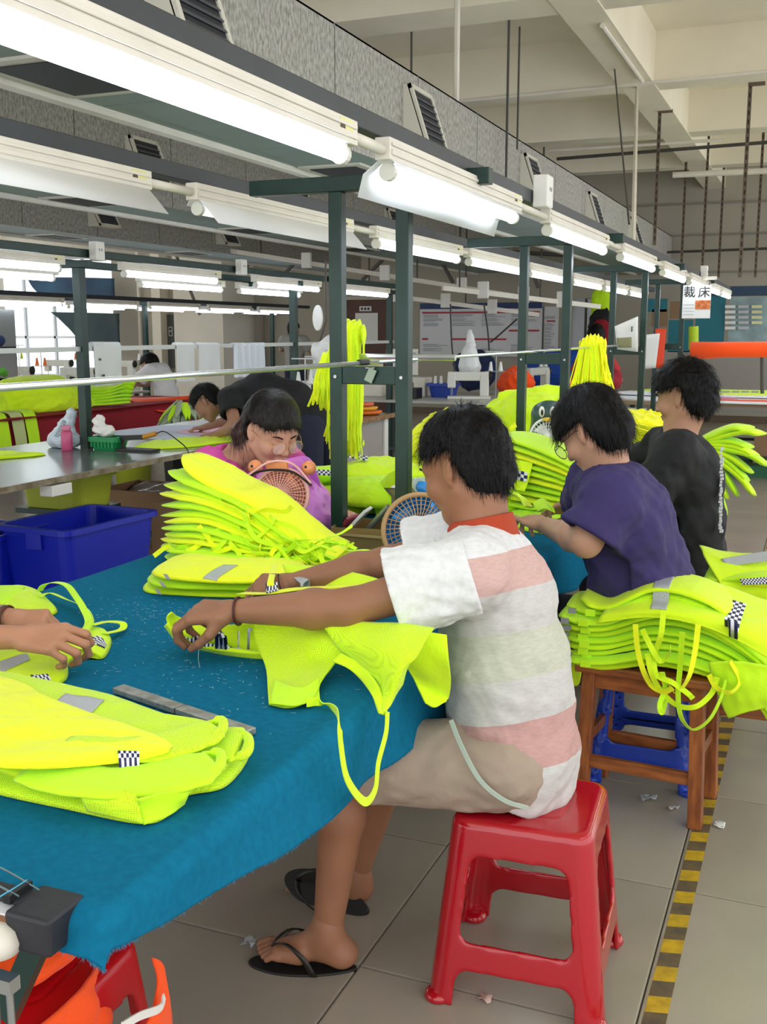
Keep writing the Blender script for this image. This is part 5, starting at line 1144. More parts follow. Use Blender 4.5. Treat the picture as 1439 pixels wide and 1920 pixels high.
# the stack: long folded vests, left ends flush, right ends drooping past the frame
gp = 'vests stacked on the wooden stool'; stk = []; NS = 10
Ls = [(1068, 1225), (1066, 1213), (1068, 1201), (1062, 1190), (1064, 1178), (1062, 1165), (1066, 1153), (1062, 1140), (1075, 1122), (1100, 1110)]
for i in range(NS):
    t = i/(NS-1); YY = 3.30-.02*math.sin(i*2.1); L = Yp(Ls[i][0], Ls[i][1], YY); L[2] = max(L[2], SH+.012)
    h0 = SH+.012+.175*t
    C = [L, V(-.56, YY, h0-.012*(1-t)), V(-.42, YY, h0+.015+.055*t), V(-.27, YY, h0+.005+.045*t), V(-.13, YY+.01, h0-.045), V(-.045+.02*math.sin(i), YY+.02, h0-.115-.05*(1-t)), V(-.005+.03*math.sin(i*3), YY+.03, h0-.19-.04*math.sin(i*1.7))]
    v = vest_root('%s folded vest of the stack on the wooden stool' % ordn[i if i < 9 else 11], V(-.4, YY, h0), gp); stk.append(v)
    leaf('folded_body', C, V(.05*math.sin(i), 1, .0), lambda s: .028*(min(1, s*10+.3)**.5)*(1-.15*s)+.003, lambda s, i=i: (.29+.025*math.sin(i*1.3))*(min(1, s*5+.7))*(1-.10*s), (hiviz, hiviz_g, hiviz_mesh)[i % 3] if i < 9 else hiviz, v, 50, 20, .0075, 13, i, pw=2.4)
    if i < 9:
        a = L+V(.018, -.152, 0); mw = mat('grey_webbing', '#8f918c', .6)
        MB().box(tuple(a+V(0, -.004, -.008)), tuple(a+V(.024, .004, .008))).build('grey_label', mw, v)
        MB().box(tuple(a+V(.055, -.008, -.010)), tuple(a+V(.085, .0, .010))).build('seam_patch', hiviz_g, v)
YT = 3.30
ztop = .79
v = stk[-1]
patch('upper_panel', [[Yp(1185, 1098, 3.38), Yp(1210, 1072, 3.42), Yp(1290, 1078, 3.42), Yp(1370, 1102, 3.42), Yp(1440, 1125, 3.42)],
                      [Yp(1150, 1130, 3.25), Yp(1215, 1105, 3.27), Yp(1290, 1112, 3.27), Yp(1370, 1135, 3.27), Yp(1450, 1160, 3.27)],
                      [Yp(1130, 1150, 3.14), Yp(1215, 1140, 3.13), Yp(1300, 1150, 3.13), Yp(1370, 1172, 3.13), Yp(1450, 1200, 3.13)],
                      [Yp(1120, 1168, 3.12), Yp(1215, 1158, 3.115), Yp(1300, 1170, 3.11), Yp(1380, 1200, 3.11), Yp(1450, 1240, 3.10)]], hiviz, v, 30, 50, .004, .004, 9, 3)
def strip4(a, b, c, d, Ys, m, nm): band(nm, [Yp(*a, Ys[0]), Yp(*b, Ys[0]), Yp(*c, Ys[1]), Yp(*d, Ys[1])], 0, m, v, off=.003, on=meshes(v), dirn=(0, .35, -.936))
strip4((1240, 1072), (1272, 1078), (1250, 1133), (1220, 1128), (3.40, 3.115), reflect, 'reflective_strip')
strip4((1375, 1112), (1401, 1115), (1384, 1166), (1358, 1160), (3.30, 3.07), checker_v, 'checkered_patch')
for k, L in enumerate([
    [(1192, 1170), (1196, 1215), (1206, 1255), (1222, 1285), (1245, 1297), (1262, 1290)],
    [(1245, 1145), (1240, 1190), (1228, 1230), (1232, 1265), (1262, 1280), (1290, 1300), (1300, 1310)],
    [(1280, 1185), (1276, 1250), (1272, 1300), (1278, 1345), (1300, 1368), (1330, 1350), (1352, 1310), (1362, 1275)],
    [(1310, 1170), (1304, 1220), (1292, 1270), (1270, 1300), (1255, 1285)],
    [(1215, 1225), (1222, 1262), (1240, 1295), (1270, 1322), (1305, 1325), (1335, 1300), (1345, 1270)],
    [(1242, 1260), (1248, 1290), (1238, 1320), (1242, 1336), (1250, 1310)],
    [(1330, 1265), (1345, 1290), (1372, 1298), (1388, 1275), (1370, 1240)],
    [(1205, 1180), (1225, 1220), (1240, 1240), (1256, 1225), (1258, 1212)]]):
    ribbon('tie', [Yp(x, y, 3.10-.015*((k*7+j) % 3)) for j, (x, y) in enumerate(L)], .016, (hiviz_b, hiviz, hiviz_g)[k % 3], stk[(k*3) % 9], 60, .0016, twist=(0, .8, -1.2, 1.5)[k % 4], up=(0, 1, .1))
patch('drooping_flap', [[Yp(1330, 1240, 3.12), Yp(1390, 1240, 3.10), Yp(1450, 1250, 3.10)], [Yp(1340, 1290, 3.13), Yp(1400, 1300, 3.10), Yp(1450, 1300, 3.10)], [Yp(1368, 1345, 3.15), Yp(1400, 1335, 3.12), Yp(1450, 1325, 3.12)]], hiviz_g, stk[2], 24, 24, .004, .008, 14, 4)
patch('drooping_flap', [[Yp(1058, 1225, 3.22), Yp(1075, 1228, 3.20), Yp(1092, 1235, 3.18)], [Yp(1058, 1250, 3.22), Yp(1078, 1258, 3.20), Yp(1090, 1262, 3.18)], [Yp(1060, 1275, 3.22), Yp(1080, 1286, 3.21), Yp(1088, 1280, 3.2)]], hiviz, stk[0], 14, 14, .004, .004, 14, 5)
# second stool and stack behind
wood_stool('wooden_stool', 'darker wooden stool behind, carrying the half-hidden second stack of vests', (-.12, 3.98), .47, .17, .13, 0)
gp = 'vests stacked on the rear wooden stool'
for i in range(7):
    t = i/6; h0 = .488+.13*t; YY = 3.98; C = [V(-.345-.012*math.sin(i*2), YY, h0), V(-.27, YY, h0+.01), V(-.1, YY, h0+.03*t), V(.1, YY, h0), V(.28, YY, h0-.06)]
    v = vest_root('%s vest of the stack on the rear wooden stool' % ordn[i if i < 6 else 11], (-.1, YY, h0), gp)
    leaf('folded_body', C, V(0, 1, 0), lambda s: .028*(min(1, s*10+.3)**.5), lambda s: .29, (hiviz_g, hiviz, hiviz_b)[i % 3], v, 30, 18, .005, 12, i+3)
patch('upper_panel', [[Yp(1312, 1022, 4.10), Yp(1370, 1035, 4.10), Yp(1470, 1040, 4.10)], [Yp(1322, 1045, 3.96), Yp(1380, 1055, 3.96), Yp(1470, 1065, 3.96)], [Yp(1345, 1085, 3.84), Yp(1400, 1100, 3.84), Yp(1470, 1105, 3.84)], [Yp(1372, 1125, 3.82), Yp(1410, 1135, 3.82), Yp(1470, 1140, 3.82)]], hiviz, v, 26, 30, .004, .006, 10, 5)
band('reflective_strip', [Yp(1352, 1048, 3.95), Yp(1470, 1028, 3.99), Yp(1470, 1048, 3.95), Yp(1362, 1062, 3.93)], 0, reflect, v, off=.003)
band('checkered_patch', [Yp(1388, 1086, 3.81), Yp(1470, 1080, 3.81), Yp(1470, 1094, 3.79), Yp(1392, 1096, 3.79)], 0, checker, v, off=.003)
# warning tape on the floor
tp = root('floor_tape', 'worn yellow and black hazard tape stuck along the floor joint', 'tape', (-.25, 2.0, 0))
ty = mat('tape_yellow', '#c8a31a', .5, col2='#a88a22', vscale=30); tb = mat('tape_black', '#54483a', .6, col2='#6b5a3c', vscale=22)
k = 0; y = .9; W_ = .05; x0 = -.272
while y < 9.5:
    s = .062; MB().prism([(x0, y, .0006), (x0+W_, y+.012, .0006), (x0+W_, y+.012+s, .0006), (x0, y+s, .0006)], (0, 0, .0006)).build('stripe', ty if k % 2 else tb, tp); y += s; k += 1
# scraps on the floor
def scrap(label, p, s, seed, m=paper_m):
    g = np.random.default_rng(seed); G = np.array([[V(p[0]+(i-1.5)*s*.3+g.normal()*s*.08, p[1]+(j-1.5)*s*.3+g.normal()*s*.08, .004+abs(g.normal())*s*.16) for j in range(4)] for i in range(4)])
    tag(slab('paper_scrap', G, .001, m), label, 'scrap')
scrap('crumpled white scrap on the floor right of the wooden stool leg', Zp(1350, 1549, 0), .035, 1); scrap('crumpled white scrap on the floor left of the wooden stool leg', Zp(1265, 1518, 0), .03, 2)
scrap('clear plastic sliver on the floor between the stools', Zp(1218, 1500, 0), .05, 3, mat('clear_film', '#dfe6ea', .1, alpha=.6)); scrap('tiny pink paper scrap under the red stool', Zp(912, 1875, 0), .03, 4, mat('pink_scrap', '#c9a89c', .8))
scrap('clear plastic wrapper lying beyond the flip-flops', Zp(470, 1770, 0), .04, 5, MATS['clear_film'])
# red stool with orange vests at the lower left corner, its legs at the near end of the table
plastic_stool('plastic_stool', 'red plastic stool under the near end of the table with orange vests on it', (-1.20, 1.29), mat('red_plastic_b', '#b8101a', .3), H=.43, top=.15, foot=.195, rz=.1)
# ------------------------------------------------------------------ worker in the purple shirt
P2 = dict(pelvis=(-.50, 3.46, .55), waist=(-.505, 3.42, .72), chest=(-.55, 3.36, .90), neck=(-.60, 3.37, 1.06), shL=(-.555, 3.17, 1.0), shR=(-.68, 3.54, 1.0),
    head=Yp(1108, 806, 3.38), hfwd=(-.78, .25, -.62), hup=(0, 0, 1), elL=Yp(1100, 1016, 3.12), wrL=Zp(1022, 985, .845), elR=(-.76, 3.80, .88), wrR=Zp(1085, 955, .84),
    hands=dict(L=dict(d=(-.75, .75, .12), n=(.2, -.3, .9), side=-1, curl=((.3, .7, .5), (.5, .9, .6), (.7, 1, .6), (.8, 1, .6)), thumb=(-.2, -.1)),
               R=dict(d=(-.95, -.2, .0), n=(-.1, .5, .8), side=1, curl=((.4, .6, .4), (.5, .7, .5), (.6, .8, .5), (.6, .8, .5)), thumb=(.4, .1))))
r2, b2, A2, M2, t2, s2 = person('worker in a dark purple shirt and black-rimmed glasses, bent over a vest', P2, '#c09073', .009, .005, .0032, fat=1.2, hs=1.06, arms_r=(.056, .046, .046, .029))
purple = mat('purple_cotton', '#32275c', .8, var=.06, vscale=20, bump=.2, bscale=30)
tee('shirt', P2, purple, r2, g=.028, fat=1.2, res=.009, sl=.86, sr_=.078, hem=(V(-.47, 3.4, .46), V(0, 0, -1)), amp=.017, ws=11, seed=2, arms_r=(.058, .05), flare=.028, neck_r=.07)
T = Solid((-.95, 3.1, .0), (-.2, 3.75, .62), .012)
for y in (3.28, 3.54): T.cap((-.50, y, .50), (-.90, y, .52), .10, .08, .04); T.cap((-.90, y, .50), (-.92, y, .08), .075, .05, .03)
solids('trousers', [T], mat('black_trousers', '#17161c', .85), r2, 1)
def bob(H, T): H.ell(T(.0, 0, .035), V(.108, .094, .092)*1.06, M2, .02); H.ell(T(-.045, 0, -.035), V(.070, .088, .075)*1.06, M2, .03)
hair_cap(P2, M2, 1.06, hair_m, r2, front=.066, fz=.040, nape=-.115, grow=.018, res=.006, n=5000, L=.026, r=.0008, seed=5, disp=.003, extra=bob, droop=1.0, lift=.003, EARZ=.02)
glasses(P2, M2, 1.06, mat('black_glasses', '#101014', .3), r2, mat('lens_glass', '#ffffff', .05, alpha=.12), .024)
# ------------------------------------------------------------------ worker in the black shirt
P3 = dict(pelvis=(-.45, 4.42, .55), waist=(-.46, 4.40, .72), chest=(-.48, 4.38, .92), neck=(-.51, 4.39, 1.08), shL=(-.49, 4.20, 1.03), shR=(-.58, 4.56, 1.03),
    head=Yp(1280, 742, 4.40), hfwd=(-.93, .18, -.22), hup=(0, 0, 1), elL=(-.60, 4.16, .84), wrL=(-.80, 4.38, .86), elR=(-.80, 4.66, .86), wrR=(-.98, 4.5, .86),
    hands=dict(L=dict(d=(-.9, .4, 0), n=(0, -.3, .9), side=-1), R=dict(d=(-.9, -.2, 0), n=(0, .3, .9), side=1)))
r3, b3, A3, M3, t3, s3 = person('young worker in a black printed shirt seated behind the purple shirted one', P3, '#b5876c', .010, .0045, .005, fat=1.0, hs=1.04)
blk = mat('black_cotton', '#131316', .8, var=.1, vscale=20, bump=.15, bscale=30)
tee('shirt', P3, blk, r3, g=.024, fat=1.08, res=.010, sl=.92, sr_=.078, hem=(V(-.40, 4.4, .44), V(0, 0, -1)), amp=.015, ws=11, seed=4, flare=.03, neck_r=.068)
T = Solid((-.9, 4.1, .0), (-.15, 4.75, .66), .014)
for y in (4.3, 4.54): T.cap((-.42, y, .50), (-.80, y, .52), .10, .08, .04); T.cap((-.80, y, .50), (-.82, y, .06), .075, .055, .03)
solids('trousers', [T], MATS['black_trousers'], r3, 1)
hair_cap(P3, M3, 1.04, hair_m, r3, front=.060, fz=.055, nape=-.075, grow=.026, res=.006, n=4000, L=.026, r=.0009, seed=6, disp=.006, lift=.006)
brows(P3, M3, 1.04, hair_m, r3)
# vertical white print down the back
mb = MB(); g5 = np.random.default_rng(5)
for i in range(26):
    z_ = 1.0-.02*i; q_ = Yp(1352-.1*i+3*g5.random(), 842+6.2*i, 4.27); mb.box(tuple(q_-V(.005, .002, .004)), tuple(q_+V(.002+.006*g5.random(), .02, .004+.004*g5.random())))
pr = mb.build('back_print', mat('white_ink', '#cfcfd2', .7), r3, label='broken white print down the back'); pr['kind'] = 'stuff'
wood_stool('wooden_stool', 'wooden stool under the worker in the black shirt', (-.36, 4.40), .44, .10, .10, 0)
# ------------------------------------------------------------------ woman in pink
P4 = dict(pelvis=(-2.24, 3.87, .55), waist=(-2.20, 3.80, .72), chest=(-2.10, 3.65, .90), neck=(-2.00, 3.475, 1.04), shL=(-1.93, 3.66, 1.0), shR=(-2.07, 3.33, 1.0),
    head=Yp(512, 806, 3.42), hfwd=(.74, -.44, -.42), hup=(0, 0, 1), elL=(-1.80, 3.72, .84), wrL=(-1.66, 3.56, .84), elR=(-1.98, 3.2, .82), wrR=(-1.78, 3.25, .80),
    hands=dict(L=dict(d=(.8, -.4, -.1), n=(0, .3, .9), side=-1), R=dict(d=(.9, .2, -.1), n=(0, -.3, .9), side=1)))
r4, b4, A4, M4, t4, s4 = person('woman in a pink sleeveless top with gold-rimmed glasses, looking down behind the orange fan', P4, '#cf9b83', .009, .0035, .005, fat=1.12, hs=1.06, jaw=1.08, arms_r=(.06, .052, .046, .027))
pink = mat('pink_cotton', '#d24b9c', .8, var=.05, vscale=14, bump=.2, bscale=30)
J4 = dict(P4); J4.pop('elL'); J4.pop('elR')
tee('top', J4, pink, r4, g=.020, fat=1.14, res=.008, amp=.009, ws=13, seed=6, neck_r=.085, neck_off=-.006, hem=(V(-2.24, 3.87, .46), V(0, 0, -1)), extra=lambda T: [T.cap(P4['shL'], V(*P4['shL'])*.85+V(*P4['elL'])*.15, .076, .080, .03), T.cap(P4['shR'], V(*P4['shR'])*.92+V(*P4['elR'])*.08, .074, .078, .03)])
pl = (V(*P4['shR'])+V(*P4['neck']))/2+V(.10, -.085, -.055)
tb4 = bvh_of([c for c in r4.children if c.name.startswith('top')][0])
for L_ in ([(453, 849)], [(454, 855), (458, 856), (462, 853), (461, 850)], [(455, 858), (459, 864), (464, 864), (467, 862)], [(455, 864), (459, 871), (463, 876), (466, 878)]):
    P_s = []
    for x, y in L_:
        h_ = tb4.ray_cast(Vector((0, 0, CH)), Vector(ray(x, y)), 9); P_s.append(np.array(h_[0])-nrm(ray(x, y))*.002 if h_[0] is not None else Yp(x, y, 3.3))
    if len(P_s) > 1: MB().tube(P_s, .0022, 6).build('shirt_print', mat('magenta_ink', '#a01860', .7), r4)
def tail(H, T): H.ell(T(-.03, 0, .03), V(.098, .09, .092)*1.06, M4, .02)
hair_cap(P4, M4, 1.06, hair_br, r4, front=.068, fz=.052, nape=-.07, grow=.015, res=.0055, n=3000, L=.022, r=.0007, seed=7, disp=.003, extra=tail, lift=.002)
hc4 = np.array(P4['head']); pt = [hc4+M4@V(-.10, .0, .045), hc4+M4@V(-.135, .01, .04), hc4+V(-.135, .02, -.02), hc4+V(-.145, .02, -.10)]
T = Solid(np.min(pt, 0)-.08, np.max(pt, 0)+.08, .006)
for a, b, r_, q in ((0, 1, .024, .034), (1, 2, .034, .042), (2, 3, .042, .018)): T.cap(pt[a], pt[b], r_, q, .02)
T.warp(lambda P: .005*wrinkle(P*V(1, 1, .4), 45, 3)); v_, f_ = T.mesh(); v_ = relax(v_, f_, 1); po = fastmesh('ponytail', v_, f_, mat('auburn_hair', '#3a1d14', .45), r4)
hair_strands('ponytail_strands', (v_, f_), MATS['auburn_hair'], 2000, .06, .0008, lambda P, N, g: np.tile(np.array([0, 0, -1.]), (len(P), 1)), 3, po, .6, .003)
glasses(P4, M4, 1.06, mat('gold_wire', '#d8b46a', .25, .9), r4, MATS['lens_glass'], .024); brows(P4, M4, 1.06, hair_br, r4)
MB().tube([hc4+1.06*(M4@V(.0945, y, -.070)) for y in (-.020, -.008, 0, .008, .020)], [.0015, .004, .0035, .004, .0015], 8).build('lips', mat('lip_pink', '#b5665c', .45), r4, smooth=True)
T = Solid((-2.5, 3.6, 0), (-1.7, 4.15, .66), .014)
for y in (3.78, 3.98): T.cap((-2.26, y, .50), (-1.92, y, .52), .11, .08, .04); T.cap((-1.92, y, .50), (-1.92, y, .06), .07, .05, .03)
solids('trousers', [T], mat('navy_trousers', '#20243a', .85), r4, 1)
plastic_stool('plastic_stool', 'blue plastic stool the woman in pink sits on', (-2.27, 3.88), MATS['blue_plastic'], H=.42, group='far')
# ------------------------------------------------------------------ worker at the left edge: only the hands and forearms reach into the photograph
P5 = dict(pelvis=(-2.62, 1.60, .55), waist=(-2.60, 1.62, .72), chest=(-2.50, 1.66, .92), neck=(-2.40, 1.68, 1.07), shL=(-2.33, 1.86, 1.0), shR=(-2.33, 1.50, 1.0),
    head=(-2.30, 1.70, 1.20), hfwd=(.8, .1, -.6), hup=(0, 0, 1), elL=(-2.10, 1.92, .86), wrL=Zp(22, 1162, .835), elR=(-2.06, 1.62, .84), wrR=Zp(40, 1196, .84),
    hands=dict(L=dict(d=(1, .10, .02), n=(.05, -.35, .9), side=1, curl=((.6, .9, .6), (.8, 1.1, .7), (.9, 1.1, .7), (1, 1.1, .7)), thumb=(.5, .2)),
               R=dict(d=(1, .14, .03), n=(.0, -.5, .85), side=-1, curl=((.5, 1.0, .8), (.55, 1.15, .8), (.6, 1.2, .8), (.7, 1.2, .8)), thumb=(.5, .1), s=1.1)))
r5, b5, A5, M5, t5, s5 = person('worker at the left edge of the photograph, only the sewing hands and forearms showing', P5, '#b27e60', .011, .006, .0026, fat=1.0)
tee('shirt', P5, mat('olive_cotton', '#5c6255', .85), r5, g=.022, res=.012, sl=.6, hem=(V(-2.6, 1.6, .47), V(0, 0, -1)))
hair_cap(P5, M5, 1.0, hair_m, r5, res=.008, n=1500, L=.03)
T = Solid((-2.85, 1.3, 0), (-2.0, 1.9, .66), .016)
for y in (1.48, 1.74): T.cap((-2.60, y, .52), (-2.22, y, .54), .10, .08, .04); T.cap((-2.22, y, .52), (-2.22, y, .06), .07, .05, .03)
solids('trousers', [T], MATS['navy_trousers'], r5, 1)
w5 = np.array(P5['wrL']); bracelet(w5+V(-.012, 0, 0), V(1, .1, 0), .031, mat('brown_beads', '#4a241c', .4), 'brown cord bracelet on the hidden worker\'s far wrist', .003)
bracelet(w5+V(-.024, 0, 0), V(1, .1, 0), .031, mat('grey_cord', '#6d6460', .5), 'grey cord bracelet beside the brown one on the hidden worker\'s far wrist', .002)
plastic_stool('plastic_stool', 'blue plastic stool of the worker at the left edge', (-2.62, 1.60), MATS['blue_plastic'], H=.42, group='far')
# needle between the man's hands
# ------------------------------------------------------------------ background people
def far_person(label, J, skc, shirt, hairm=hair_m, legs_m=None, trunk=None, sl=.55, hs=1.04, fat=1.0, seed=0, hair_kw=None, feet=None):
    R_, b, A, M, t, s = person(label, J, skc, .014, .008, .006, fat=fat, hs=hs, hands=True)
    tee('shirt', J, shirt, R_, g=.022, res=.013, sl=sl, sr_=.075, flare=.02, fat=fat, hem=(V(*J['pelvis'])+V(0, 0, -.10), V(0, 0, -1)), amp=.008, ws=10, seed=seed)
    hair_cap(J, M, hs, hairm, R_, res=.008, n=900, L=.03, r=.0015, seed=seed, **(hair_kw or {}))
    if feet is not None:
        T = Solid(np.minimum(np.min(feet, 0), J['pelvis'])-.18, np.maximum(np.max(feet, 0), J['pelvis'])+.15, .018); p = np.array(J['pelvis'])
        for q in range(2): h_, k_, f_ = feet[q*3:q*3+3]; T.cap(h_, k_, .10, .075, .04); T.cap(k_, f_, .075, .055, .03)
        T.ell(p+V(0, 0, -.02), (.13, .16, .12), None, .05); solids('trousers', [T], legs_m or MATS['navy_trousers'], R_, 1)
    return R_, M
hd = lambda a, b: dict(L=dict(d=a, n=(0, 0, 1), side=-1), R=dict(d=b, n=(0, 0, 1), side=1))
P6 = dict(pelvis=(-3.28, 6.70, .90), waist=(-3.42, 6.66, 1.02), chest=(-3.62, 6.60, 1.08), neck=(-3.86, 6.52, 1.06), shL=(-3.76, 6.36, 1.04), shR=(-3.80, 6.78, 1.06), head=Yp(388, 755, 6.45), hfwd=(-.62, -.25, -.75), hup=(-.5, 0, .8),
    elL=Yp(442, 800, 6.25), wrL=Zp(405, 815, .80), elR=(-4.0, 6.95, .88), wrR=(-4.2, 6.75, .80), hands=hd((-.9, -.1, -.1), (-.9, -.3, -.1)))
far_person('worker in a black shirt leaning over the steel table to draw on a paper pattern', P6, '#a67a62', blk, feet=[(-3.26, 6.6, .86), (-3.22, 6.55, .48), (-3.18, 6.55, .05), (-3.26, 6.82, .86), (-3.22, 6.85, .48), (-3.16, 6.85, .05)], seed=3)
P7 = dict(pelvis=(-7.35, 11.0, .60), waist=(-7.38, 11.0, .76), chest=(-7.45, 11.0, .95), neck=(-7.55, 11.0, 1.08), shL=(-7.48, 10.80, 1.03), shR=(-7.54, 11.18, 1.03), head=Yp(280, 684, 11.0), hfwd=(-.95, .1, -.35), hup=(0, 0, 1),
    elL=(-7.72, 10.78, .86), wrL=(-7.98, 10.85, .86), elR=(-7.8, 11.2, .86), wrR=(-8.0, 11.1, .86), hands=hd((-1, 0, 0), (-1, 0, 0)))
far_person('seated woman in a white T-shirt at the far left sewing line', P7, '#c79c84', mat('white_tee', '#dcdcde', .8), fat=1.0, feet=[(-7.35, 10.9, .55), (-7.8, 10.9, .55), (-7.8, 10.9, .05), (-7.35, 11.1, .55), (-7.8, 11.1, .55), (-7.8, 11.1, .05)], seed=5, hair_kw=dict(grow=.024))
m8 = Yp(551, 617, 15.0)
P8 = dict(pelvis=(m8[0], 15.05, .95), waist=(m8[0], 15.04, 1.08), chest=(m8[0], 15.03, 1.27), neck=(m8[0], 15.0, 1.42), shL=(m8[0]-.18, 15.0, 1.36), shR=(m8[0]+.18, 15.0, 1.36), head=m8, hfwd=(.1, 1, -.15), hup=(0, 0, 1),
    elL=(m8[0]-.30, 15.15, 1.22), wrL=(m8[0]-.33, 15.42, 1.25), elR=(m8[0]+.30, 15.1, 1.12), wrR=(m8[0]+.2, 15.4, 1.1), hands=hd((0, 1, 0), (0, 1, 0)))
far_person('man in a pale grey shirt seen from behind near the far wall', P8, '#b58a70', mat('pale_grey_cotton', '#8f8d86', .85), feet=[(m8[0]-.09, 15.05, .9), (m8[0]-.1, 15.05, .48), (m8[0]-.1, 15.05, .05), (m8[0]+.09, 15.05, .9), (m8[0]+.1, 15.05, .48), (m8[0]+.1, 15.05, .05)], seed=6, hair_kw=dict(nape=-.06, grow=.01))
m9 = Yp(1118, 632, 13.0)
P9 = dict(pelvis=(m9[0]-.05, 13.0, .62), waist=(m9[0]-.04, 13.0, .80), chest=(m9[0]-.03, 13.0, 1.02), neck=(m9[0], 13.0, 1.2), shL=(m9[0]-.17, 13.0, 1.13), shR=(m9[0]+.17, 13.0, 1.13), head=m9, hfwd=(-.3, .9, -.4), hup=(0, 0, 1), elL=(m9[0]-.28, 13.1, .92), wrL=(m9[0]-.2, 13.35, .88), elR=(m9[0]+.28, 13.1, .92), wrR=(m9[0]+.2, 13.35, .88), hands=hd((0, 1, 0), (0, 1, 0)))
far_person('long-haired worker in a red top seated far back behind the yellow webbing', P9, '#c49a82', mat('red_cotton', '#b3222c', .8), feet=[(m9[0]-.1, 13, .58), (m9[0]-.1, 13.4, .55), (m9[0]-.1, 13.4, .05), (m9[0]+.1, 13, .58), (m9[0]+.1, 13.4, .55), (m9[0]+.1, 13.4, .05)], seed=7, hair_kw=dict(nape=-.16, grow=.03))
# ================================================================== LEFT: STEEL TOPPED TABLE AND WHAT IS ON IT
galv = mat('steel_sheet_top', '#7f8783', .22, .6, var=.15, vscale=3)
lt = work_table('long steel-topped work table on the left with a worn plywood edge', -4.95, -3.655, 2.4, 7.75, .75, galv, legs_y=(3.0, 6.05, 7.5))
MB().box((-3.655, 2.4, .722), (-3.64, 7.75, .752)).build('plywood_edge', mat('worn_grey_edge', '#9a8f78', .7, col2='#6f6248', vscale=14), lt)
for y in (4.35, 6.1): MB().box((-3.72, y, .655), (-3.638, y+.16, .712)).build('junction_box', white_m, lt, bev=.004)
tub_m = mat('cobalt_plastic', '#1226b8', .32, spec=.5)
r = root('plastic_tub', 'large cobalt blue plastic tub on the floor left of the near table', 'tub', (-3.8, 4.75, 0))
def ringbox(c, sx, sy, z, rad=.06, n=6, rz=0):
    P = []
    for qx, qy, a0 in ((1, 1, 0), (-1, 1, PI/2), (-1, -1, PI), (1, -1, 3*PI/2)):
        for k in range(n): a = a0+PI/2*k/(n-1); x, y = qx*(sx-rad)+rad*math.cos(a), qy*(sy-rad)+rad*math.sin(a); P.append(V(c[0]+x*math.cos(rz)-y*math.sin(rz), c[1]+x*math.sin(rz)+y*math.cos(rz), z))
    return P
def tub(r, c, sx, sy, z0, z1, m, wall=.008, taper=.88, rz=0, lip=.022, nm='tub_shell', rad=.06):
    L = [ringbox(c, sx*taper, sy*taper, z0, rad, rz=rz), ringbox(c, sx, sy, z1-.03, rad, rz=rz), ringbox(c, sx+lip, sy+lip, z1-.03, rad, rz=rz), ringbox(c, sx+lip, sy+lip, z1, rad, rz=rz), ringbox(c, sx-wall, sy-wall, z1, rad, rz=rz), ringbox(c, sx*taper-wall, sy*taper-wall, z0+.01, rad, rz=rz)]
    k = len(L[0]); vs = [p for q in L for p in q]; fs = [(i*k+j, i*k+(j+1) % k, (i+1)*k+(j+1) % k, (i+1)*k+j) for i in range(5) for j in range(k)]+[tuple(range(k))[::-1], tuple(5*k+j for j in range(k))]
    return mk(nm, vs, fs, m, r)
tub(r, (-3.80, 4.76), .245, .37, .0, .475, tub_m, rz=math.radians(-4))
for s in (-1, 1): MB().box((-3.80-.05, 4.76+s*.375-.012, .36), (-3.80+.05, 4.76+s*.375+.012, .45)).build('handle_block', tub_m, r)
r = root('cardboard_box', 'open brown cardboard box with plastic film inside, under the steel table', 'box', (-4.35, 6.3, .25))
tub(r, (-4.35, 6.35), .36, .26, .13, .40, card_m, .006, .99, 0, .0, 'box_walls', .01)
slab('plastic_film', patch_grid([[V(-4.68, 6.12, .36), V(-4.35, 6.1, .39), V(-4.02, 6.12, .36)], [V(-4.68, 6.35, .33), V(-4.35, 6.35, .36), V(-4.02, 6.35, .34)], [V(-4.68, 6.58, .38), V(-4.35, 6.6, .40), V(-4.02, 6.58, .37)]], 20, 20, .02, 16, 3), .002, mat('shiny_film', '#c9b9b4', .15, .2), r)
MB().box((-4.75, 6.05, .09), (-3.95, 6.65, .125)).build('shelf_board', green_m, lt)
r = root('cardboard_box', 'closed cardboard box with a white label by the steel table leg', 'box', (-3.98, 6.35, 0)); MB().box((-4.15, 5.75, 0), (-3.86, 6.15, .085)).build('box', card_m, r)
r2_ = root('cardboard_box', 'tall cardboard box with a white label beside the blue tub', 'box', (-3.76, 5.75, 0)); MB().box((-3.92, 5.62, 0.09), (-3.70, 5.95, .42)).build('box', card_m, r2_); MB().box((-3.80, 5.615, .16), (-3.73, 5.6195, .20)).build('label', paper_m, r2_); MB().box((-3.92, 5.62, 0.0), (-3.70, 5.95, .09)).build('lower_flaps', ply_m, r2_)
bpy.data.objects.remove(r) if not r.children else None
for k, (x, y, lab) in enumerate([(-4.62, 3.9, 'blue plastic crate under the steel table at the left edge'), (-4.3, 4.55, 'blue plastic crate behind the big blue tub')]):
    r = root('plastic_crate', lab, 'crate', (x, y, 0)); tub(r, (x, y), .28, .2, 0, .42, tub_m, .01, .95, 0, .015, 'crate_shell', .03)
    mb = MB()
    for i in range(5): mb.box((x-.24+.11*i, y-.214, .10), (x-.17+.11*i, y-.20, .30))
    mb.build('side_panel', mat('grey_panel', '#aab4bb', .5), r)
r = root('plastic_basket', 'yellow-green plastic basket under the steel table', 'basket', (-4.4, 5.4, 0)); tub(r, (-4.35, 5.35), .24, .18, .42, .64, mat('lime_plastic', '#b8c437', .4), .008, .9)
MB().box((-4.6, 5.15, .385), (-4.1, 5.55, .418)).build('tray_support', green_m, lt)
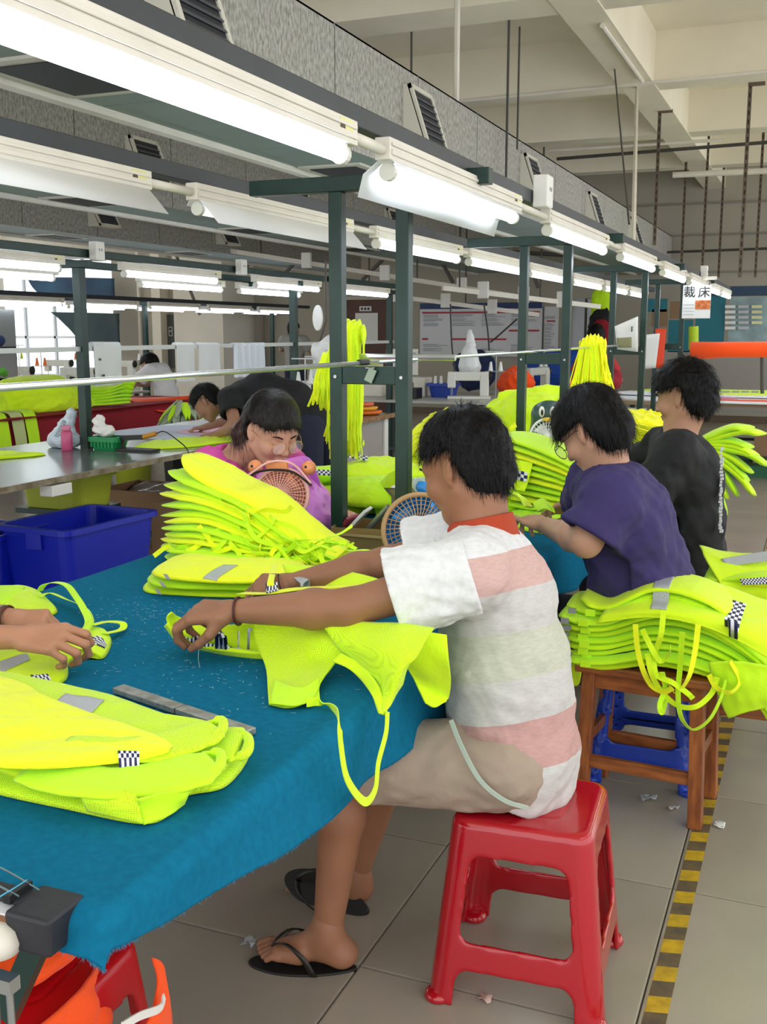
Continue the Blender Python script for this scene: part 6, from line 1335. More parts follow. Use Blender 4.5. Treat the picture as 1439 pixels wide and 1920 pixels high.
# hanging cable bundle under the table end
r = root('power_strip', 'black cable bundle hanging from the steel table by its leg', 'cable', (-3.75, 5.9, .6))
for k in range(5): MB().tube(cat_spline([V(-3.70, 5.75+.05*k, .70), V(-3.66, 5.70+.08*k, .55), V(-3.68, 5.80+.05*k, .42-.03*k), V(-3.67, 5.74+.06*k, .25), V(-3.70, 5.82, .12)], 24), .006, 6).build('cable', black_m, r)
T = Solid((-3.9, 5.6, .45), (-3.55, 6.05, .72), .008); T.ell((-3.71, 5.83, .60), (.07, .10, .06), None, .02, disp=None); T.ell((-3.71, 5.92, .56), (.06, .06, .05), None, .03); solids('wrapped_motor', [T], black_m, r, 1)
# plastic bag
T = Solid((-4.85, 5.35, .74), (-4.25, 5.85, 1.08), .008); T.ell((-4.56, 5.60, .80), (.13, .09, .06), None, .03); T.cap((-4.56, 5.6, .82), (-4.50, 5.6, .97), .075, .035, .04); T.warp(lambda P: .016*wrinkle(P, 20, 2)); T.cut((-4.5, 5.6, .752), (0, 0, -1))
bg = root('plastic_bag', 'translucent white plastic bag with grey lettering standing on the steel table', 'bag', (-4.56, 5.6, .75)); solids('bag_film', [T], mat('white_bag_film', '#c9d6e0', .25), bg, 1)
bp_ = MB()
for q in range(11):
    t = q/10; a = Yp(122-15.5*t, 787+33*t, 5.0); MB().bar(a, a, .001, .001); p0, p1 = Yp(118.5-17*t, 787+32*t, 5.0), Yp(125-7*t, 790+32.5*t, 5.0); bp_.bar(p0, p1, .004, .010, (0, 1, 0))
bo = bp_.build('bag_print', mat('grey_ink', '#6e7a84', .6), bg); bo['kind'] = 'stuff'
bt_ = bvh_of([c for c in bg.children if c.name.startswith('bag_film')][0])
for v_ in bo.data.vertices:
    hit = bt_.ray_cast(v_.co, Vector(ray(113, 800)), 3); v_.co = (hit[0]-Vector(ray(113, 800)).normalized()*.002) if hit[0] is not None else v_.co+Vector((0, .55, 0))
r = root('drink_bottle', 'pink bottle standing beside the near green post on the steel table', 'bottle', (-4.40, 5.50, .75)); pkb = mat('pink_metal', '#c8507e', .3)
MB().lathe((-4.43, 5.46, .75), [(.034, 0), (.036, .005), (.036, .115), (.030, .125)], 20).build('bottle_body', pkb, r, smooth=True); MB().lathe((-4.43, 5.46, .877), [(.026, 0), (.028, .004), (.028, .03), (.024, .034)], 20).build('cap', mat('pink_cap', '#d87a9a', .35), r, smooth=True)
gb = mat('green_plastic', '#0f8a4c', .3)
def basket(label, c, sx, sy, z, h, m=gb, rz=0):
    r = root('plastic_basket', label, 'basket', (c[0], c[1], z)); tub(r, c, sx, sy, z+.001, z+h, m, .006, .86, rz, .012, 'basket_shell', .03)
    mb = MB(); nn = 7
    for i in range(nn):
        x = c[0]-sx*.8+1.6*sx*i/(nn-1); mb.box((x-.006, c[1]-sy*.98-.004, z+.02), (x+.006, c[1]-sy*.90, z+h-.03))
    o = mb.build('ribs', m, r); o['kind'] = 'stuff'; return r
basket('green plastic basket on the steel table right of the near green post', (-4.22, 5.62), .10, .08, .75, .085)
T = Solid((-4.42, 5.5, .80), (-4.1, 5.75, 1.0), .007); T.ell((-4.26, 5.62, .87), (.07, .06, .045), None, .02); T.ell((-4.29, 5.62, .92), (.04, .04, .045), None, .02); T.warp(lambda P: .016*wrinkle(P, 30, 4)); o = solids('crumpled_paper', [T], mat('crumpled_white', '#e9e6df', .7), None, 1); tag(o, 'crumpled white tissue heap in the green basket by the post', 'tissue')
r = root('thread_clamp', 'black hand tool with a yellow handle and curly cable on the steel table', 'tool', (-4.0, 5.6, .75))
MB().box((-4.13, 5.56, .752), (-3.86, 5.66, .765)).build('base_plate', black_m, r); MB().bar((-4.10, 5.6, .765), (-4.10, 5.6, .83), .02, .02).build('stand', black_m, r); MB().bar((-4.12, 5.6, .83), (-3.95, 5.61, .84), .03, .03).build('body', black_m, r); MB().tube([(-3.95, 5.61, .84), (-3.86, 5.62, .865)], .016, 10).build('handle', mat('amber_plastic', '#c98a22', .4), r)
MB().tube(cat_spline([V(-3.86, 5.62, .865), V(-3.80, 5.62, .88), V(-3.72, 5.62, .84), V(-3.64, 5.64, .76), V(-3.625, 5.66, .6), V(-3.63, 5.7, .45)], 30), .004, 6).build('cable', black_m, r)
v = vest_root('crumpled yellow vest lying along the steel table in front of the paper patterns', (-3.95, 6.0, .752)); pad('vest_body', [(-4.12, 5.72), (-3.98, 5.68), (-3.80, 5.9), (-3.72, 6.3), (-3.70, 6.75), (-3.82, 6.9), (-3.92, 6.5), (-4.02, 6.2), (-4.18, 6.0)], .752, .035, hiviz, v, wr=.014, ws=16, p=2.2, na=120)
v = vest_root('small yellow vest corner with a checkered strip at the left edge of the steel table', (-4.4, 4.9, .752)); pad('vest_body', [(-4.95, 4.7), (-4.62, 4.72), (-4.46, 4.95), (-4.38, 5.2), (-4.6, 5.15), (-4.9, 5.1)], .752, .03, hiviz, v, wr=.008, ws=16, p=2.2)
r = tag(pad('paper_pattern', [(-4.9, 6.3), (-4.3, 6.25), (-3.95, 6.35), (-3.78, 6.9), (-3.8, 7.3), (-4.4, 7.4), (-4.9, 7.2)], .752, .004, mat('bluish_paper', '#c3c8d8', .5), wr=.001, p=6), 'large pale paper pattern spread on the steel table under the leaning worker', 'paper')
tag(pad('paper_pattern', [(-4.45, 6.75), (-4.1, 6.65), (-3.98, 6.9), (-4.1, 7.25), (-4.4, 7.2)], .758, .004, mat('pink_paper', '#e8b4c8', .6), wr=.001, p=6), 'pink paper pattern piece on top of the pale one', 'paper')
# grey cabinet table behind and its load
cab_m = mat('grey_laminate', '#a39d96', .6, var=.03)
ct = root('cutting_cabinet', 'grey sided cabinet table behind the woman in pink', 'table', (-4.2, 8.4, 0))
MB().box((-4.9, 7.8, 0), (-3.72, 9.15, .72)).build('cabinet_body', cab_m, ct); MB().box((-4.95, 7.765, .72), (-3.66, 9.2, .75)).build('table_top', galv, ct); MB().box((-3.66, 7.765, .715), (-3.645, 9.2, .752)).build('top_edge', ply_m, ct)
MB().box((-3.718, 9.05, 0), (-3.70, 9.14, .70)).build('white_post', white_m, ct)
def tray(label, x, y, z, r_, h, c): return tag(MB().lathe((x, y, z), [(r_*.8, 0), (r_, h*.5), (r_, h), (r_*.93, h), (r_*.8, h*.3), (0, h*.3)], 22).build('round_tray', c, smooth=True), label, 'tray')
org = mat('orange_plastic', '#f07a22', .4); amb = mat('amber_plastic_b', '#f0b030', .4)
tray('orange round tray, lowest of the stack on the grey cabinet', -3.86, 8.93, .751, .17, .035, org); tray('amber round tray, middle of the stack on the grey cabinet', -3.87, 8.93, .787, .14, .035, amb); tray('small orange round tray, top of the stack on the grey cabinet', -3.88, 8.93, .823, .115, .035, mat('salmon_plastic', '#e8744a', .4))
basket('green basket on the grey cabinet beside the hanging yellow cords', (-4.18, 8.35), .11, .08, .75, .085)
# ------------------------------------------------------------------ sewing machines
mach_m = mat('machine_enamel', '#dcdcd2', .3); msteel = mat('machine_steel', '#a8abaa', .3, .8)
cones = {}
def sewing_machine(label, x, y, z, rz, g=None, cone='#f1f1ee', stand=True, s=1.0):
    r = root('sewing_machine', label, 'sewing machine', (0, 0, 0), g)
    MB().box((-.24, -.09, 0), (.24, .09, .03)).build('bed', mach_m, r, bev=.006)
    b = MB(); b.box((.12, -.05, .03), (.22, .05, .27)); b.box((-.20, -.04, .20), (.22, .04, .30)); b.box((-.24, -.045, .12), (-.15, .045, .30)); b.build('arm', mach_m, r, bev=.012)
    MB().tube([(-.20, 0, .12), (-.20, 0, .035)], .005, 6).tube([(-.185, 0, .12), (-.185, 0, .045)], .004, 6).build('needle_bar', msteel, r)
    MB().lathe((.22, 0, .25), [(.05, 0), (.055, .01), (.055, .025), (.02, .03)], 16, (1, 0, 0)).build('handwheel', black_m, r)
    if stand:
        t = MB(); t.tube([(.30, .12, 0), (.30, .12, .52)], .006, 6); t.bar((.18, .12, .52), (.40, .12, .52), .012, .012); t.bar((.18, .12, .30), (.40, .12, .30), .03, .006); t.build('thread_stand', msteel, r)
        for dx in (-.06, .05): MB().lathe((.30+dx, .12, .306), [(.026, 0), (.024, .01), (.011, .10), (0, .102)], 12).build('thread_cone', mat('cone_'+cone.strip('#'), cone, .8), r)
    r.location = (x, y, z); r.rotation_euler[2] = rz; r.scale = (s, s, s); return r
def station(x0, x1, y0, y1, label, z=.76): return work_table(label, x0, x1, y0, y1, z, mat('pale_table_laminate', '#b3b2aa', .35), mat('station_steel', '#45504c', .5), name='sewing_table')
station(-2.7, -1.55, 9.4, 10.6, 'small pale table under the rolled mesh fabric'); station(-5.1, -3.05, 10.75, 12.6, 'pale sewing table with control boxes and threads, middle distance'); station(-4.1, -3.0, 12.9, 13.9, 'pale sewing table behind, carrying a white overlock machine')
sewing_machine('white sewing machine on the middle table, right of the blue bin of cones', -3.62, 11.35, .76, .3)
sewing_machine('white overlock machine on the table behind the second green frame', -3.35, 13.4, .76, 1.2, s=.95)
sewing_machine('grey sewing machine on the grey cabinet behind the bunch of yellow cords', -4.55, 8.75, .75, .6)
sewing_machine('grey sewing machine at the far end of the grey cabinet', -4.4, 8.1, .75, .2)
r = root('control_box', 'cream sewing controller at the left end of the middle table', 'machine', (-4.95, 11.4, .76)); MB().box((-4.98, 11.3, .76), (-4.66, 11.6, .95)).build('case', cream_m, r, bev=.01); MB().box((-4.95, 11.35, .952), (-4.72, 11.5, 1.15)).build('paper_stack', mat('cream_paper', '#d8d6a8', .8), r)
r = root('control_box', 'cream sewing controller with a brown screen on the middle table', 'machine', (-4.45, 11.6, .76)); MB().box((-4.55, 11.5, .76), (-4.2, 11.75, .98)).build('case', cream_m, r, bev=.01); MB().box((-4.46, 11.49, .80), (-4.34, 11.499, .92)).build('screen', mat('brown_screen', '#7c5a48', .4), r); MB().box((-4.76, 11.68, 1.0), (-4.36, 11.70, 1.3)).build('white_guard', white_m, r); MB().box((-4.5, 11.672, 1.14), (-4.38, 11.679, 1.26)).build('guard_print', greyp_m, r); MB().bar((-4.46, 11.69, .97), (-4.46, 11.69, 1.0), .02, .02).build('guard_post', white_m, r)
r = root('bobbin_bin', 'blue plastic bin holding white thread cones on the middle table', 'bin', (-4.0, 11.5, .76)); tub(r, (-3.98, 11.52), .16, .11, .762, .92, mat('blue_bin_plastic', '#2745a8', .4), .006, .85)
for i, (dx, dy) in enumerate([(-.09, -.03), (-.02, -.03), (.05, .03), (.10, -.04)]): tag(MB().lathe((-3.98+dx, 11.52+dy, .80), [(.03, 0), (.03, .02), (.014, .20), (0, .203)], 12).build('thread_cone', MATS['cone_f1f1ee'], smooth=True), '%s white thread cone standing in the blue bin' % ('leftmost', 'second', 'third', 'rightmost')[i], 'thread cone')
tag(MB().box((-4.32, 11.05, .761), (-4.14, 11.25, .88)).build('black_box', black_m, bev=.006), 'small black box on the front of the middle table', 'box')
def lump(name, label, cat_, c, r_, m, seed=0, amp=.02, ws=10, res=.012, flat=None, k=None, ret=None):
    c = np.array(c, float); r_ = np.array(r_, float); T = Solid(c-r_-.05, c+r_+.05, res); T.ell(c, r_, None, .02)
    g = np.random.default_rng(seed)
    for i in range(4): T.ell(c+r_*g.uniform(-.55, .55, 3)*V(1, 1, .8), r_*g.uniform(.45, .7), None, .03)
    T.warp(lambda P: amp*wrinkle(P, ws, seed)+amp*.4*wrinkle(P, ws*2.6, seed+2)); T.cut((0, 0, flat if flat is not None else c[2]-r_[2]*.8), (0, 0, -1))
    o = solids(name, [T], m, None, 1); tag(o, label, cat_); return o
royal = mat('royal_cloth', '#1b48a6', .8, bump=.2, bscale=20); navy2 = mat('navy_cloth', '#1d2b52', .85); redc = mat('crimson_cloth', '#8f1020', .85, var=.06)
lump('garment_heap', 'heap of bright orange cloth between the sewing tables', 'cloth', (-3.35, 12.3, .88), (.22, .2, .2), orange_c, 1, .03, 9, flat=.77)
lump('garment_heap', 'heap of royal blue garments behind the overlock machine', 'cloth', (-3.35, 14.9, .95), (.7, .3, .32), royal, 2, .03, 6, .02, flat=.6)
lump('garment_heap', 'dark navy bundle behind the middle sewing table', 'cloth', (-4.55, 14.6, .95), (.3, .2, .3), navy2, 3, .03, 6, .02, flat=.5)
lump('garment_heap', 'heap of crimson garments left of the yellow cord bundle', 'cloth', (-2.45, 12.6, .92), (.3, .25, .16), redc, 4, .03, 8, .015, flat=.77)
lump('garment_heap', 'orange garment corner beside the crimson heap', 'cloth', (-2.55, 11.9, .86), (.16, .15, .09), orange_c, 5, .02, 8, .012, flat=.77)
lump('garment_heap', 'yellow vest draped on top of the crimson heap', 'cloth', (-2.6, 13.2, 1.08), (.18, .15, .12), hiviz, 6, .02, 8, .012, flat=.95)
station(-3.0, -2.0, 11.5, 13.4, 'sewing table under the crimson garments'); station(-4.8, -2.7, 14.4, 15.3, 'dark table at the back under the blue garments', .6)
# mats: long yellow roll, white cone-shaped plastic cover over the machine, cables from above
tag(MB().tube([V(-2.3, 10.1, .82), V(-1.72, 9.7, .80)], .07, 18).build('cloth_roll', hiviz_g), 'rolled pale green-yellow mesh fabric lying between the frames', 'roll')
T = Solid((-3.95, 11.3, 1.02), (-3.45, 11.9, 1.62), .012); T.cap((-3.7, 11.62, 1.12), (-3.7, 11.62, 1.5), .13, .02, .02); T.warp(lambda P: .018*wrinkle(P, 14, 2)); o = solids('plastic_cover', [T], mat('white_film_cover', '#e8eaea', .4), None, 1); tag(o, 'white plastic cover peaked over the thread stand in the middle distance', 'cover')
for i, (a, b, c) in enumerate([((845, 570), (848, 650), (858, 730)), ((908, 570), (915, 620), (918, 660)), ((970, 598), (940, 625), (920, 642))]):
    tag(MB().tube(cat_spline([Yp(*a, 12.0), Yp(*b, 12.0), Yp(*c, 12.0)], 20), .010, 6).build('power_cable', black_m), '%s black power cable dropping to the middle sewing tables' % ('left', 'middle', 'slanting right')[i], 'cable')
# white busway with boxes over the middle tables
for i, (p, q, Y) in enumerate([((430, 470), (1010, 562), 13.0), ((830, 540), (1125, 575), 12.5), ((655, 545), (1010, 590), 14.0)]):
    a, b = Yp(*p, Y), Yp(*q, Y+2.0); r = root('power_track', '%s white power track hung over the middle sewing lines' % ('long upper', 'short right', 'lower')[i], 'track', tuple((a+b)/2)); MB().bar(a, b, .045, .06).build('track', cream_m, r)
    for t in (.25, .5, .75): c = a+(b-a)*t+V(0, -.06, .02); MB().box(tuple(c-V(.07, .03, .09)), tuple(c+V(.07, .03, .12))).build('plug_box', white_m, r, bev=.01)
    for t in (.1, .6): c = a+(b-a)*t; MB().tube([c, V(c[0], c[1], 4.25)], .012, 6).build('hanger', rodm, r)
# trusses of thin struts near the ceiling
for i, (p, q) in enumerate([((462, 500), (545, 400)), ((535, 512), (590, 455)), ((680, 525), (735, 470)), ((325, 465), (375, 590)), ((790, 420), (850, 530)), ((980, 455), (1010, 540))]):
    tag(MB().tube([Yp(*p, 15.5), Yp(*q, 15.5)], .03, 6).build('brace_rod', mat('brace_grey', '#5e5a54', .6)), 'grey diagonal brace %s' % ('above the hanging white sheets', 'left of the brown door, high up', 'above the brown door', 'left of the cream pier', 'behind the second row lamps', 'near the second frame, high up')[i], 'brace')
tag(MB().tube([Yp(310, 440, 15.6), Yp(1060, 478, 15.6)], .03, 6).build('conduit_pipe', rodm), 'long thin pipe high across the rear of the hall', 'pipe')
# ------------------------------------------------------------------ far left: red clothed tables, yellow piles, shelves
rt = work_table('far left table under a crimson cloth', -8.0, -6.62, 6.4, 10.6, .74, ply_m)
G = patch_grid([[V(x, y, z_) for y in (6.4, 7.8, 9.2, 10.6)] for x, z_ in ((-8.0, .745), (-6.63, .747), (-6.60, .70), (-6.57, .45))], 30, 60, .006, 5, 2); tag(slab('tablecloth', G, .004, redc), 'crimson cloth hanging off the far left table', 'tablecloth')
v = vest_root('long heap of yellow vests on the crimson table behind the near left post', (-7.0, 8.0, .75)); T = Solid((-7.9, 6.5, .74), (-6.5, 9.3, 1.15), .018)
for q, (x, y, a, b, c) in enumerate([(-7.1, 7.3, .35, .5, .24), (-7.0, 8.2, .35, .6, .26), (-7.0, 8.6, .3, .3, .16)]): T.ell((x, y, .76+c*.3), (a, b, c), None, .05)
T.warp(lambda P: .025*wrinkle(P*V(1, .6, 2), 8, 1)); T.cut((0, 0, .752), (0, 0, -1)); solids('vest_heap', [T], hiviz, v, 1)
for i, y in enumerate((6.85, 7.05, 7.25, 7.45, 7.62)): ribbon('yellow_strip', [V(-6.75, y, .80), V(-6.60, y, .78), V(-6.555, y, .62), V(-6.55, y+.02, .42)], .15, (hiviz_g, mat('pale_mesh_strip', '#c6d08a', .7))[i % 2], v, 20, .004, up=(1, 0, .4))
for i in range(6): leaf('vest_fold', [V(-6.9, 8.75+.03*i, .78+.03*i), V(-6.7, 8.95+.03*i, .79+.03*i), V(-6.6, 9.1+.02*i, .80+.02*i)], V(1, .5, 0), lambda s: .03, lambda s: .25, hiviz_g, v, 14, 12, .004, 14, i)
tag(patch('orange_cloth', [[V(-7.2, 9.9, .762), V(-6.9, 10.2, .765), V(-6.65, 10.6, .762)], [V(-6.9, 9.6, .762), V(-6.7, 9.9, .764), V(-6.6, 10.3, .762)], [V(-6.55, 9.6, .66), V(-6.55, 9.85, .6), V(-6.55, 10.1, .52)]], orange_c, None, 20, 20, .006, .006, 8, 2), 'orange cloth hanging over the crimson table edge', 'cloth')
c = Yp(246, 800, 8.2); r = root('waste_bin', 'lime green round bin in front of the crimson table', 'bin', (c[0], c[1], 0)); MB().lathe((c[0], c[1], .0), [(.15, 0), (.19, .5), (.20, .52), (.18, .52), (.15, .02), (0, .02)], 24).build('bin_shell', MATS['lime_plastic'], r, smooth=True)

b0 = Zp(342, 800, .42); lb = root('garment_bundle', 'round bundle of pale green netting pieces behind the leaning worker', 'bundle', tuple(b0)); pale = mat('pale_net', '#a9b59a', .8); g9 = np.random.default_rng(9)
for i in range(70):
    a = g9.uniform(0, 2*PI); h_ = g9.uniform(0, 1); c0 = V(-5.85, 9.0, .42)+V(math.cos(a)*.24*(1-h_*.55), math.sin(a)*.24*(1-h_*.55), .03+.34*h_**.8); d = V(math.cos(a), math.sin(a), -.9); d = nrm(d)
    leaf('netting_leaf', [c0-d*.06, c0, c0+d*.09, c0+d*.14+V(0, 0, -.02)], nrm(V(-math.sin(a), math.cos(a), .3*g9.normal())), lambda s: .018, lambda s: .065*math.sin(PI*min(.98, s+.1))**.5, (pale, pale, hiviz_g)[i % 3 if h_ > .6 else 0], lb, 8, 8, .002, 20, i)
MB().lathe((-5.85, 9.0, 0), [(.2, 0), (.22, .42), (0, .43)], 16).build('basket_under', black_m, lb)
# far sewing line seen against the windows
station(-11.5, -7.9, 10.4, 11.4, 'far left sewing table in front of the windows'); station(-13.5, -9.2, 13.2, 14.2, 'farthest left sewing table by the windows')
for i, (x, y, rz) in enumerate([(-8.6, 10.9, .2), (-9.6, 10.9, .2), (-10.6, 10.95, .1), (-10.0, 13.7, .1), (-11.2, 13.7, .1), (-12.4, 13.7, .1)]): sewing_machine('%s far left sewing line' % ('first machine, beside the white-shirted woman, of the', 'second machine of the', 'third machine of the', 'first machine of the rearmost', 'second machine of the rearmost', 'third machine of the rearmost')[i], x, y, .76, rz, 'far left sewing machines', ('#f1f1ee', '#e87a3a', '#c9e23a')[i % 3])
g10 = np.random.default_rng(10); colr = [hiviz, orange_c, mat('black_cloth', '#1a1a1c', .8), hiviz_g, mat('white_cloth', '#d8dada', .8), navy2, redc, mat('green_cloth', '#5fae3a', .8)]; cn = ['yellow', 'orange', 'black', 'lime', 'white', 'navy', 'crimson', 'green']
sh = root('storage_shelf', 'dark low shelf unit of mixed garments at the left edge, before the windows', 'shelf', (-9.6, 9.6, 0))
for zz in (.5, .95, 1.3): MB().box((-10.4, 9.3, zz), (-8.6, 9.8, zz+.03)).build('shelf_board', mat('shelf_dark', '#3a3a38', .6), sh)
for x in (-10.4, -8.63): MB().box((x, 9.3, 0), (x+.03, 9.8, 1.75)).build('upright', steel_m, sh)
for i in range(18):
    x = -10.2+1.5*(i % 6)/5; zz = (.53, .98, 1.33)[i//6]; k = i*5 % 8; lump('garment_bundle', '%s garment bundle, number %s along the %s shelf of the left unit' % (cn[k], ('one', 'two', 'three', 'four', 'five', 'six')[i % 6], ('lowest', 'middle', 'upper')[i//6]), 'garment', (x, 9.55, zz+.07), (.12, .14, .10), colr[k], i, .02, 10, .02, flat=zz)
for i in range(16):
    x = -8.2-3.1*(i+.5*g10.random())/16; y = 10.6+.5*g10.random(); k = int(g10.integers(0, 8)); lump('garment_piece', '%s garment piece lying %s on the far left sewing table' % (cn[k], ('on top at its right end', 'at its right end', 'second from its right end', 'third from its right end', 'fourth from its right end', 'right of its middle', 'just right of its middle', 'in its middle', 'just left of its middle', 'left of its middle', 'further left of its middle', 'fourth from its left end', 'third from its left end', 'second from its left end', 'at its left end', 'on top at its left end')[i]), 'garment', (x, y, .82), (.10+.1*g10.random(), .1, .05+.07*g10.random()), colr[k], i, .02, 10, .02, flat=.765)
# hanging white sheets on the rail of the left rack
sheet_m = mat('white_sheet', '#dfe2e2', .7, bump=.1, bscale=12); Xr = -4.405
def hs(label, xa, xb, ya, yb, m=sheet_m, fold=0, seed=0):
    a, b = Xp(xa, 650, Xr), Xp(xb, 650, Xr); z0, z1 = Xp((xa+xb)/2, yb, Xr)[2], 1.41; G = np.zeros((28, 60 if fold else 24, 3))
    for i in range(G.shape[0]):
        for j in range(G.shape[1]):
            u = j/(G.shape[1]-1); v_ = i/(G.shape[0]-1); G[i, j] = a*(1-u)+b*u; G[i, j, 0] += .022+.02*math.sin(u*PI*2*fold)*(fold > 0)+.006*math.sin(u*9+seed+v_*3)*v_; G[i, j, 2] = z1+(z0-z1)*v_
    r = root('hanging_sheet', label, 'sheet', tuple((a+b)/2)); slab('sheet', G, .003, m, r); MB().tube([a+V(.0, 0, .012), b+V(0, 0, .012)], .02, 8).build('rail_fold', m, r); return r
r = hs('white sheet with small pencil marks hanging from the left rail, beside the near post', 170, 222, 655, 722)
MB().box(tuple(Xp(186, 672, Xr+.032)), tuple(Xp(190, 676, Xr+.034))).build('pencil_mark', blackp, r); MB().box(tuple(Xp(192, 702, Xr+.032)), tuple(Xp(197, 706, Xr+.034))).build('pencil_mark', blackp, r)
hs('plain white sheet hanging from the left rail, in the middle', 326, 360, 652, 716, seed=1); hs('plain white sheet hanging from the left rail, right of the middle one', 368, 408, 652, 706, seed=2); hs('white ribbed strips hanging in folds from the left rail', 434, 492, 647, 706, mat('white_strip_cloth', '#dfe6ee', .6), 5, 3)
# ------------------------------------------------------------------ things on the near table around the frame
# pink translucent carrier bag
T = Solid((-1.98, 3.12, .74), (-1.5, 3.62, 1.1), .007); c = V(-1.71, 3.36, .85); T.ell(c, (.125, .12, .11), None, .04); T.cap(c+V(-.04, 0, .04), c+V(-.13, 0, .13), .06, .03, .04); T.cap(c+V(.02, 0, .05), c+V(-.02, 0, .15), .07, .03, .05); T.warp(lambda P: .012*wrinkle(P, 16, 5)+.006*wrinkle(P, 40, 3)); T.cut((0, 0, CT+.001), (0, 0, -1))
bg = root('carrier_bag', 'pink-lilac plastic carrier bag slumped beside the first green post', 'bag', (-1.7, 3.35, CT)); solids('bag_film', [T], mat('lilac_film', '#d884dc', .35, bump=.3, bscale=18), bg, 1)
for s in (-1, 1): ribbon('bag_handle', [c+V(-.05, .03*s, .10), c+V(-.05, .03*s, .17), c+V(.02, .03*s, .19), c+V(.05, .03*s, .13), c+V(.07, .03*s, .06)], .035, MATS['lilac_film'], bg, 30, .002, up=(0, 1, 0))
# orange fan with a wire net guard and two knobs
def round_fan(label, c, R_, m_case, m_guard, face, name='desk_fan', spokes=28, rings=4, cover=True):
    c = np.array(c, float); f = nrm(face); r = root(name, label, 'fan', (c[0], c[1], c[2]-R_-.03)); u = nrm(np.cross(f, (0, 0, 1.))); v = np.cross(u, f)
    MB().tube([c+(u*math.cos(t)+v*math.sin(t))*R_ for t in np.linspace(0, 2*PI, 40, endpoint=False)], R_*.075, 10, closed=True).build('guard_rim', m_guard, r, smooth=True)
    g = MB()
    for k in range(spokes): t = 2*PI*k/spokes; d = u*math.cos(t)+v*math.sin(t); d2 = u*math.cos(t+.35)+v*math.sin(t+.35); g.tube([c+f*R_*.30+d*R_*.16, c+f*R_*.28+d2*R_*.55, c+f*.0+d2*R_*.97], .0017, 5)
    for q in range(1, rings+1): rr_ = R_*(.2+.75*q/(rings+1)); g.tube([c+f*R_*(.30-.26*(q/(rings+1))**2)+(u*math.cos(t)+v*math.sin(t))*rr_ for t in np.linspace(0, 2*PI, 30, endpoint=False)], .0012, 4, closed=True)
    o = g.build('guard_wires', m_guard, r); o['kind'] = 'stuff'
    MB().lathe(c+f*R_*.28, [(R_*.2, 0), (R_*.2, .006), (R_*.12, .012), (0, .014)], 20, f).build('hub_cap', m_case, r, smooth=True)
    for k in range(4):
        t = 2*PI*k/4+.4; d = u*math.cos(t)+v*math.sin(t); e = u*math.cos(t+.9)+v*math.sin(t+.9)
        slab('blade', np.array([[c+f*.004+d*R_*.12, c+f*.004+e*R_*.14], [c+d*R_*.5+f*.02, c+e*R_*.5-f*.006], [c+d*R_*.85+f*.018, c+e*R_*.85-f*.012]]), .002, m_case, r)
    if cover: MB().lathe(c-f*.06, [(0, -.02), (R_*.5, -.01), (R_*.9, .025), (R_*1.04, .06), (R_*1.02, .062), (R_*.86, .035), (0, .0)], 32, f).build('back_shell', m_case, r, smooth=True)
    s_ = MB(); s_.bar(c-v*R_-f*.03, V(c[0], c[1], c[2]-R_-.02)-f*.03, .04, .03); s_.lathe((c[0]-f[0]*.03, c[1]-f[1]*.03, c[2]-R_-.05), [(.07, 0), (.075, .01), (.06, .025), (.02, .03)], 24); s_.build('stand', m_case, r, smooth=False)
    return r, u, v
orf = mat('apricot_plastic', '#ec9560', .4); pkw = mat('pink_wire', '#f0b8b0', .5)
fc = Yp(527, 929, 3.22); r, u, v = round_fan('orange desk fan with pink netting and two round knobs before the woman', fc, .095, orf, pkw, (.25, -.9, .25), rings=7, spokes=36)
for s in (-1, 1): MB().ball(fc+u*.095*s*1.0+v*.098, .026).build('knob', orf, r, smooth=True); MB().ball(fc+u*.095*s+v*.100+V(0, -.024, .004), .005).build('eye_dot', black_m, r)
MB().tube(cat_spline([fc-u*.12+v*.04+V(0, -.03, 0), fc-u*.06+v*.085+V(0, -.035, 0), fc+v*.095+V(0, -.04, 0), fc+u*.07+v*.085+V(0, -.035, 0), fc+u*.11+v*.06+V(0, -.03, 0)], 24), .004, 6).build('cord', black_m, r)
MB().tube(cat_spline([fc-u*.12+v*.05+V(0, -.035, 0), fc-u*.05+v*.115+V(0, -.03, 0), fc+u*.03+v*.12+V(0, -.03, 0), fc+u*.10+v*.075+V(0, -.035, 0)], 24), .004, 6).build('rim_cord', pkw, r)
MB().box(tuple(fc+u*-.03+v*.10+V(-.0, -.03, -.01)), tuple(fc+u*.055+v*.10+V(0, .01, .022))).build('brow_plate', orf, r, bev=.004)
# blue fan by the man's chin
bf = mat('cyan_blue_plastic', '#1676b8', .3); tanw = mat('tan_wire', '#b08a5c', .5)
fb_ = Yp(788, 995, 3.06); r, u, v = round_fan('blue desk fan with a tan wire guard behind the seated man\'s chin', fb_, .115, bf, tanw, (.35, -.88, .30), spokes=40, rings=5)
T = Solid(fb_-.24, fb_+.24, .007); T.ell(fb_-u*.075+V(-.0, .055, .0), (.075, .06, .135), None, .03); T.cap(fb_-u*.06+V(0, .06, .10), fb_+u*.02+V(0, .07, .13), .04, .02, .04); T.cap(fb_-u*.02+v*.10+V(0, .05, 0), fb_-u*.06+v*.18+V(0, .05, 0), .02, .008, .02); T.cut((0, 0, CT+.001), (0, 0, -1)); solids('dolphin_shaped_shell', [T], bf, r, 1)
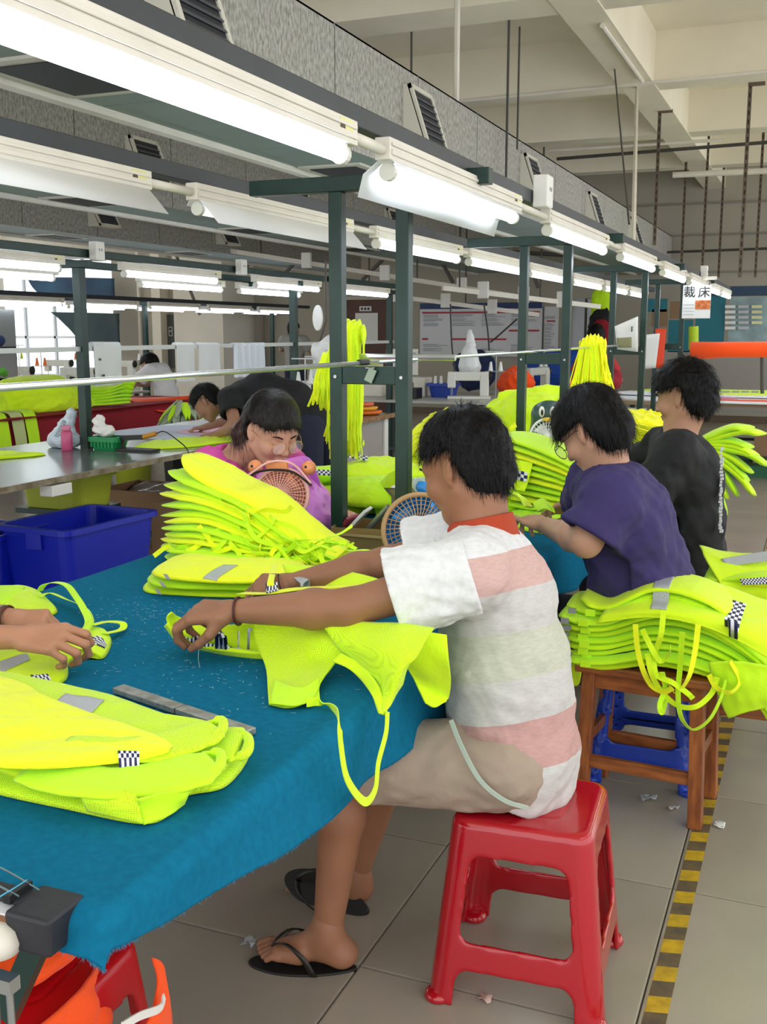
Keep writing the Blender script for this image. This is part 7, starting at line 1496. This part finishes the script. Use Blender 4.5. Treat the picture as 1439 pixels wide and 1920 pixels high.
# cups
r = root('drink_cup', 'clear tumbler with a pale blue lower half behind the blue fan', 'cup', (-1.33, 3.42, CT)); cc = Zp(764, 1010, CT); cc = V(-1.34, 3.66, CT)
MB().lathe(cc, [(.036, 0), (.038, .01), (.04, .12), (.0, .121)], 22).build('blue_sleeve', mat('pale_cyan_plastic', '#6db4cf', .3), r, smooth=True); MB().lathe(cc+V(0, 0, .122), [(.040, 0), (.043, .085), (.040, .086), (.037, .002)], 22).build('clear_rim', mat('clear_plastic', '#dfe8e8', .08, alpha=.45), r, smooth=True)
r = root('lunch_flask', 'white screw-lid flask behind the cardboard box', 'flask', (-1.44, 3.7, CT)); cc = V(-1.455, 3.72, CT)
MB().lathe(cc, [(.034, 0), (.036, .12), (.03, .125)], 20).build('flask_body', mat('grey_green', '#5c6a60', .4), r, smooth=True); MB().lathe(cc+V(0, 0, .126), [(.038, 0), (.04, .006), (.04, .03), (.03, .04), (.014, .042), (.011, .065), (0, .067)], 20).build('lid', white_m, r, smooth=True)
# cardboard tray box with phone pouch
bx = root('cardboard_box', 'small olive-brown cardboard box beside the first green post, holding pouches', 'box', (-1.5, 3.42, CT)); kraft = mat('kraft_board', '#8c7442', .8, var=.05)
tub(bx, (-1.42, 3.34), .115, .10, CT+.001, CT+.085, kraft, .005, .98, math.radians(8), 0, 'box_walls', .006)
MB().box((-1.54, 3.2285, CT+.058), (-1.30, 3.2335, CT+.066)).build('tape_line', mat('tan_tape', '#b79a6a', .5), bx).rotation_euler = (0, 0, 0)
slab('open_flap', np.array([[V(-1.35, 3.44, CT+.08), V(-1.26, 3.42, CT+.08)], [V(-1.38, 3.47, CT+.15), V(-1.28, 3.47, CT+.16)], [V(-1.43, 3.49, CT+.19), V(-1.33, 3.52, CT+.19)]]), .004, mat('olive_board', '#6b6a3c', .8), bx)
def pouch(label, a, b, w_, m): o = root('pouch', label, 'pouch', tuple(a)); MB().bar(a, b, w_, .012).build('pouch_body', m, o, bev=.003); return o
pouch('dark grey phone leaning in the cardboard box', V(-1.44, 3.33, CT+.05), V(-1.36, 3.36, CT+.145), .10, mat('slate_grey', '#3c4540', .3)); pouch('red zip pouch in the cardboard box', V(-1.52, 3.33, CT+.05), V(-1.48, 3.33, CT+.11), .10, mat('dark_red_vinyl', '#8c2838', .4)); pouch('white paper packet in the cardboard box', V(-1.50, 3.34, CT+.06), V(-1.43, 3.35, CT+.135), .09, paper_m)
# hanging tag on the crossbar
r = root('metal_tag', 'small pale metal tag hanging tilted from the first crossbar', 'tag', (-1.41, 3.27, 1.36)); MB().bar(Yp(700, 692, 3.268), Yp(690, 716, 3.268), .030, .004, (0, 1, 0)).build('plate', mat('tag_metal', '#8f9c8a', .4, .6), r, bev=.001); MB().tube([Yp(703, 690, 3.268), Yp(686, 690, 3.272)], .002, 6).build('wire', steel_m, r)
# vests in the middle behind the posts
gp = 'loose vests behind the first frame'
for i, (x, y, a, b, zz, m_) in enumerate([(-1.88, 4.15, .26, .30, 0, hiviz), (-1.70, 4.05, .24, .22, .05, hiviz_g), (-1.85, 4.45, .22, .22, .10, hiviz), (-1.45, 4.15, .20, .28, .0, hiviz_b), (-1.62, 4.6, .26, .22, .05, hiviz_g), (-1.25, 4.35, .18, .25, .02, hiviz)]):
    v_ = vest_root('%s crumpled yellow vest in the heap behind the first green frame' % ('lower left', 'front', 'upper left', 'lower right', 'rear', 'far right')[i], (x, y, CT+zz), gp)
    pad('vest_body', [(x+a*math.cos(t)*(1+.15*math.sin(3*t+i)), y+b*math.sin(t)*(1+.12*math.cos(2*t+i))) for t in np.linspace(0, 2*PI, 11)[:-1]], CT+zz, .07+.03*(i % 2), m_, v_, wr=.016, ws=13, seed=i, p=2.0, na=110, nr=18)
patch('raised_panel', [[Zp(560, 876, .91), Zp(600, 874, .91), Zp(640, 870, .92)], [Zp(562, 892, .89), Zp(600, 893, .88), Zp(640, 890, .88)], [Zp(568, 912, .82), Zp(605, 912, .81), Zp(640, 910, .80)]], hiviz_g, v_, 16, 20, .004, .004, 14, 2); band('checkered_strip', [Zp(588, 880, .915), Zp(622, 882, .915), Zp(624, 892, .90), Zp(588, 890, .90)], 0, checker_s, v_); band('checkered_strip', [Zp(650, 848, .95), Zp(690, 856, .94), Zp(690, 864, .93), Zp(650, 857, .94)], 0, checker_s, v_)
patch('standing_flap', [[Yp(705, 968, 3.9), Yp(722, 975, 3.88), Yp(746, 978, 3.86)], [Yp(700, 935, 3.92), Yp(720, 930, 3.9), Yp(746, 925, 3.88)], [Yp(712, 905, 3.95), Yp(728, 890, 3.93), Yp(748, 878, 3.9)]], hiviz_g, v_, 20, 20, .004, .008, 12, 2)
r = root('wicker_tray', 'tan tray edge between the pink bag and the green post', 'tray', (-1.95, 3.8, CT)); tub(r, (-1.86, 3.72), .14, .08, CT+.001, CT+.05, mat('tan_wicker', '#b08a50', .7, bump=.4, bscale=60), .006, .9, 0, .008, 'tray_shell')
# hanging bunches of yellow cords
def cord_bunch(label, top, W_, L_, n, m, seed, spread=1.7, depth=.05, flat=None, cord=.004, tilt=0):
    g = np.random.default_rng(seed); r = root('cord_bunch', label, 'cords', tuple(top)); top = np.array(top, float)
    T = Solid(top+V(-W_*spread-.03, -depth-.06, -L_-.02), top+V(W_*spread+.03, depth+.06, .09), .010); T.ell(top+V(0, 0, .02), (W_*.55, depth, .045), None, .03)
    T.cap(top, top-V(-tilt*L_, 0, L_*.85), W_*.5, W_*.72*spread*.62, .03, flat=((0, 1, 0), .5)); T.warp(lambda P: .008*np.sin(P[..., 0]*260+2*np.sin(P[..., 2]*14))+.006*wrinkle(P*V(1, 1, .15), 40, seed)); solids('cord_core', [T], m, r, 0)
    for k in range(n):
        u = g.uniform(-1, 1); q = g.uniform(-1, 1)*.8; L = L_*g.uniform(.82, 1.03); x0 = u*W_*.5; x1 = u*W_*.62*spread
        P = [top+V(x0*.6, depth*.6, .02), top+V(x0*.8, -depth*.3, .058-.02*abs(u)), top+V(x0, -depth*(.95), .01), top+V(x0*1.1+(x1-x0)*.3+g.normal()*.006, -depth*1.0, -L*.3), top+V(x1*.9+g.normal()*.008+tilt*L*.6, -depth*1.15, -L*.65), top+V(x1+g.normal()*.012+tilt*L, -depth*1.05+.01*q, -L)]
        ribbon('cord', P, cord*2.2, (m, hiviz_b, hiviz)[k % 3], r, 22, .002, twist=g.uniform(-2, 2), up=(0, 1, 0))
    return r
ylw = hv_mat('yellow_cord', (.97, .95, .01)); ylw2 = hv_mat('yellow_cord_green', (.80, 1, .01))
cord_bunch('bunch of yellow ties hung over the rod behind the first green post', Yp(652, 634, 3.75), .115, .46, 34, ylw2, 1, 1.15, .045)
cord_bunch('short end of the yellow tie bunch left of the first green post', Yp(618, 690, 3.75), .06, .15, 14, ylw2, 2, 1.6, .03)
tag(MB().tube([(-1.75, 3.75, 1.405), (-1.25, 3.75, 1.405)], .012, 8).build('cross_rod', alu_m), 'short bright cross rod carrying the nearer bunch of yellow ties', 'rod')
cord_bunch('big fan-shaped bunch of bright yellow cords hung on the end of the long rod', V(-1.385, 7.0, 1.40), .15, .62, 46, ylw, 3, 2.2, .06, tilt=.05)
# white bags on the left post of the frame
T = Solid((-3.5, 6.6, 1.1), (-2.6, 7.4, 1.65), .012); p0, p1 = Yp(598, 665, 7), Yp(622, 655, 7); T.cap(p0, p1, .05, .11, .05); T.cap(Yp(592, 652, 7), Yp(615, 668, 7), .03, .09, .03); T.warp(lambda P: .018*wrinkle(P, 14, 3)); o = solids('white_bag', [T], mat('white_bag_plastic', '#eceded', .4), None, 1); tag(o, 'white plastic bag hung above the pale gloves, left of the first post', 'bag')
T = Solid((-3.5, 6.6, .95), (-2.6, 7.4, 1.3), .010); [T.cap(Yp(592+6*k, 676, 7), Yp(592+6*k, 705, 7), .020, .026, .015) for k in range(4)]; T.warp(lambda P: .008*wrinkle(P, 24, 3)); o = solids('white_gloves', [T], MATS['white_cloth'], None, 1); tag(o, 'white cloth gloves hanging below the white bag', 'gloves')
tag(MB().tube([Yp(590, 690, 7.04), Yp(600, 640, 7.04), Yp(612, 600, 7.04), V(*Yp(612, 600, 7.04)[:2], 2.0)], .008, 6).build('hook_rod', rodm), 'thin hook rod holding the white bag and gloves', 'rod')
P = [Yp(595+9*math.cos(t), 596+24*math.sin(t), 9.0) for t in np.linspace(0, 2*PI, 24, endpoint=False)]; tag(MB().prism(P, (0, .03, 0)).build('white_board', white_m, bev=.004), 'tall rounded white pressing board standing left of the first post', 'board')
# ------------------------------------------------------------------ second worker's pile and things beyond
gp = 'fanned vests in front of the purple shirted worker'; NV = 11
tl = [Yp(938, 815, 4.35), Yp(985, 822, 4.3), Yp(1050, 845, 4.25), Yp(1115, 878, 4.2)]; bl = [Yp(935, 985, 4.35), Yp(990, 985, 4.3), Yp(1060, 975, 4.25), Yp(1125, 965, 4.2)]
for q in bl: q[2] = max(q[2], CT+.012)
for i in range(NV):
    t = i/(NV-1); C = [bl[j]*(1-t)+tl[j]*t for j in range(4)]; v_ = vest_root('%s vest of the fanned pile before the purple shirted worker' % ordn[i if i < 10 else 11], C[1], gp)
    leaf('folded_body', C, V(.15, 1, 0), lambda s: .030*(min(1, s*10+.3)**.5), lambda s: .30, (hiviz, hiviz_g, hiviz_b)[i % 3], v_, 30, 18, .006, 13, i+2, pw=2.3)
patch('front_panel', [[Yp(938, 852, 4.16), Yp(970, 862, 4.14), Yp(1000, 868, 4.13)], [Yp(936, 880, 4.12), Yp(965, 890, 4.10), Yp(992, 900, 4.10)], [Yp(930, 905, 4.10), Yp(955, 916, 4.08), Yp(984, 922, 4.08)]], hiviz, v_, 18, 18, .004, .003, 10, 2)
band('checkered_strip', [Yp(942, 874, 4.105), Yp(990, 886, 4.085), Yp(988, 904, 4.085), Yp(940, 892, 4.095)], 0, checker_s, v_, off=.003); band('checkered_patch', [Yp(1070, 850, 4.1), Yp(1086, 854, 4.1), Yp(1082, 864, 4.08), Yp(1066, 860, 4.08)], 0, checker_s, v_)
patch('ragged_shoulder', [[Yp(925, 835, 4.5), Yp(945, 822, 4.5), Yp(970, 800, 4.5)], [Yp(930, 820, 4.5), Yp(948, 808, 4.5), Yp(966, 792, 4.5)]], hiviz_b, v_, 10, 16, .01, .008, 20, 2)
v_ = vest_root('vest the purple shirted worker is sewing, spread below the hands', Zp(1000, 985, CT)); pad('vest_body', zout([(940, 945), (985, 950), (1030, 955), (1080, 940), (1110, 955), (1070, 985), (1060, 1005), (1010, 1000), (960, 985)], CT), CT, .03, hiviz_g, v_, wr=.010, ws=16, seed=2, p=2.2)
patch('held_corner', [[Zp(960, 925, .92), Zp(975, 935, .91), Zp(985, 950, .9)], [Zp(965, 922, .92), Zp(985, 935, .91), Zp(1000, 952, .88)]], hiviz, v_, 10, 16, .006, .003, 16, 3); patch('held_corner', [[Zp(1000, 945, .86), Zp(1020, 935, .88), Zp(1035, 950, .88)], [Zp(1010, 960, .84), Zp(1025, 955, .86), Zp(1040, 962, .86)]], hiviz_g, v_, 10, 16, .006, .003, 16, 4)
r = root('storage_tray', 'pale blue plastic tray edge beside the purple shirted worker\'s hands', 'tray', (-1.0, 4.2, CT)); tub(r, (-1.0, 4.62), .16, .08, CT+.001, CT+.06, mat('pale_blue_plastic', '#5f9fc4', .4), .005, .9)
# penguin shaped fan (a plain round bird figure)
pc = Yp(1032, 806, 4.85); pg = mat('bird_slate_green', '#35524f', .35); r, u, v = round_fan('bird-shaped desk fan in slate green with a white spoked guard', pc+V(0, -.03, -.03), .085, white_m, mat('white_wire', '#eef0ee', .4), (.1, -.98, .15), spokes=30, rings=3, cover=False)
T = Solid(pc-.24, pc+.24, .007); T.ell(pc+V(-.01, .06, -.03), (.105, .06, .12), None, .03); T.ell(pc+V(-.015, .04, .075), (.085, .06, .06), None, .05); solids('bird_body', [T], pg, r, 1)
for s in (-1, 1): MB().ball(pc+V(-.01+.026*s, -.022, .085), (.014, .010, .026)).build('eye', white_m, r, smooth=True); MB().ball(pc+V(-.008+.024*s, -.033, .082), (.006, .004, .014)).build('pupil', black_m, r, smooth=True)
MB().box((pc[0]-.05, pc[1]-.04, CT), (pc[0]+.05, pc[1]+.07, pc[2]-.13)).build('base_block', pg, r, bev=.01); MB().ball(pc+V(-.002, -.030, .050), (.030, .022, .011)).build('beak', mat('beak_yellow', '#e8c23a', .4), r, smooth=True)
lump('garment_heap', 'heap of yellow vests behind the second green frame', 'vests', (-1.55, 6.3, .92), (.36, .4, .24), hiviz, 11, .04, 9, .014, flat=CT+.001)
lump('garment_heap', 'smaller heap of lemon vests beside the second green frame', 'vests', (-1.75, 5.2, .90), (.22, .3, .18), hiviz_b, 12, .035, 10, .012, flat=CT+.001)
o = lump('webbing_heap', 'long heap of bright yellow webbing spilling along the table behind the two workers', 'webbing', (-1.22, 6.9, .86), (.40, .55, .13), ylw, 13, .03, 12, .012, flat=CT+.001)
for k in range(26):
    g = np.random.default_rng(k+50); a = V(-1.55+.6*g.random(), 6.35+.2*g.random(), .93+.05*g.random()); ribbon('webbing', [a, a+V(.10, -.05, -.01), a+V(.25+.1*g.random(), -.06-.05*g.random(), -.05), a+V(.42+.1*g.random(), -.03, -.10-.03*g.random())], .02, (ylw, hiviz_b)[k % 2], o, 16, .002, up=(0, .3, 1))
basket('teal green mesh basket behind the black shirted worker\'s arm', (-.99, 5.95), .15, .10, CT, .10, mat('teal_plastic', '#17a07c', .4))
gp = 'fan of folded vests behind the black shirted worker'
for i in range(12):
    a = math.radians(35-9.5*i); c = V(-.62, 6.1, .88); d = V(math.cos(a), -.25, math.sin(a)*.9); L = .24+.05*math.sin(i*2)
    v_ = vest_root('%s folded vest in the fan behind the black shirted worker' % (ordn[::-1]+['x'])[i], c+d*.15, gp); leaf('folded_body', [c, c+d*L*.5, c+d*L+V(0, 0, -.02), c+d*(L+.10)+V(0, 0, -.07)], V(-.1, 1, 0), lambda s: .035*(min(1, (1-s)*8+.3)**.5), lambda s: .22, (hiviz_g, hiviz)[i % 2], v_, 16, 14, .004, 14, i)
# paper sheets hung by the third frame, orange board, teal panels, rolls, sign
def sheetq(label, q, Y, m=paper_m, cat_='paper', name='paper_sheet'): a, b, c, d = [Yp(x, y, Y) for x, y in q]; return tag(slab(name, patch_grid([[a, b], [d, c]], 8, 8, .004, 5, 1), .004, m), label, cat_)
o = sheetq('tilted white paper pattern hung by the third green frame', [(1153, 612), (1197, 593), (1197, 660), (1158, 655)], 8.2); MB().box(tuple(Yp(1184, 622, 8.17)), tuple(Yp(1187, 612, 8.18))).build('printed_mark', blackp, o)
sheetq('second white paper pattern hanging right of the third frame', [(1206, 628), (1238, 625), (1230, 690), (1205, 692)], 8.9); sheetq('tall orange-red board standing behind the hanging papers', [(1230, 616), (1250, 616), (1244, 690), (1228, 690)], 10.6, mat('orange_red_board', '#e2441c', .6), 'board', 'board')
sheetq('small brown envelope clipped between the papers', [(1157, 634), (1185, 632), (1185, 652), (1158, 652)], 8.1, mat('olive_paper', '#8a8864', .8), 'paper')
tealm = mat('teal_board_panel', '#1d6f80', .6, var=.08, vscale=2)
r = root('partition', 'partition of teal, brown and grey panels behind the cutting tables', 'partition', (0, 16, 0))
for (xa, xb, ya, yb, m_) in [(1206, 1252, 560, 585, 'teal_board_panel'), (1222, 1252, 580, 612, None), (1252, 1300, 600, 660, 'teal_board_panel'), (1256, 1300, 565, 598, 'brown'), (1302, 1362, 555, 660, 'teal_board_panel'), (1300, 1480, 535, 556, 'navy'), (1364, 1480, 556, 660, 'greyblue'), (1225, 1480, 660, 770, 'greyboard')]:
    mm = MATS.get(m_) or {None: mat('brown_board', '#8a6f52', .7), 'brown': mat('brown_board', '#8a6f52', .7), 'navy': mat('navy_board', '#26405c', .6), 'greyblue': mat('grey_blue_board', '#8aa0a4', .5, var=.2, vscale=5), 'greyboard': mat('grey_low_board', '#97928c', .7)}[m_]
    a, b = Yp(xa, yb, 16), Yp(xb, ya, 16); MB().box((a[0], 16, max(a[2], 0)), (b[0], 16.04, b[2])).build('panel', mm, r)
for i in range(14):
    a = Yp(1370+(i % 3)*25, 575+10*(i//3), 15.95); mb = MB().box(tuple(a-V(.07, .01, .02)), tuple(a+V(.07, 0, .02))); mb.build('wall_slip', (paper_m, greyp_m, MATS['cream_paper'])[i % 3], r)
tag(MB().tube([Yp(1301, 655, 14.5), Yp(1301, 612, 14.5)], .065, 18).build('cloth_roll', mat('lime_roll', '#b7d21c', .6)), 'upright lime cloth roll against the teal partition', 'roll')
o = MB().tube([Yp(1296, 658, 12.2), Yp(1360, 656, 12.2), Yp(1480, 655, 12.2)], [.10, .085, .085], 20).build('cloth_roll', orange_c, smooth=True); tag(o, 'long orange cloth roll on the rack above the cutting tables', 'roll')
for x in (1316, 1430): tag(MB().tube([Yp(x, 650, 12.2), Yp(x, 760, 12.2)], .02, 8).build('rack_post', rodm), 'thin post carrying the orange roll, %s' % ('left one' if x < 1400 else 'right one'), 'post')
cutt = work_table('long cutting table under white and yellow cloth layers', -1.95, 1.3, 11.35, 13.6, .78, mat('tan_table_edge', '#9b8468', .6), th=.04, name='cutting_table')
for i, (m_, z_, pts) in enumerate([(mat('white_layer', '#e3e6ea', .7), .781, [(-1.9, 11.5), (1.3, 11.45), (1.3, 13.5), (-1.9, 13.5)]), (mat('coral_layer', '#e8694a', .7), .79, [(-.9, 11.4), (1.3, 11.37), (1.3, 11.6), (-.6, 11.62)]), (hiviz_g, .80, [(-1.7, 12.6), (1.3, 12.6), (1.3, 13.3), (-1.7, 13.3)]), (mat('mauve_paper', '#c27d98', .6), .80, [(-1.5, 11.45), (-.8, 11.5), (-.9, 11.8), (-1.4, 11.7)]), (hiviz, .82, [(-1.0, 12.0), (.2, 12.0), (1.2, 12.2), (.2, 12.4), (-.9, 12.3)]), (MATS['white_layer'], .81, [(-1.85, 11.9), (1.3, 11.9), (1.3, 12.5), (-1.85, 12.5)])]):
    tag(pad('fabric_layer', pts, z_, .02, m_, wr=.002, ws=3, seed=i, p=6), '%s fabric layer on the long cutting table' % ('broad white', 'coral strip of the', 'rear lime', 'small mauve', 'crumpled yellow', 'raised white')[i], 'fabric')
r = root('cloth_cutter', 'dark hand cutter standing on the cutting table at the right edge', 'tool', tuple(Zp(1425, 700, .84))); c = Zp(1428, 705, .85); MB().box(tuple(c-V(.1, .08, .02)), tuple(c+V(.1, .08, .02))).build('base', black_m, r); MB().box(tuple(c+V(-.04, -.04, .02)), tuple(c+V(.04, .04, .2))).build('motor', mat('motor_grey', '#4a524c', .4), r, bev=.02); MB().tube([c+V(0, 0, .2), c+V(.05, 0, .27), c+V(.1, 0, .2)], .015, 8).build('handle', black_m, r)
r = root('metal_weights', 'row of small metal weights on the cutting table', 'weights', tuple(Zp(1380, 735, .8)));
for k in range(4): c = Zp(1362+18*k, 740, .815); MB().box(tuple(c-V(.04, .03, .015)), tuple(c+V(.04, .03, .04))).build('weight', msteel, r)
# cartons under the cutting table
for i, (x, y, s) in enumerate([(-.35, 12.0, .3), (.1, 12.4, .34), (-1.2, 12.4, .28)]): r = root('cardboard_box', 'cardboard carton under the cutting table, %s' % ('nearest the aisle', 'rear right', 'left one')[i], 'box', (x, y, 0)); MB().box((x-s/2-.1, y-s/2, .12*(i < 2)), (x+s/2+.1, y+s/2, .12*(i < 2)+s)).build('carton', card_m, r); MB().box((x-.03, y-s/2-.003, .12*(i < 2)), (x+.03, y-s/2, .12*(i < 2)+s)).build('tape', MATS['tan_tape'], r)
tag(MB().box((-1.6, 11.6, .001), (1.0, 13.0, .118)).build('floor_pallet', mat('green_board', '#2f6b4c', .7)), 'low green board on the floor under the cutting table', 'board')
s0 = Yp(1306, 565, 10.0); r = root('hanging_sign', 'white hanging sign with two large black characters and an orange picture', 'sign', tuple(s0)); a, b = Yp(1279, 597, 10), Yp(1335, 534, 10); MB().box((a[0], 10, a[2]), (b[0], 10.008, b[2])).build('sign_sheet', mat('sign_white', '#e8e8e4', .6), r)
text('lettering', '\u88c1', .105, black_m, r, (float(Yp(1294, 549, 10)[0]), 9.996, float(Yp(1294, 549, 10)[2])), FRONT, bold=.0006); text('lettering', '\u5e8a', .105, black_m, r, (float(Yp(1321, 549, 10)[0]), 9.996, float(Yp(1321, 549, 10)[2])), FRONT, bold=.0006)
a, b = Yp(1304, 580, 10), Yp(1333, 563, 10); MB().box((a[0], 9.994, a[2]), (b[0], 9.999, b[2])).build('orange_picture', mat('orange_print', '#e08a4a', .6, col2='#b3541e', vscale=30), r)
for k in range(4): a = Yp(1282, 572+6*k, 10); MB().box((a[0], 9.996, a[2]), (a[0]+.09, 9.999, a[2]+.006)).build('print_line', greyp_m, r)
for x in (1283, 1331): a = Yp(x, 535, 10); MB().tube([a, V(a[0], a[1], 1.97)], .004, 5).build('sign_wire', rodm, r)
MB().box((-1.25, 9.99, 1.955), (-.90, 10.02, 1.985)).build('sign_bar', cream_m, r)
sheetq('white panel door standing open behind the second frame', [(1076, 560), (1112, 560), (1104, 775), (1068, 780)], 17.5, mat('white_door_panel', '#c9cdd6', .6), 'panel', 'panel')
lump('hanging_garments', 'bunch of dark, lime and red garments hanging by the white panel', 'garments', Yp(1128, 590, 16.5), (.16, .1, .42), hiviz_g, 3, .03, 8, .02, flat=1.3); lump('hanging_garments', 'dark garments hanging below the lime ones', 'garments', Yp(1125, 605, 16.3), (.16, .1, .22), MATS['black_cloth'], 4, .03, 8, .02, flat=.9); lump('hanging_garments', 'red garment hanging lowest by the white panel', 'garments', Yp(1128, 628, 16.1), (.14, .1, .25), redc, 5, .03, 8, .02, flat=.8)
tag(MB().tube([Yp(1100, 560, 16.5)*V(1, 1, 0)+V(0, 0, 0), Yp(1100, 560, 16.5), Yp(1150, 560, 16.5), Yp(1150, 560, 16.5)*V(1, 1, 0)], .02, 6).build('garment_rail', rodm), 'dark garment rail by the white panel door', 'rail')
tag(MB().tube([V(wA, 18.05, 2.92), V(wB+.2, 18.05, 2.92)], .02, 6).build('banner_rod', cream_m), 'pale rod across the window bay carrying the banners', 'rod')
# orange vests bundled on the red stool at the lower left
v_ = vest_root('orange vests stuffed on the red stool at the near table end', (-1.22, 1.27, .43)); T = Solid((-1.55, .95, .38), (-.95, 1.6, .62), .010); T.ell((-1.24, 1.27, .48), (.16, .16, .05), None, .04)
T.warp(lambda P: .012*wrinkle(P, 12, 2)); T.cut((0, 0, .432), (0, 0, -1)); solids('vest_heap', [T], orange_c, v_, 1)
for q, (za, zb, o_) in enumerate([(.44, .36, .0), (.385, .325, .012), (.34, .29, .004)]):
    patch('hanging_orange', [[V(-1.06+o_, 1.10, za), V(-1.05+o_, 1.25, za+.005), V(-1.07+o_, 1.33, za)], [V(-1.045+o_, 1.10, (za+zb)/2), V(-1.03+o_, 1.25, (za+zb)/2-.01), V(-1.06+o_, 1.33, (za+zb)/2)], [V(-1.045+o_, 1.12, zb+.01), V(-1.03+o_, 1.24, zb-.02), V(-1.06+o_, 1.33, zb+.01)]], orange_c, v_, 16, 20, .004, .008, 14, 4+q)
patch('hanging_orange', [[Xp(285, 1795, -.985), Xp(298, 1800, -.985), Xp(306, 1810, -.985)], [Xp(296, 1850, -.985), Xp(308, 1850, -.985), Xp(316, 1855, -.985)], [Xp(270, 1925, -.975), Xp(300, 1915, -.975), Xp(322, 1900, -.985)], [Xp(230, 1990, -.965), Xp(290, 1980, -.965), Xp(325, 1950, -.98)]], orange_c, v_, 24, 12, .004, .004, 14, 3)
ribbon('reflective_edge', [Xp(228, 1925, -.955), Xp(262, 1905, -.955), Xp(300, 1890, -.96), Xp(308, 1868, -.968)], .014, mat('white_piping', '#e8e4dc', .5), v_, 30, .003, up=(1, 0, 0))
# lever clamp and strut at the left corner
r = root('table_clamp', 'steel rod clamp with a cream knob at the near left corner of the table', 'clamp', (-1.16, 1.0, .4)); cpk = Yp(-2, 1762, .98); MB().lathe(cpk+V(0, 0, -.022), [(.012, 0), (.026, .006), (.030, .02), (.024, .036), (.01, .044)], 20).build('knob', mat('cream_knob', '#dcd6c8', .35), r, smooth=True)
for dx in (-.012, .012): MB().tube([cpk+V(dx, 0, -.06), cpk+V(dx*1.3, 0, -.36)], .005, 8).build('rod', steel_m, r)
MB().box(tuple(cpk+V(-.022, -.01, -.07)), tuple(cpk+V(.022, .01, -.05))).build('yoke', steel_m, r)
MB().bar(Yp(88, 1730, 1.12), Yp(10, 1905, 1.10), .035, .02, (0, 1, 0)).build('diagonal_strut', green_m, r)
